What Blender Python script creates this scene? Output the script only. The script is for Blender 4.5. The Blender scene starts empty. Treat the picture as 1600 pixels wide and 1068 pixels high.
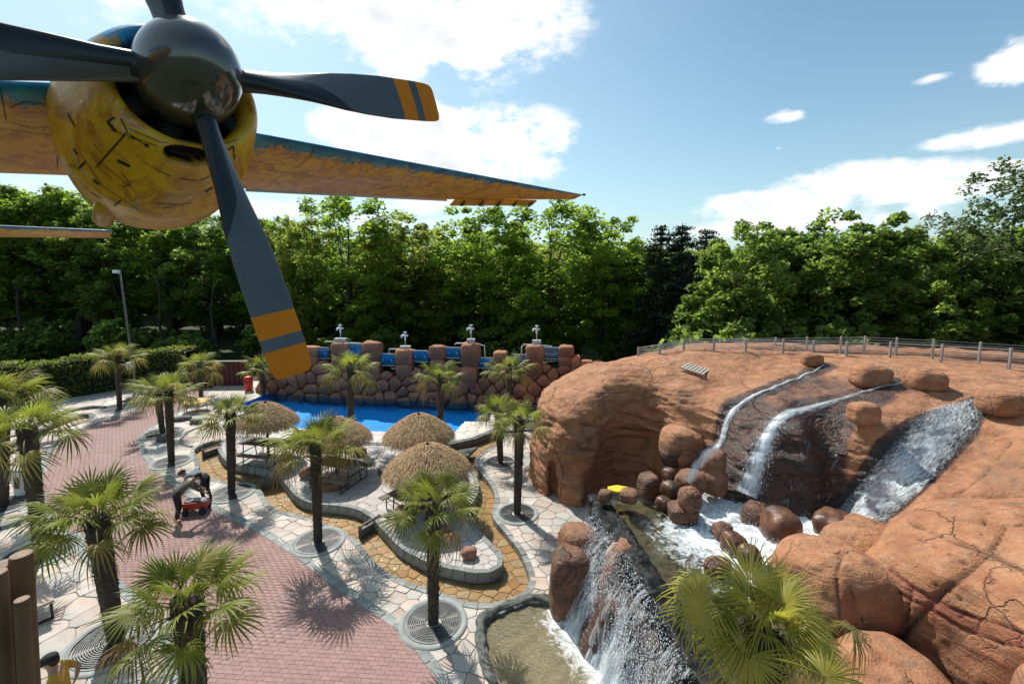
import bpy, bmesh, math, random
import numpy as np
from mathutils import Vector, Matrix, Quaternion
from mathutils.bvhtree import BVHTree
random.seed(7); RS = np.random.RandomState(11)
S = bpy.context.scene
COL = S.collection
rad = math.radians

# ------------------------------------------------------------------ camera
CAM_H = 8.0; PITCH = rad(6.5); FPX = 711.0; YP = 498.0
cam_d = bpy.data.cameras.new('camera'); cam = bpy.data.objects.new('camera', cam_d); COL.objects.link(cam)
cam_d.sensor_width = 36.0; cam_d.lens = 36.0 * FPX / 1600.0
cam_d.shift_y = (YP - 534.0) / 1600.0
cam_d.clip_start = 0.05; cam_d.clip_end = 6000
cam.location = (0, 0, CAM_H); cam.rotation_euler = (math.pi/2 - PITCH, 0, 0)
S.camera = cam

# ------------------------------------------------------------------ sun, sky
SUN_AZ = rad(33.0)      # left of straight ahead
SUN_EL = rad(50.0)
sun_dir = Vector((-math.sin(SUN_AZ)*math.cos(SUN_EL), math.cos(SUN_AZ)*math.cos(SUN_EL), math.sin(SUN_EL)))
sd = bpy.data.lights.new('sun', 'SUN'); sd.energy = 4.4; sd.angle = rad(0.5); sd.color = (1.0, 0.955, 0.88)
so = bpy.data.objects.new('sun', sd); COL.objects.link(so); so.location = (-20, 30, 40)
so.rotation_euler = (-sun_dir).to_track_quat('-Z', 'Y').to_euler()

def pray(px, py):
    x = (px-800)/FPX; y = -(py-YP)/FPX
    c, s = math.cos(PITCH), math.sin(PITCH)
    return Vector((x, c+y*s, -s+y*c))
def at(px, py, z=0.0):
    r = pray(px, py); t = (z-CAM_H)/r.z
    return Vector((0, 0, CAM_H)) + r*t
def at_d(px, py, d):
    return Vector((0, 0, CAM_H)) + pray(px, py)*d
def proj(p):
    c, s = math.cos(PITCH), math.sin(PITCH)
    X, Y, Z = p[0], p[1], p[2]-CAM_H
    zf = Y*c - Z*s; yu = Y*s + Z*c
    return 800+FPX*X/zf, YP-FPX*yu/zf, zf

world = bpy.data.worlds.new('World'); S.world = world; world.use_nodes = True
def build_world():
    nt = world.node_tree; nt.nodes.clear(); N = nt.nodes; L = nt.links
    out = N.new('ShaderNodeOutputWorld'); bg = N.new('ShaderNodeBackground'); bg.inputs['Strength'].default_value = 0.10
    sky = N.new('ShaderNodeTexSky'); sky.sky_type = 'NISHITA'; sky.sun_disc = False
    sky.sun_elevation = SUN_EL; sky.sun_rotation = -SUN_AZ
    sky.altitude = 50; sky.air_density = 1.0; sky.dust_density = 1.2; sky.ozone_density = 2.0
    tc = N.new('ShaderNodeTexCoord')
    def m(op, a, b=None, clamp=False):
        n = N.new('ShaderNodeMath'); n.operation = op; n.use_clamp = clamp
        for i, v in enumerate((a, b)):
            if v is None: continue
            if isinstance(v, (int, float)): n.inputs[i].default_value = v
            else: L.new(v, n.inputs[i])
        return n.outputs[0]
    def vm(op, a, b=None):
        n = N.new('ShaderNodeVectorMath'); n.operation = op
        for i, v in enumerate((a, b)):
            if v is None: continue
            if isinstance(v, (tuple, list, Vector)): n.inputs[i].default_value = v
            else: L.new(v, n.inputs[i])
        return n
    d = vm('NORMALIZE', tc.outputs['Generated']).outputs[0]
    # distort the direction so that the cloud edges billow
    def noise(scale, detail, rough, vec):
        n = N.new('ShaderNodeTexNoise'); n.inputs['Scale'].default_value = scale
        n.inputs['Detail'].default_value = detail; n.inputs['Roughness'].default_value = rough
        L.new(vec, n.inputs['Vector']); return n
    st = vm('MULTIPLY', d, (1, 1, 1.9)).outputs[0]
    n1 = noise(5.5, 8, 0.62, st); n2 = noise(16, 6, 0.6, st)
    acc = None
    # (px, py, half width px, half height px, weight)
    blobs = [(640, 25, 250, 95, 1.1), (520, -60, 260, 90, 1.1), (700, 90, 150, 45, .8), (800, 35, 95, 60, .8),
             (640, 205, 165, 50, 1.0), (790, 225, 110, 55, 1.0), (700, 260, 200, 40, .85), (560, 180, 90, 30, .6),
             (680, 318, 90, 22, .7), (420, 318, 90, 22, .7), (60, 285, 120, 22, .6), (620, 345, 120, 18, .55),
             (1240, 180, 40, 13, .75), (1216, 231, 15, 9, .6), (1152, 258, 16, 8, .45), (1460, 122, 34, 10, .42),
             (1590, 92, 52, 42, .95), (1560, 118, 30, 18, .6),
             (1340, 285, 130, 30, .95), (1235, 318, 140, 28, .9), (1450, 300, 110, 24, .9), (1310, 345, 160, 22, .8), (1180, 350, 90, 15, .7), (1110, 362, 60, 12, .6),
             (1520, 215, 80, 18, .75), (1590, 200, 50, 14, .7), (1550, 262, 45, 10, .65), (1440, 272, 60, 9, .55), (1430, 325, 40, 12, .6),
             (1650, 300, 70, 30, .7), (-80, -120, 400, 110, .6), (1000, -500, 400, 160, .8)]
    for (px, py, hw, hh, w) in blobs:
        c = pray(px, py).normalized()
        sc = 1.0/ (pray(px, py).length)
        ax = hw/FPX*sc; az = hh/FPX*sc
        v = vm('SUBTRACT', d, tuple(c)).outputs[0]
        v = vm('MULTIPLY', v, (1/ax, 1/ax, 1/az)).outputs[0]
        ln = vm('LENGTH', v).outputs[1]
        f = m('MULTIPLY', m('MAXIMUM', m('SUBTRACT', 1.45, ln), 0.0), w)
        acc = f if acc is None else m('MAXIMUM', acc, f)
    # generic broken cloud out of frame (behind the camera)
    gen = m('MULTIPLY', m('SUBTRACT', noise(2.2, 6, .6, st).outputs['Fac'], .56), 5.0)
    sep = N.new('ShaderNodeSeparateXYZ'); L.new(d, sep.inputs[0])
    back = m('MULTIPLY', m('SUBTRACT', -0.1, sep.outputs['Y']), 2.0, True)
    acc = m('MAXIMUM', acc, m('MULTIPLY', gen, back))
    nz = m('ADD', m('MULTIPLY', m('SUBTRACT', n1.outputs['Fac'], .5), 4.0), m('MULTIPLY', m('SUBTRACT', n2.outputs['Fac'], .5), 1.1))
    # the noise only matters where there already is some cloud
    e = m('ADD', acc, m('MULTIPLY', nz, m('MULTIPLY', acc, 1.6, True)))
    cov = N.new('ShaderNodeMapRange'); cov.interpolation_type = 'SMOOTHSTEP'
    L.new(e, cov.inputs['Value']); cov.inputs['From Min'].default_value = .32; cov.inputs['From Max'].default_value = .95
    # cloud tone: white, a little grey where thick
    tone = N.new('ShaderNodeMapRange'); L.new(m('ADD', e, m('MULTIPLY', nz, .7)), tone.inputs['Value'])
    tone.inputs['From Min'].default_value = .5; tone.inputs['From Max'].default_value = 2.4
    tone.inputs['To Min'].default_value = 9.3; tone.inputs['To Max'].default_value = 6.9
    cc = N.new('ShaderNodeCombineColor'); t = tone.outputs[0]
    L.new(m('MULTIPLY', t, .985), cc.inputs[0]); L.new(t, cc.inputs[1]); L.new(m('MULTIPLY', t, 1.02), cc.inputs[2])
    # thin veil, stronger towards the sun (left) and the horizon
    hz = m('POWER', m('SUBTRACT', 1.0, m('ABSOLUTE', sep.outputs['Z'])), 5.0, True)
    vl = m('MULTIPLY', m('SUBTRACT', .45, sep.outputs['X']), .62, True)
    veil = m('ADD', m('MULTIPLY', hz, .55), m('MULTIPLY', vl, m('ADD', .35, m('MULTIPLY', n1.outputs['Fac'], .35))), True)
    mx0 = N.new('ShaderNodeMix'); mx0.data_type = 'RGBA'; L.new(veil, mx0.inputs[0])
    tint = N.new('ShaderNodeMix'); tint.data_type = 'RGBA'; tint.blend_type = 'MULTIPLY'; tint.inputs[0].default_value = 1.0
    L.new(sky.outputs[0], tint.inputs[6]); tint.inputs[7].default_value = (SKYTINT)
    L.new(tint.outputs[2], mx0.inputs[6]); mx0.inputs[7].default_value = (6.2, 7.4, 7.9, 1)
    mx = N.new('ShaderNodeMix'); mx.data_type = 'RGBA'; L.new(cov.outputs[0], mx.inputs[0])
    L.new(mx0.outputs[2], mx.inputs[6]); L.new(cc.outputs[0], mx.inputs[7])
    L.new(mx.outputs[2], bg.inputs['Color']); L.new(bg.outputs[0], out.inputs[0])
SKYTINT = (.84, 1.10, 1.04, 1)
build_world()
S.view_settings.view_transform = 'Standard'; S.view_settings.look = 'None'
S.view_settings.exposure = 0.38; S.view_settings.gamma = 1.0; S.view_settings.use_curve_mapping = False
S.cycles.max_bounces = 6; S.cycles.transparent_max_bounces = 16; S.cycles.diffuse_bounces = 4
S.cycles.glossy_bounces = 3; S.cycles.transmission_bounces = 4; S.cycles.caustics_reflective = False; S.cycles.caustics_refractive = False
S.cycles.use_denoising = True

# ------------------------------------------------------------------ helpers
def tag(o, label=None, cat=None, group=None, kind=None):
    if label: o['label'] = label
    if cat: o['category'] = cat
    if group: o['group'] = group
    if kind: o['kind'] = kind
    return o
def empty(name, loc=(0, 0, 0), rz=0.0):
    o = bpy.data.objects.new(name, None); o.empty_display_size = .2; COL.objects.link(o)
    o.location = loc; o.rotation_euler = (0, 0, rz); return o
def link(o, parent=None):
    COL.objects.link(o)
    if parent is not None: o.parent = parent
    return o
def copy_tree(o, parent=None):
    c = o.copy(); COL.objects.link(c)
    if parent is not None: c.parent = parent
    for ch in CH.get(o.name, []):
        copy_tree(ch, c)
    return c
CH = {}
def reg(o, parent):
    if parent is not None: CH.setdefault(parent.name, []).append(o)
    return o
class MB:
    """collects raw geometry, becomes one mesh"""
    def __init__(s): s.v = []; s.f = []; s.mi = []; s.n = 0
    def add(s, verts, faces, mi=0):
        b = s.n; s.v.extend([tuple(v) for v in verts]); s.n += len(verts)
        s.f.extend([tuple(b+i for i in f) for f in faces]); s.mi.extend([mi]*len(faces)); return s
    def box(s, c, size, rz=0.0, mi=0, M=None):
        x, y, z = size[0]/2, size[1]/2, size[2]/2
        vs = [Vector((a*x, b*y, d*z)) for d in (-1, 1) for b in (-1, 1) for a in (-1, 1)]
        R = M if M is not None else Matrix.Rotation(rz, 3, 'Z')
        vs = [R @ v + Vector(c) for v in vs]
        return s.add(vs, [(0, 2, 3, 1), (4, 5, 7, 6), (0, 1, 5, 4), (2, 6, 7, 3), (0, 4, 6, 2), (1, 3, 7, 5)], mi)
    def tube(s, pts, r, n=8, mi=0, cap=True, closed=False):
        pts = [Vector(p) for p in pts]; m = len(pts)
        rr = r if isinstance(r, (list, tuple)) else [r]*m
        vs = []; t0 = (pts[1]-pts[0]).normalized()
        a = t0.orthogonal().normalized()
        for i, p in enumerate(pts):
            if closed: t = (pts[(i+1) % m]-pts[i-1]).normalized()
            else: t = (pts[min(i+1, m-1)]-pts[max(i-1, 0)]).normalized()
            a = (a - t*a.dot(t)).normalized(); b = t.cross(a)
            for k in range(n):
                w = 2*math.pi*k/n; vs.append(p + (a*math.cos(w)+b*math.sin(w))*rr[i])
        fs = []
        for i in range(m if closed else m-1):
            for k in range(n):
                j = (i+1) % m
                fs.append((i*n+k, i*n+(k+1) % n, j*n+(k+1) % n, j*n+k))
        if cap and not closed:
            fs.append(tuple(range(n-1, -1, -1))); fs.append(tuple((m-1)*n+k for k in range(n)))
        return s.add(vs, fs, mi)
    def lathe(s, prof, n=24, mi=0, M=None, capb=False, capt=False):
        M = M or Matrix.Identity(4); vs = []; fs = []
        for (r, z) in prof:
            for k in range(n):
                w = 2*math.pi*k/n; vs.append(M @ Vector((r*math.cos(w), r*math.sin(w), z)))
        for i in range(len(prof)-1):
            for k in range(n):
                fs.append((i*n+k, i*n+(k+1) % n, (i+1)*n+(k+1) % n, (i+1)*n+k))
        if capb: fs.append(tuple(range(n-1, -1, -1)))
        if capt: fs.append(tuple((len(prof)-1)*n+k for k in range(n)))
        return s.add(vs, fs, mi)
    def mesh(s, name, mats, smooth=False):
        me = bpy.data.meshes.new(name); me.from_pydata(s.v, [], s.f)
        for m in (mats if isinstance(mats, (list, tuple)) else [mats]): me.materials.append(m)
        if len(set(s.mi)) > 1: me.polygons.foreach_set('material_index', s.mi)
        if smooth: me.polygons.foreach_set('use_smooth', [True]*len(me.polygons))
        me.update(); return me
    def build(s, name, mats, parent=None, smooth=False, loc=None):
        o = bpy.data.objects.new(name, s.mesh(name, mats, smooth)); link(o, parent); reg(o, parent)
        if loc is not None: o.location = loc
        return o
def np_mesh(name, V, Fq, mats, smooth=False, mi=None):
    """V (n,3) array, Fq (m,k) int array"""
    me = bpy.data.meshes.new(name); V = np.asarray(V, dtype=np.float32); Fq = np.asarray(Fq, dtype=np.int32)
    k = Fq.shape[1]; me.vertices.add(len(V)); me.vertices.foreach_set('co', V.ravel())
    me.loops.add(Fq.size); me.loops.foreach_set('vertex_index', Fq.ravel())
    me.polygons.add(len(Fq)); me.polygons.foreach_set('loop_start', np.arange(0, Fq.size, k, dtype=np.int32))
    me.polygons.foreach_set('loop_total', np.full(len(Fq), k, dtype=np.int32))
    for m in (mats if isinstance(mats, (list, tuple)) else [mats]): me.materials.append(m)
    if mi is not None: me.polygons.foreach_set('material_index', np.asarray(mi, dtype=np.int32))
    if smooth: me.polygons.foreach_set('use_smooth', np.ones(len(Fq), dtype=bool))
    me.update(calc_edges=True); me.validate(); return me
def np_obj(name, V, Fq, mats, parent=None, smooth=False, mi=None):
    o = bpy.data.objects.new(name, np_mesh(name, V, Fq, mats, smooth, mi)); link(o, parent); reg(o, parent); return o
def attr(me, name, vals):
    a = me.attributes.new(name, 'FLOAT', 'POINT'); a.data.foreach_set('value', np.asarray(vals, dtype=np.float32))

# vectorised value noise
_tab = np.random.RandomState(3).rand(64, 64, 64).astype(np.float32)
def vnoise(P):
    P = np.asarray(P, dtype=np.float64); i = np.floor(P).astype(np.int64); f = P-i; f = f*f*(3-2*f); r = 0
    for dx in (0, 1):
        for dy in (0, 1):
            for dz in (0, 1):
                w = (f[..., 0] if dx else 1-f[..., 0])*(f[..., 1] if dy else 1-f[..., 1])*(f[..., 2] if dz else 1-f[..., 2])
                r = r + w*_tab[(i[..., 0]+dx) & 63, (i[..., 1]+dy) & 63, (i[..., 2]+dz) & 63]
    return r*2-1
def fbm(P, o=4, g=.5):
    r = 0; a = 1; P = np.asarray(P, dtype=np.float64)
    for k in range(o): r = r + a*vnoise(P+17.3*k); P = P*2.03; a *= g
    return r

# ------------------------------------------------------------------ materials
def mat(name, col, rough=.8, col2=None, nscale=3.0, ndetail=5, bump=0.0, bscale=40.0, metal=0.0, spec=.5,
        rnd=0.0, isl=0.0, transl=0.0, coords='Object', col3=None, n3=0.6, coat=0.0, hsv_h=0.0):
    m = bpy.data.materials.new(name); m.use_nodes = True; nt = m.node_tree; N = nt.nodes; L = nt.links
    b = N['Principled BSDF']; b.inputs['Roughness'].default_value = rough; b.inputs['Metallic'].default_value = metal
    b.inputs['Specular IOR Level'].default_value = spec; b.inputs['Coat Weight'].default_value = coat
    tc = N.new('ShaderNodeTexCoord'); vec = tc.outputs[coords]
    if coords == 'World':
        pass
    def noise(sc, det=5, ro=.55):
        n = N.new('ShaderNodeTexNoise'); n.inputs['Scale'].default_value = sc; n.inputs['Detail'].default_value = det
        n.inputs['Roughness'].default_value = ro; L.new(vec, n.inputs['Vector']); return n
    c4 = lambda c: (c[0], c[1], c[2], 1)
    cur = None
    if col2 is not None:
        n = noise(nscale, ndetail); r = N.new('ShaderNodeValToRGB'); L.new(n.outputs['Fac'], r.inputs[0])
        r.color_ramp.elements[0].position = .35; r.color_ramp.elements[1].position = .65
        r.color_ramp.elements[0].color = c4(col); r.color_ramp.elements[1].color = c4(col2); cur = r.outputs[0]
    if col3 is not None:
        n = noise(n3, 3); mr = N.new('ShaderNodeMapRange'); L.new(n.outputs['Fac'], mr.inputs[0])
        mr.inputs[1].default_value = .5; mr.inputs[2].default_value = .68
        mx = N.new('ShaderNodeMix'); mx.data_type = 'RGBA'; L.new(mr.outputs[0], mx.inputs[0])
        if cur is not None: L.new(cur, mx.inputs[6])
        else: mx.inputs[6].default_value = c4(col)
        mx.inputs[7].default_value = c4(col3); cur = mx.outputs[2]
    if rnd or isl:
        h = N.new('ShaderNodeHueSaturation')
        if cur is None: h.inputs['Color'].default_value = c4(col)
        else: L.new(cur, h.inputs['Color'])
        oi = N.new('ShaderNodeObjectInfo'); g = N.new('ShaderNodeNewGeometry')
        a = N.new('ShaderNodeMath'); a.operation = 'ADD'; L.new(oi.outputs['Random'], a.inputs[0])
        if isl: L.new(g.outputs['Random Per Island'], a.inputs[1])
        else: a.inputs[1].default_value = 0.0
        fr = N.new('ShaderNodeMath'); fr.operation = 'FRACT'; L.new(a.outputs[0], fr.inputs[0])
        amt = max(rnd, isl)
        mr = N.new('ShaderNodeMapRange'); L.new(fr.outputs[0], mr.inputs[0]); mr.inputs[3].default_value = 1-amt; mr.inputs[4].default_value = 1+amt
        L.new(mr.outputs[0], h.inputs['Value'])
        if hsv_h:
            f2 = N.new('ShaderNodeMath'); f2.operation = 'MULTIPLY'; L.new(fr.outputs[0], f2.inputs[0]); f2.inputs[1].default_value = 7.31
            f3 = N.new('ShaderNodeMath'); f3.operation = 'FRACT'; L.new(f2.outputs[0], f3.inputs[0])
            m2 = N.new('ShaderNodeMapRange'); L.new(f3.outputs[0], m2.inputs[0]); m2.inputs[3].default_value = .5-hsv_h; m2.inputs[4].default_value = .5+hsv_h
            L.new(m2.outputs[0], h.inputs['Hue'])
            m4 = N.new('ShaderNodeMapRange'); L.new(f3.outputs[0], m4.inputs[0]); m4.inputs[3].default_value = 1.35; m4.inputs[4].default_value = .6
            L.new(m4.outputs[0], h.inputs['Saturation'])
        cur = h.outputs[0]
    if cur is None: b.inputs['Base Color'].default_value = c4(col)
    else: L.new(cur, b.inputs['Base Color'])
    if bump:
        n = noise(bscale, 6, .6); bp = N.new('ShaderNodeBump'); bp.inputs['Strength'].default_value = min(1, bump)
        bp.inputs['Distance'].default_value = .02; L.new(n.outputs['Fac'], bp.inputs['Height']); L.new(bp.outputs[0], b.inputs['Normal'])
    if transl:
        t = N.new('ShaderNodeBsdfTranslucent'); hs = N.new('ShaderNodeHueSaturation'); hs.inputs['Value'].default_value = 2.1; hs.inputs['Saturation'].default_value = 1.05
        if cur is None: hs.inputs['Color'].default_value = c4(col)
        else: L.new(cur, hs.inputs['Color'])
        L.new(hs.outputs[0], t.inputs['Color'])
        ms = N.new('ShaderNodeMixShader'); ms.inputs[0].default_value = transl
        L.new(b.outputs[0], ms.inputs[1]); L.new(t.outputs[0], ms.inputs[2]); L.new(ms.outputs[0], N['Material Output'].inputs[0])
    return m
# ------------------------------------------------------------------ ground materials
M_grass = mat('grass_ground', (.022, .035, .010), .95, (.045, .06, .018), .6, bump=.6, bscale=8)
M_mortar = mat('mortar', (.36, .33, .29), .95, (.27, .25, .23), 2.0)
M_flag = mat('flagstone', (.43, .345, .285), .75, (.54, .475, .41), 1.6, bump=.35, bscale=30, rnd=.16, isl=.16, hsv_h=.018, col3=(.33, .33, .30), n3=.42)
M_flag_island = mat('island_flagstone', (.42, .365, .335), .8, (.51, .46, .43), 1.4, bump=.3, bscale=30, rnd=.12, isl=.12, hsv_h=.015, col3=(.34, .34, .33), n3=.5)
M_bed = mat('channel_flagstone', (.40, .27, .15), .5, (.52, .40, .27), 1.1, bump=.35, bscale=25, rnd=.16, isl=.16, hsv_h=.012, col3=(.30, .21, .10), n3=.7)
M_kerb = mat('grey_green_kerb', (.19, .21, .20), .8, (.29, .31, .295), 3, bump=.4, bscale=22, rnd=.2, isl=.2)
M_kerbmid = mat('weathered_kerb', (.17, .175, .165), .8, (.27, .28, .265), 3, bump=.5, bscale=20, rnd=.25, isl=.25)
M_kerbdark = mat('dark_kerb', (.085, .09, .085), .8, (.16, .17, .155), 3, bump=.5, bscale=20, rnd=.25, isl=.25)
M_brick = mat('red_paving_brick', (.275, .155, .135), .8, (.33, .205, .18), 1.2, bump=.2, bscale=60, rnd=.09, isl=.09, col3=(.30, .20, .18), n3=.35)
M_joint = mat('brick_joint', (.22, .14, .125), .95)
M_pool = mat('pool_paint', (.0, .28, .80), .5, (.0, .38, .92), .9)
M_deck = mat('pool_deck_stone', (.56, .50, .45), .8, (.64, .59, .54), 1.5, bump=.25, bscale=25, rnd=.08, isl=.08)

def W(lst, z=0.0): return [tuple(at(p[0], p[1], z)[:2]) for p in lst]
def smooth(pts, closed=False, step=.25):
    """Catmull-Rom, resampled at an even step"""
    P = [np.array(p, float) for p in pts]; n = len(P); out = []
    rng = range(n) if closed else range(n-1)
    for i in rng:
        p0 = P[i-1] if (closed or i > 0) else 2*P[0]-P[1]
        p1 = P[i]; p2 = P[(i+1) % n]; p3 = P[(i+2) % n] if (closed or i+2 < n) else 2*P[-1]-P[-2]
        for t in np.linspace(0, 1, 12, endpoint=False):
            out.append(.5*((2*p1)+(-p0+p2)*t+(2*p0-5*p1+4*p2-p3)*t*t+(-p0+3*p1-3*p2+p3)*t**3))
    if not closed: out.append(P[-1])
    Q = np.array(out)
    if closed: Q = np.vstack([Q, Q[:1]])
    d = np.r_[0, np.cumsum(np.hypot(*(Q[1:]-Q[:-1]).T))]; k = max(2, int(round(d[-1]/step)))
    s = np.linspace(0, d[-1], k+1); R = np.c_[np.interp(s, d, Q[:, 0]), np.interp(s, d, Q[:, 1])]
    return R[:-1] if closed else R
def inside(poly, P):
    P = np.atleast_2d(P); x, y = P[:, 0], P[:, 1]; r = np.zeros(len(P), bool); q = np.asarray(poly); j = len(q)-1
    for i in range(len(q)):
        xi, yi = q[i]; xj, yj = q[j]
        with np.errstate(divide='ignore', invalid='ignore'):
            c = ((yi > y) != (yj > y)) & (x < (xj-xi)*(y-yi)/(yj-yi+1e-12)+xi)
        r ^= c; j = i
    return r
def dist_poly(P, Q, closed=False):
    P = np.atleast_2d(P); Q = np.asarray(Q); best = np.full(len(P), 1e9)
    n = len(Q)
    for i in range(n if closed else n-1):
        a = Q[i]; b = Q[(i+1) % n]; ab = b-a; t = np.clip(((P-a)@ab)/(ab@ab+1e-12), 0, 1)
        best = np.minimum(best, np.hypot(*(P-(a+t[:, None]*ab)).T))
    return best

# outlines, each traced where it lies on the ground
path_R = W([(330, 606), (323, 612), (313, 624), (295, 636), (277, 643), (250, 660), (229, 675), (220, 688), (223, 703), (236, 722), (262, 745), (290, 768),
            (327, 789), (400, 824), (455, 858), (497, 888), (532, 914), (572, 943), (615, 970), (646, 1001), (676, 1038), (700, 1075), (722, 1130), (735, 1200)])
path_L = W([(287, 604), (271, 612), (240, 628), (195, 645), (165, 655), (135, 666), (105, 684), (84, 699), (70, 716), (62, 745), (64, 776), (80, 806), (110, 840), (150, 882), (203, 931),
            (240, 965), (256, 990), (268, 1030), (284, 1080), (300, 1140), (315, 1200)])
path_R = smooth(path_R, step=.3); path_L = smooth(path_L, step=.3)
path_poly = np.vstack([path_L, path_R[::-1]])
island = smooth(W([(342, 700), (345, 712), (353, 722), (371, 730), (404, 735), (431, 744), (446, 758), (461, 777), (474, 786), (498, 792), (532, 795), (560, 801), (584, 816), (603, 837),
                   (627, 861), (661, 880), (701, 893), (738, 900), (769, 899), (785, 886), (780, 868), (765, 853), (747, 834), (736, 817), (733, 800), (741, 785), (747, 770), (746, 756),
                   (738, 738), (724, 722), (706, 708), (680, 701), (640, 700), (599, 698), (540, 697), (470, 694), (400, 690), (360, 690)]), True, .25)
chan_out = smooth(W([(304, 702), (306, 712), (311, 724), (311, 738), (324, 746), (355, 753), (385, 757), (404, 763), (412, 774), (420, 788), (436, 798), (471, 805), (517, 822), (552, 840), (572, 862), (590, 883),
                     (621, 903), (661, 918), (695, 928), (722, 939), (753, 944), (784, 939), (815, 927), (829, 910), (824, 886), (812, 860), (793, 835), (775, 814), (769, 800), (774, 780), (769, 760),
                     (757, 744), (745, 729), (742, 719), (749, 710), (763, 702), (776, 694), (790, 684), (786, 679), (768, 678), (740, 689), (707, 696), (680, 699), (599, 697), (470, 693), (400, 687), (356, 687), (325, 691)]), True, .25)
chan2 = smooth(W([(-60, 716), (0, 697), (40, 680), (78, 663), (105, 652), (127, 646), (146, 646), (146, 653), (130, 660), (110, 667), (84, 675), (40, 694), (0, 712), (-60, 733)]), True, .3)
pool = np.array(W([(427, 612), (520, 617), (590, 620.5), (680, 622), (740, 624), (800, 628), (880, 632), (930, 634), (930, 655), (880, 650), (770, 646), (762, 661), (725, 661), (707, 681.5), (578, 676), (450, 671), (400, 664), (378, 641), (376, 634), (404, 622)]))
basin = smooth(W([(761, 967), (789, 954), (820, 941), (847, 939), (872, 950), (905, 968), (950, 1000), (1000, 1060), (1010, 1130), (940, 1180), (860, 1160), (801, 1090), (778, 1062), (765, 1029), (758, 995)]), True, .3)
deck = np.array(W([(371, 650), (356, 687), (400, 687), (470, 693), (599, 697), (680, 699), (707, 696), (740, 689), (768, 678), (786, 676), (900, 668), (935, 655), (935, 630), (430, 605), (404, 619), (372, 634)]))
far_edge = [(-45., 29.5), (-45., 3.), (3.2, 3.), (3.4, 9.5), (3., 13.), (4.2, 15.), (4., 24.), (5., 30.), (-15., 30.)]

# region codes: 0 outside 1 terrace 2 path 3 channel bed 4 island 5 deck 6 pool 7 basin 8 second bed
def region(P):
    P = np.atleast_2d(P); r = np.where(inside(far_edge, P), 1, 0)
    r[inside(path_poly, P) & (r > 0)] = 2
    r[inside(chan_out, P)] = 3; r[inside(island, P)] = 4; r[inside(chan2, P)] = 8
    r[inside(deck, P) & (r < 3)] = 5; r[inside(pool, P)] = 6; r[inside(basin, P)] = 7
    return r
LEVEL = {1: 0.0, 2: 0.0, 3: -.20, 4: .12, 5: .10, 8: -.20}

# ------------------------------------------------------------------ crazy paving: one Voronoi diagram over all regions
def spacing(P):
    d = np.hypot(P[..., 0], P[..., 1]); s = np.interp(d, [8, 14, 24, 40], [.30, .33, .50, 1.2])
    s = s*np.where((P[..., 0] < -5.0-.35*P[..., 1]+2) , 1.5, 1.0)
    return s
seeds = []; ring = []
for Q, cl in ((path_R, 0), (path_L, 0), (island, 1), (chan_out, 1), (chan2, 1), (deck, 1), (pool, 1), (basin, 1)):
    Q = smooth(Q, bool(cl), .36) if len(Q) > 30 else Q
    n = len(Q)
    for i in range(n if cl else n-1):
        a = np.array(Q[i]); b = np.array(Q[(i+1) % n]); L_ = np.hypot(*(b-a)); k = max(1, int(round(L_/.38)))
        t = (b-a)/max(L_, 1e-6); nn = np.array([-t[1], t[0]])
        for j in range(k):
            p = a+(b-a)*(j+.5)/k
            for sgn in (-1, 1): ring.append(p+nn*.17*sgn)
ring = np.array(ring); cellmap = {}
def gkey(p): return (int(math.floor(p[0]/.5)), int(math.floor(p[1]/.5)))
def near_ok(p, s):
    kx, ky = gkey(p); R = int(math.ceil(s/.5))
    for ix in range(kx-R, kx+R+1):
        for iy in range(ky-R, ky+R+1):
            for q in cellmap.get((ix, iy), ()):
                if (q[0]-p[0])**2+(q[1]-p[1])**2 < s*s: return False
    return True
for p in ring:
    if near_ok(p, .13): seeds.append(p); cellmap.setdefault(gkey(p), []).append(p)
cand = np.c_[RS.uniform(-45, 4.6, 80000), RS.uniform(4, 30, 80000)]
cand = cand[(np.abs(cand[:, 0]) < 1.35*cand[:, 1]+2)]
cr = region(cand); keep = (cr > 0) & (cr != 2) & (cr != 6) & (cr != 7); cand = cand[keep]; cs = spacing(cand)
cs = cs*np.where(cr[keep] == 3, .72, 1.0)
for p, s in zip(cand, cs):
    if near_ok(p, s): seeds.append(p); cellmap.setdefault(gkey(p), []).append(p)
seeds = np.array(seeds); sreg = region(seeds)
def clip(poly, nx, ny, c):
    out = []; n = len(poly)
    for i in range(n):
        a = poly[i]; b = poly[(i+1) % n]; da = a[0]*nx+a[1]*ny-c; db = b[0]*nx+b[1]*ny-c
        if da <= 0: out.append(a)
        if (da < 0) != (db < 0) and da != db:
            t = da/(da-db); out.append((a[0]+(b[0]-a[0])*t, a[1]+(b[1]-a[1])*t))
    return out
def voronoi_cell(i, pts, kmap, ksz, size):
    p = pts[i]; poly = [(p[0]-size, p[1]-size), (p[0]+size, p[1]-size), (p[0]+size, p[1]+size), (p[0]-size, p[1]+size)]
    kx, ky = int(math.floor(p[0]/ksz)), int(math.floor(p[1]/ksz)); R = int(math.ceil(size*1.6/ksz)); nb = []
    for ix in range(kx-R, kx+R+1):
        for iy in range(ky-R, ky+R+1):
            for j in kmap.get((ix, iy), ()):
                if j != i:
                    q = pts[j]; d = (q[0]-p[0])**2+(q[1]-p[1])**2; nb.append((d, q))
    nb.sort(key=lambda t: t[0])
    for d, q in nb[:40]:
        mr = max((v[0]-p[0])**2+(v[1]-p[1])**2 for v in poly)
        if d > 4*mr: break
        nx, ny = q[0]-p[0], q[1]-p[1]; poly = clip(poly, nx, ny, nx*(p[0]+q[0])/2+ny*(p[1]+q[1])/2)
        if len(poly) < 3: return None
    return poly
kmap = {}
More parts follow.
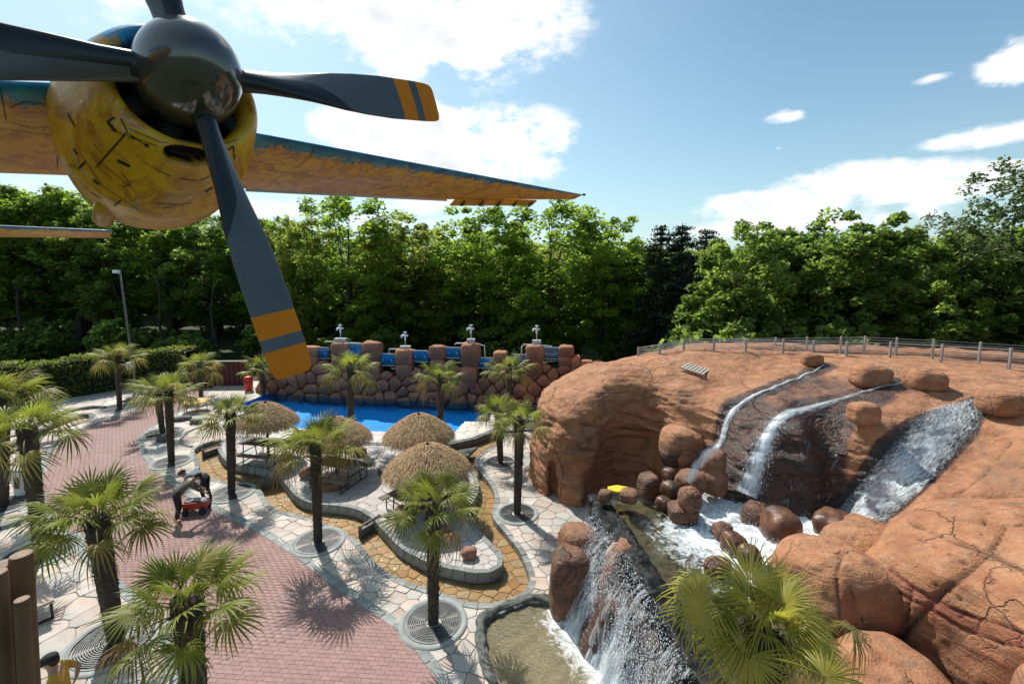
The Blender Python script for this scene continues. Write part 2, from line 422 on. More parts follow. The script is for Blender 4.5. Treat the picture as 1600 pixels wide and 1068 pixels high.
for i, p in enumerate(seeds): kmap.setdefault((int(math.floor(p[0]/.6)), int(math.floor(p[1]/.6))), []).append(i)
def shrink(poly, g):
    """inset a convex polygon by g"""
    P = list(poly); n = len(P); ar = sum(P[i][0]*P[(i+1) % n][1]-P[(i+1) % n][0]*P[i][1] for i in range(n))
    if ar < 0: P = P[::-1]
    out = list(P)
    for i in range(n):
        a = P[i]; b = P[(i+1) % n]; dx, dy = b[0]-a[0], b[1]-a[1]; L_ = math.hypot(dx, dy)
        if L_ < 1e-5: continue
        nx, ny = dy/L_, -dx/L_
        out = clip(out, nx, ny, nx*a[0]+ny*a[1]-g)
        if len(out) < 3: return None
    return out
def cut_corners(P, f=.18):
    out = []; n = len(P)
    for i in range(n):
        a = P[i]; b = P[(i+1) % n]
        out.append((a[0]+(b[0]-a[0])*f, a[1]+(b[1]-a[1])*f)); out.append((b[0]-(b[0]-a[0])*f, b[1]-(b[1]-a[1])*f))
    return out
def slab(mb, poly, z, t, bev=.008, c=(0, 0), tilt=(0, 0)):
    n = len(poly); m_ = (sum(p[0] for p in poly)/n, sum(p[1] for p in poly)/n)
    top = [(p[0]-c[0]-(p[0]-m_[0])*.018, p[1]-c[1]-(p[1]-m_[1])*.018, z+tilt[0]*(p[0]-m_[0])+tilt[1]*(p[1]-m_[1])) for p in poly]
    mid = [(p[0]-c[0], p[1]-c[1], z-bev+tilt[0]*(p[0]-m_[0])+tilt[1]*(p[1]-m_[1])) for p in poly]
    bot = [(p[0]-c[0], p[1]-c[1], z-t) for p in poly]
    fs = [tuple(range(n))]
    for i in range(n):
        j = (i+1) % n; fs.append((n+i, n+j, j, i)); fs.append((2*n+i, 2*n+j, n+j, n+i))
    mb.add(top+mid+bot, fs)
cells = {k: [] for k in range(9)}; mort = MB()
for i in range(len(seeds)):
    r = int(sreg[i])
    if r in (0, 6, 7): continue
    sz = min(1.6, float(spacing(seeds[i]))*1.7+.25)
    poly = voronoi_cell(i, seeds, kmap, .6, sz)
    if not poly: continue
    z = LEVEL[r]
    if r != 2:
        mort.add([(p[0], p[1], z-.022) for p in poly], [tuple(range(len(poly)))])
        q = shrink(poly, .007+.004*random.random())
        if q:
            c = (sum(p[0] for p in q)/len(q), sum(p[1] for p in q)/len(q))
            area = abs(sum(q[k][0]*q[(k+1) % len(q)][1]-q[(k+1) % len(q)][0]*q[k][1] for k in range(len(q))))/2
            u, v, zf = proj((c[0], c[1], z)); vis = -50 < u < 1650 and zf > 0 and v < 1120
            cells[r].append((area/(zf**3) if vis else 0, c, cut_corners(q, random.uniform(.04, .11)), z))
mo = mort.build('mortar_bed', M_mortar); tag(mo, kind='structure')
def lay(name, part, codes, material, limit=300):
    root = empty(name); tag(root, kind='structure')
    L_ = [c for k in codes for c in cells[k]]; L_.sort(key=lambda t: -t[0]); rest = MB()
    for k, (a, c, q, z) in enumerate(L_):
        zz = z+random.uniform(-.006, .006); tl = (random.uniform(-.012, .012), random.uniform(-.012, .012))
        if k < limit and a > 0:
            mb = MB(); slab(mb, q, 0, .05, c=c, tilt=tl); mb.build(part, material, root, loc=(c[0], c[1], zz))
        else: slab(rest, q, zz, .05, tilt=tl)
    if rest.v:
        o = rest.build(part+'_field', material, root); tag(o, kind='stuff')
    return root
lay('terrace_paving', 'flagstone', (1,), M_flag)
lay('channel_bed', 'flagstone', (3, 8), M_bed)
lay('island_paving', 'flagstone', (4,), M_flag_island)
lay('pool_deck', 'deck_stone', (5,), M_deck, 120)

# ------------------------------------------------------------------ red brick path
pb = MB(); n_ = len(path_poly)
bm = bmesh.new(); vs_ = [bm.verts.new((p[0], p[1], -.02)) for p in path_poly]; bm.faces.new(vs_); bmesh.ops.triangulate(bm, faces=bm.faces[:])
me = bpy.data.meshes.new('path_base'); bm.to_mesh(me); bm.free(); me.materials.append(M_joint)
path_root = empty('brick_path'); tag(path_root, kind='structure')
po = bpy.data.objects.new('sand_bed', me); link(po, path_root)
bl, bw = .20, .10
bb = MB(); bb.add([(x*(bl/2-.0035), y*(bw/2-.0035), z) for (x, y, z) in ((-1, -1, 0), (1, -1, 0), (1, 1, 0), (-1, 1, 0))] + [(x*(bl/2-.001), y*(bw/2-.001), z) for (x, y, z) in ((-1, -1, -.004), (1, -1, -.004), (1, 1, -.004), (-1, 1, -.004))]
       + [(x*(bl/2-.001), y*(bw/2-.001), -.04) for (x, y) in ((-1, -1), (1, -1), (1, 1), (-1, 1))],
       [(0, 1, 2, 3)]+[(4+i, 4+(i+1) % 4, (i+1) % 4, i) for i in range(4)]+[(8+i, 8+(i+1) % 4, 4+(i+1) % 4, 4+i) for i in range(4)])
brick_me = bb.mesh('brick', M_brick)
ang = rad(-4); ca, sa = math.cos(ang), math.sin(ang)
g = []
for r_ in range(30, 290):
    for q_ in range(-170, 20):
        x = (q_+(.5 if r_ % 2 else 0))*bl; y = r_*bw; g.append((x*ca-y*sa, x*sa+y*ca))
g = np.array(g); g = g[inside(path_poly, g)]; g = g[g[:, 1] > 4.5]
dn = np.hypot(g[:, 0]+.5, g[:, 1]); u = np.array([proj((a, b, 0))[:2] for a, b in g]); vis = (u[:, 1] < 1075) & (u[:, 0] > -10)
order = np.argsort(np.where(vis, dn, 1e3)); V = []; Fq = []
bv = np.array(bb.v); bf = np.array(bb.f); R2 = np.array([[ca, -sa, 0], [sa, ca, 0], [0, 0, 1]]); bvr = bv@R2.T
for k, i in enumerate(order):
    z = random.uniform(-.003, .003)
    if k < 300:
        o = bpy.data.objects.new('brick', brick_me); o.location = (g[i, 0], g[i, 1], z); o.rotation_euler = (0, 0, ang); link(o, path_root)
    else:
        Fq.append(bf+len(V)*12); V.append(bvr+np.array([g[i, 0], g[i, 1], z]))
o = np_obj('brick_field', np.vstack(V), np.vstack(Fq), M_brick, path_root); tag(o, kind='stuff')

# ------------------------------------------------------------------ kerbs
def offset(Q, d, closed):
    Q = np.asarray(Q); n = len(Q); out = []
    for i in range(n):
        a = Q[i-1] if (closed or i > 0) else Q[0]; b = Q[(i+1) % n] if (closed or i < n-1) else Q[-1]
        t = b-a; t = t/(np.hypot(*t)+1e-9); out.append(Q[i]+np.array([-t[1], t[0]])*d)
    return np.array(out)
def kerb(name, Q, w0, w1, ztop, zbot, material, closed=False, step=.42, part='kerb_stone', skip=None, rough=.02, limit=300):
    root = empty(name); tag(root, kind='structure')
    Q = smooth(Q, closed, step) if len(Q) > 4 else np.asarray(Q); A = offset(Q, w0, closed); B = offset(Q, w1, closed); n = len(Q)
    rest = MB(); cnt = 0
    for i in range(n if closed else n-1):
        j = (i+1) % n
        mid = (A[i]+A[j]+B[i]+B[j])/4
        if skip is not None and skip(mid): continue
        e = .006/np.hypot(*(Q[j]-Q[i]))
        jit = lambda: np.array([random.uniform(-rough, rough), random.uniform(-rough, rough)])
        a0 = A[i]+(A[j]-A[i])*e+jit()*.4; a1 = A[j]+(A[i]-A[j])*e+jit()*.4; b0 = B[i]+(B[j]-B[i])*e+jit()*.4; b1 = B[j]+(B[i]-B[j])*e+jit()*.4
        zt = ztop+random.uniform(-.5, .5)*rough; bv_ = .012; P4 = [a0, a1, b1, b0]; c = sum(P4)/4
        mb = MB()
        vs = [(*(p*.985+c*.015*1-(c if 1 else 0)), zt) for p in [P for P in P4]]
        vs = [((p[0]-c[0])*.96, (p[1]-c[1])*.96, zt) for p in P4]+[(p[0]-c[0], p[1]-c[1], zt-bv_) for p in P4]+[(p[0]-c[0], p[1]-c[1], zbot) for p in P4]
        fs = [(0, 1, 2, 3)]+[(4+k, 4+(k+1) % 4, (k+1) % 4, k) for k in range(4)]+[(8+k, 8+(k+1) % 4, 4+(k+1) % 4, 4+k) for k in range(4)]
        ar = (P4[1][0]-P4[0][0])*(P4[2][1]-P4[0][1])-(P4[1][1]-P4[0][1])*(P4[2][0]-P4[0][0])
        if ar < 0: fs = [f[::-1] for f in fs]
        u, v, zf = proj((c[0], c[1], ztop)); vis = -60 < u < 1660 and v < 1110
        if cnt < limit and vis and zf < 24:
            mb.add(vs, fs); mb.build(part, material, root, loc=(c[0], c[1], 0)); cnt += 1
        else: rest.add([(x+c[0], y+c[1], z) for x, y, z in vs], fs)
    if rest.v: tag(rest.build(part+'_row', material, root), kind='stuff')
    return root
kerb('path_kerb', path_R, -.11, .12, .012, -.05, M_kerb, step=.45)
kerb('path_kerb', path_L, -.12, .11, .012, -.05, M_kerb, step=.45)
kerb('island_kerb', island, -.03, .13, .135, -.24, M_kerbmid, True, .34)
kerb('channel_kerb', chan_out, -.15, .02, .012, -.24, M_kerbmid, True, .34, skip=lambda m: m[1] > 17.6 and inside(deck, [m])[0])
kerb('side_channel_kerb', chan2, -.2, .03, .012, -.24, M_kerbdark, True, .5)
kerb('deck_kerb', W([(356, 687), (400, 687.5), (470, 693), (540, 695.5), (599, 697), (650, 699), (680, 699), (707, 696), (740, 688), (768, 677), (800, 663), (850, 660), (900, 656)]), -.16, .12, .15, -.24, M_kerbdark, step=.4)
kerb('garden_kerb', W([(60, 663), (80, 655), (100, 646), (125, 640), (150, 637), (165, 638)]), -.08, .08, .14, -.1, M_kerbdark, step=.4)
kerb('garden_kerb', W([(192, 629), (215, 621), (240, 612), (256, 606)]), -.08, .08, .14, -.1, M_kerbdark, step=.4)
kerb('garden_kerb', W([(-30, 728), (0, 716), (30, 703)]), -.08, .08, .14, -.1, M_kerbdark, step=.4)
# the low curved kerb where the big left palm stands
kerb('garden_kerb', W([(-30, 836), (0, 826), (30, 817), (60, 806)]), -.10, .10, .12, -.1, M_kerb, step=.45)
kerb('garden_kerb', W([(340, 660), (300, 672), (284, 684), (285, 694), (300, 698)]), -.05, .05, .06, -.1, M_kerb, step=.4)

# ------------------------------------------------------------------ pool
def poly_mesh(name, poly, z, material, parent=None, sub=0):
    bm = bmesh.new(); vs = [bm.verts.new((p[0], p[1], z)) for p in poly]; f = bm.faces.new(vs)
    if f.calc_area() and f.normal.z < 0: f.normal_flip()
    bm.normal_update()
    if f.normal.z < 0: f.normal_flip()
    bmesh.ops.triangulate(bm, faces=bm.faces[:]); me = bpy.data.meshes.new(name); bm.to_mesh(me); bm.free()
    me.materials.append(material); o = bpy.data.objects.new(name, me); link(o, parent); return o
def wall_strip(name, poly, z0, z1, material, parent=None):
    mb = MB(); n = len(poly)
    for i in range(n):
        a = poly[i]; b = poly[(i+1) % n]; mb.add([(a[0], a[1], z0), (b[0], b[1], z0), (b[0], b[1], z1), (a[0], a[1], z1)], [(0, 1, 2, 3)])
    return mb.build(name, material, parent)
pr = empty('swimming_pool'); tag(pr, kind='structure')
poly_mesh('pool_floor', pool, -.55, M_pool, pr); wall_strip('pool_side', pool, -.55, .085, M_pool, pr)
def water_mat(name, tint=(1, 1, 1), bump=.3, scale=6.0, rough=.03, trans=.9, base=(0, 0, 0), foam=None, gloss=1.0):
    m = bpy.data.materials.new(name); m.use_nodes = True; nt = m.node_tree; N = nt.nodes; L = nt.links; N.remove(N['Principled BSDF'])
    out = N['Material Output']; tr = N.new('ShaderNodeBsdfTransparent'); tr.inputs[0].default_value = (*tint, 1)
    df = N.new('ShaderNodeBsdfDiffuse'); df.inputs[0].default_value = (*base, 1)
    m0 = N.new('ShaderNodeMixShader'); m0.inputs[0].default_value = trans; L.new(df.outputs[0], m0.inputs[1]); L.new(tr.outputs[0], m0.inputs[2])
    gl = N.new('ShaderNodeBsdfGlossy'); gl.inputs['Roughness'].default_value = rough
    fr = N.new('ShaderNodeFresnel'); fr.inputs[0].default_value = 1.33
    tc = N.new('ShaderNodeTexCoord'); n = N.new('ShaderNodeTexNoise'); n.inputs['Scale'].default_value = scale; n.inputs['Detail'].default_value = 4
    L.new(tc.outputs['Object'], n.inputs['Vector']); bp = N.new('ShaderNodeBump'); bp.inputs['Strength'].default_value = bump; bp.inputs['Distance'].default_value = .1
    L.new(n.outputs['Fac'], bp.inputs['Height']); L.new(bp.outputs[0], gl.inputs['Normal']); L.new(bp.outputs[0], fr.inputs['Normal'])
    k = N.new('ShaderNodeMath'); k.operation = 'MULTIPLY'; L.new(fr.outputs[0], k.inputs[0]); k.inputs[1].default_value = gloss
    ms = N.new('ShaderNodeMixShader'); L.new(k.outputs[0], ms.inputs[0]); L.new(m0.outputs[0], ms.inputs[1]); L.new(gl.outputs[0], ms.inputs[2])
    last = ms.outputs[0]
    if foam:
        n2 = N.new('ShaderNodeTexNoise'); n2.inputs['Scale'].default_value = foam[0]; n2.inputs['Detail'].default_value = 8; n2.inputs['Roughness'].default_value = .7
        n2.inputs['Distortion'].default_value = 1.2
        L.new(tc.outputs['Object'], n2.inputs['Vector']); at_ = N.new('ShaderNodeAttribute'); at_.attribute_name = 'foam'
        ad = N.new('ShaderNodeMath'); ad.operation = 'MULTIPLY_ADD'; L.new(at_.outputs['Fac'], ad.inputs[0]); ad.inputs[1].default_value = foam[3]; L.new(n2.outputs['Fac'], ad.inputs[2])
        mr = N.new('ShaderNodeMapRange'); L.new(ad.outputs[0], mr.inputs[0]); mr.inputs[1].default_value = foam[1]; mr.inputs[2].default_value = foam[2]
        wd = N.new('ShaderNodeBsdfDiffuse'); wd.inputs[0].default_value = (.82, .86, .88, 1)
        mf = N.new('ShaderNodeMixShader'); L.new(mr.outputs[0], mf.inputs[0]); L.new(last, mf.inputs[1]); L.new(wd.outputs[0], mf.inputs[2]); last = mf.outputs[0]
    L.new(last, out.inputs[0]); return m
M_chanwater = water_mat('channel_water_film', (.90, .83, .70), .35, 7.0, .05, .93, (.2, .16, .1), gloss=.8)
co_ = poly_mesh('channel_water', chan_out, -.165, M_chanwater); tag(co_, kind='structure')
M_poolwater = water_mat('pool_water', (.75, .93, 1), .35, 2.2, .05, .93, (.0, .30, .80), gloss=.6)
tag(poly_mesh('pool_water', pool, -.02, M_poolwater), kind='structure')

# ------------------------------------------------------------------ ground to the horizon
gb = MB(); gb.add([(-900, -300, -.6), (900, -300, -.6), (900, 1500, -.6), (-900, 1500, -.6)], [(0, 1, 2, 3)])
tag(gb.build('ground', M_grass), kind='structure')
# forest floor behind the terrace, a little higher
ff = MB(); ff.add([(-200, 31, -.05), (5, 31, -.05), (40, 31, -.05), (200, 31, -.05), (200, 200, 1.5), (-200, 200, 1.5)], [(0, 1, 2, 3, 4, 5)])
tag(ff.build('forest_floor', M_grass), kind='structure')
# ------------------------------------------------------------------ palms
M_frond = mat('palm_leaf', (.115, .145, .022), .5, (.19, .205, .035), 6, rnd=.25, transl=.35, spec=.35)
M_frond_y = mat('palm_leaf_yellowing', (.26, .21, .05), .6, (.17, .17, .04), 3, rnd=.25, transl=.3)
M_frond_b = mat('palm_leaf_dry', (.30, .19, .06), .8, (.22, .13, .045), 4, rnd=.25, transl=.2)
M_frond_near = mat('palm_leaf_yellow_green', (.25, .26, .035), .45, (.46, .39, .07), 2.6, rnd=.25, transl=.4, spec=.4)  # yellower leaf colour of the near palm, with tan patches
M_trunk = mat('palm_trunk_fibre', (.055, .042, .032), .95, (.09, .07, .052), 20, bump=.9, bscale=60)
M_fibre = mat('palm_fibre_tufts', (.085, .063, .044), .95, (.04, .03, .022), 9, isl=.4)
M_iron = mat('cast_iron', (.07, .075, .08), .45, (.12, .125, .13), 8, metal=.5)
M_conc = mat('grey_concrete', (.25, .27, .26), .85, (.34, .35, .34), 4, bump=.3, bscale=30)
M_soil = mat('dark_soil', (.03, .028, .025), .95)

def frond_mesh(name, material, R=.56, pet=.62, nseg=26, droop=.5, spread=150, seed=0, fold=.35, lens=3, sweep=0.25, join=.33):
    r = random.Random(seed); V = []; F = []
    # petiole: starts at origin, runs along +X, a slight arch
    n = 5; w = .012; pts = []
    for i in range(n+1):
        t = i/n; pts.append(Vector((pet*t, 0, .10*pet*math.sin(t*math.pi)-.10*t*t*pet)))
    for i, p in enumerate(pts):
        ww = w*(1.5-.8*i/n); V += [p+Vector((0, -ww, 0)), p+Vector((0, 0, ww*1.0)), p+Vector((0, ww, 0)), p+Vector((0, 0, -ww*.6))]
    for i in range(n):
        for k in range(4): F.append((i*4+k, i*4+(k+1) % 4, i*4+4+(k+1) % 4, i*4+4+k))
    o = pts[-1]
    for s in range(nseg):
        a = rad(-spread+2*spread*(s+.5)/nseg+r.uniform(-1.5, 1.5)); da = rad(spread/nseg)
        Rl = R*(1-.26*abs(a)/rad(180))*r.uniform(.93, 1.06); dr = droop*r.uniform(.5, 1.5)*(1+.4*abs(a))
        kink = r.random() < .25+droop*.35
        prev = None; b = len(V)
        js = [0.04, .32, .58, .78, .92, 1.0][:lens+3]
        hw = [.015, None, None, None, None, 0]
        for k, t in enumerate(js):
            rr = Rl*t
            if t <= join: half = rr*math.tan(da)*.98
            else:
                h0 = Rl*(join+.03)*math.tan(da); half = h0*(1-max(0, (t-join)/(1-join))**1.9)+.0012
            z = -dr*Rl*(t**2.6)*.75+ .10*math.cos(a*1.0)*Rl*t*0
            cup = sweep*Rl*t*(abs(a)/rad(150))**2*.6       # side segments rise: the fan is cupped
            if kink and t > .7: z -= (t-.7)*Rl*.9; rr -= (t-.7)*Rl*.45
            d = Vector((math.cos(a), math.sin(a), 0)); q = Vector((-math.sin(a), math.cos(a), 0)); c = o+d*rr+Vector((0, 0, z+cup))
            up = Vector((0, 0, half*fold*2.0))
            V += [c-q*half, c+up, c+q*half]
        for k in range(len(js)-1):
            F.append((b+k*3, b+k*3+1, b+k*3+4, b+k*3+3)); F.append((b+k*3+1, b+k*3+2, b+k*3+5, b+k*3+4))
    mb = MB(); mb.add(V, F); return mb.mesh(name, material, True)
FR = [frond_mesh('frond', M_frond, seed=i, droop=(.2, .3, .42, .58)[i], fold=.3+.1*i) for i in range(4)]
FRY = [frond_mesh('frond', M_frond_y, seed=11+i, droop=.7+.25*i) for i in range(2)]
FRB = [frond_mesh('frond', M_frond_b, seed=21+i, droop=1.1, spread=110, R=.5) for i in range(2)]
def trunk_meshes(h, r0, r1, seed, dens=1.0):
    r = random.Random(seed); mb = MB(); n = 14; prof = []; k = max(8, int(h*9))
    for i in range(k+1):
        t = i/k; rr = r0+(r1-r0)*min(1, t*1.15)**1.3; rr *= 1+.07*(i % 2)+r.uniform(-.04, .04); prof.append((rr, h*t))
    mb.lathe(prof, n, capt=True)
    me = mb.mesh('trunk', M_trunk, True)
    tf = MB(); cnt = int(150*h*dens)
    for i in range(cnt):
        t = r.random()**.9; z = h*t; rr = r0+(r1-r0)*min(1, t*1.15)**1.3; a = r.uniform(0, 2*math.pi); d = Vector((math.cos(a), math.sin(a), 0)); q = Vector((-math.sin(a), math.cos(a), 0))
        L_ = r.uniform(.05, .13)*(.7+.6*t); o = d*rr*.96+Vector((0, 0, z)); w = r.uniform(.012, .03); up = r.choice((.9, .9, -.7))
        tip = o+d*r.uniform(.02, .05)*(1+t)+Vector((0, 0, L_*up)); tf.add([o-q*w, o+q*w, tip+q*w*.2, tip-q*w*.2], [(0, 1, 2, 3)])
    # hanging fibre skirt under the crown
    for i in range(int(60*dens)):
        a = r.uniform(0, 2*math.pi); d = Vector((math.cos(a), math.sin(a), 0)); q = Vector((-math.sin(a), math.cos(a), 0)); z = h*r.uniform(.93, 1.03)
        o = d*r1+Vector((0, 0, z)); w = r.uniform(.01, .025); tip = o+d*r.uniform(.03, .12)+Vector((0, 0, -r.uniform(.1, .3)))
        tf.add([o-q*w, o+q*w, tip+q*w*.3, tip-q*w*.3], [(0, 1, 2, 3)])
    return me, tf.mesh('fibre', M_fibre)
TRK = {}
def palm(label, base, h, n=34, R=1.0, lean=(0, 0), seed=0, top_r=.16, base_r=.11, yellow=.12, name='fan_palm', z0=0.0, group='fan palms', near=False, droopy=0.0):
    n = int(n*.57); R *= .97; r = random.Random(seed); root = empty(name, (base[0], base[1], z0)); tag(root, label, 'palm tree', group)
    key = (round(h, 1), top_r, seed % 3)
    if key not in TRK: TRK[key] = trunk_meshes(h, base_r, top_r, seed)
    sh = Matrix(((1, 0, lean[0], 0), (0, 1, lean[1], 0), (0, 0, 1, 0), (0, 0, 0, 1)))
    for nm, me in zip(('trunk', 'fibre'), TRK[key]):
        o = bpy.data.objects.new(nm, me); link(o, root)
        if lean != (0, 0):
            me2 = me.copy(); me2.transform(sh); o.data = me2
        if nm == 'fibre': o['kind'] = 'stuff'
    top = Vector((lean[0]*h, lean[1]*h, h-.03))
    for i in range(n):
        t = (i+.5)/n                      # 0 youngest (upright) .. 1 oldest (hanging)
        az = i*2.39996+r.uniform(-.25, .25); el = rad(82-92*t**.85+r.uniform(-10, 10)-droopy*30)
        if t > .72 and r.random() < yellow*3: me = r.choice(FRY)
        elif t > .86 and r.random() < .6: me = r.choice(FRB)
        elif r.random() < yellow*.5: me = FRY[0]
        else: me = FR[min(3, int(t*3.2+r.random()*.8))]
        if near: me = r.choice(near)
        s = R*(.75+.35*min(1, t*2.2))*r.uniform(.88, 1.1)
        o = bpy.data.objects.new('frond', me); link(o, root)
        q = Matrix.Rotation(az, 4, 'Z') @ Matrix.Rotation(-el, 4, 'Y') @ Matrix.Rotation(r.uniform(-.5, .5), 4, 'X')
        # hanging leaves: the fan bends down relative to its stalk
        o.matrix_local = Matrix.Translation(top+Vector((math.cos(az), math.sin(az), 0))*top_r*.4+Vector((0, 0, -t*.22))) @ q @ Matrix.Diagonal((s, s, s, 1))
    return root
def solve_h(bpx, tpx, z0=0.0):
    """base on the ground at a traced point; height so that the trunk's top meets the traced top"""
    g = at(bpx[0], bpx[1], z0); best = min(((abs(proj((g.x, g.y, z0+h))[1]-tpx[1]), h) for h in np.arange(.6, 7, .02)), key=lambda t: t[0])[1]
    u = proj((g.x, g.y, z0+best))
    zf = u[2]; lean = ((tpx[0]-u[0])*zf/FPX/best)
    return (g.x, g.y), best, (max(-.12, min(.12, lean)), 0)
# label, base px, trunk-top px, n fronds, radius scale, z0, grate radius (0: none)
PALMS = [
 ('fan palm on a round iron grate at the bottom centre, right of the brick path', (677, 972), (677, 785), 34, .95, 0, .62, .05),
 ('fan palm at the left edge of the brick path with a wide iron grate', (182, 1000), (150, 806), 40, 1.12, 0, .78, .10),
 ('dark trunked fan palm behind the wooden log palisade at the left', (65, 862), (42, 668), 34, 1.12, 0, .78, .35),
 ('fan palm cut by the left edge of the picture with yellowing fronds', (4, 790), (4, 620), 34, 1.2, 0, .7, .5),
 ('small fan palm standing between the long hedge and the brick path', (187, 637), (183, 556), 26, 1.15, 0, .9, .5),
 ('left fan palm of the close pair right of the brick path', (254, 676), (246, 612), 28, 1.15, 0, .7, .25),
 ('right fan palm of the close pair right of the brick path', (268, 722), (263, 610), 30, 1.05, 0, .62, .25),
 ('fan palm in front of the dark red corrugated fence', (314, 618), (312, 570), 26, 1.15, 0, 0, .6),
 ('fan palm with light green crown just right of the two people with the cart', (362, 770), (360, 645), 32, .92, 0, .62, .2),
 ('fan palm at the left corner of the blue pool', (412, 619), (408, 572), 28, 1.0, 0, 0, .25),
 ('tall fan palm between the brick path and the winding channel', (497, 846), (493, 694), 38, 1.12, 0, .62, .12),
 ('thin trunked fan palm in front of the pool rock wall left of centre', (548, 690), (548, 575), 26, 1.05, .1, .5, .3),
 ('thin trunked fan palm in front of the pool behind the back straw parasol', (688, 690), (688, 588), 26, .95, .1, .5, .3),
 ('fan palm at the right end of the pool behind the double crowned pair', (795, 652), (795, 575), 28, 1.15, .1, 0, .15),
 ('left fan palm of the pair beside the big red rock', (782, 722), (779, 640), 30, .92, .0, .55, .2),
 ('right fan palm of the pair beside the big red rock with one hanging leaf', (808, 802), (812, 655), 32, .82, .0, .55, .12),
]
palm_bases = []
for i, (lab, b, t, n, R, z0, gr, yl) in enumerate(PALMS):
    base, h, lean = solve_h(b, t, z0); palm_bases.append((base, z0, gr))
    palm(lab, base, h, n, R, lean, seed=40+i, top_r=.2 if i in (1, 2, 3) else .15, base_r=.15 if i in (1, 2, 3) else .115, yellow=yl, z0=z0)
# the palm whose foot is below the frame
tp = at(291, 935, 2.85); palm_bases.append(((tp.x, tp.y), 0, .75))
palm('fan palm at the bottom left with its foot below the picture', (tp.x, tp.y), 2.85, 42, .95, (0, 0), seed=71, top_r=.2, base_r=.15, yellow=.08)

# ------------------------------------------------------------------ tree grates
def make_grate(R_, label):
    root = empty('tree_grate', (0, 0, 0)); tag(root, label, 'tree grate', 'round iron tree grates')
    # concrete surround, dark pit, frame, concentric rings, spokes
    mb = MB(); mb.lathe([(R_+.015, -.05), (R_+.015, .028), (R_+.15, .022), (R_+.17, -.05)], 40); mb.build('surround', M_conc, root, True)
    mb = MB(); mb.lathe([(.02, -.02), (R_+.012, -.02)], 32); mb.build('pit', M_soil, root)
    mb = MB(); mb.lathe([(R_-.025, 0), (R_-.025, .04), (R_+.012, .04), (R_+.012, 0)], 40); mb.build('frame', M_iron, root)
    k = 0; rr = .19
    while rr < R_-.05:
        mb = MB(); mb.lathe([(rr, .012), (rr, .036), (rr+.017, .036), (rr+.017, .012)], 36); mb.build('ring', M_iron, root); rr += .042
    for a in range(4):
        mb = MB(); M = Matrix.Rotation(a*math.pi/2+.2, 3, 'Z'); mb.box(M@Vector(((.17+R_)/2, 0, .022)), (R_-.17, .022, .024), M=M); mb.build('spoke', M_iron, root)
    return root
GL = ['iron grate round the foot of the palm at the bottom centre', 'large iron grate round the palm left of the red path', 'iron grate half in shade behind the log palisade',
      'iron grate at the far left edge of the picture', 'grey grate round the small palm near the hedge', 'grate round the left palm of the pair on the path edge',
      'grate round the right palm of the pair on the path edge', '', 'iron grate right of the two people with the cart', '', 'iron grate between the path and the winding channel',
      'grate on the pool deck behind the left straw parasols', 'grate on the pool deck behind the back straw parasol', '', 'grate with raised rim round the left palm by the big rock',
      'grate with raised rim round the right palm by the big rock', 'iron grate under the palm at the bottom left, below the picture']
GR0 = {}
for (base, z0, gr), lb in zip(palm_bases, GL):
    if not gr: continue
    if gr not in GR0:
        o = make_grate(gr, lb); GR0[gr] = o
    else: o = copy_tree(GR0[gr]); o['label'] = lb
    o.location = (base[0], base[1], z0+.004); o.rotation_euler.z = random.uniform(0, .7)
M_paver_r = Matrix.Identity(3)
# two empty round covers on the left
for lb, p in (('flat round metal cover behind the big left palm', (75, 696)), ('flat round metal cover beside the trunk at the left edge', (32, 742))):
    c = at(*p); o = copy_tree(GR0[.62]); o['label'] = lb; o.location = (c.x, c.y, .004)
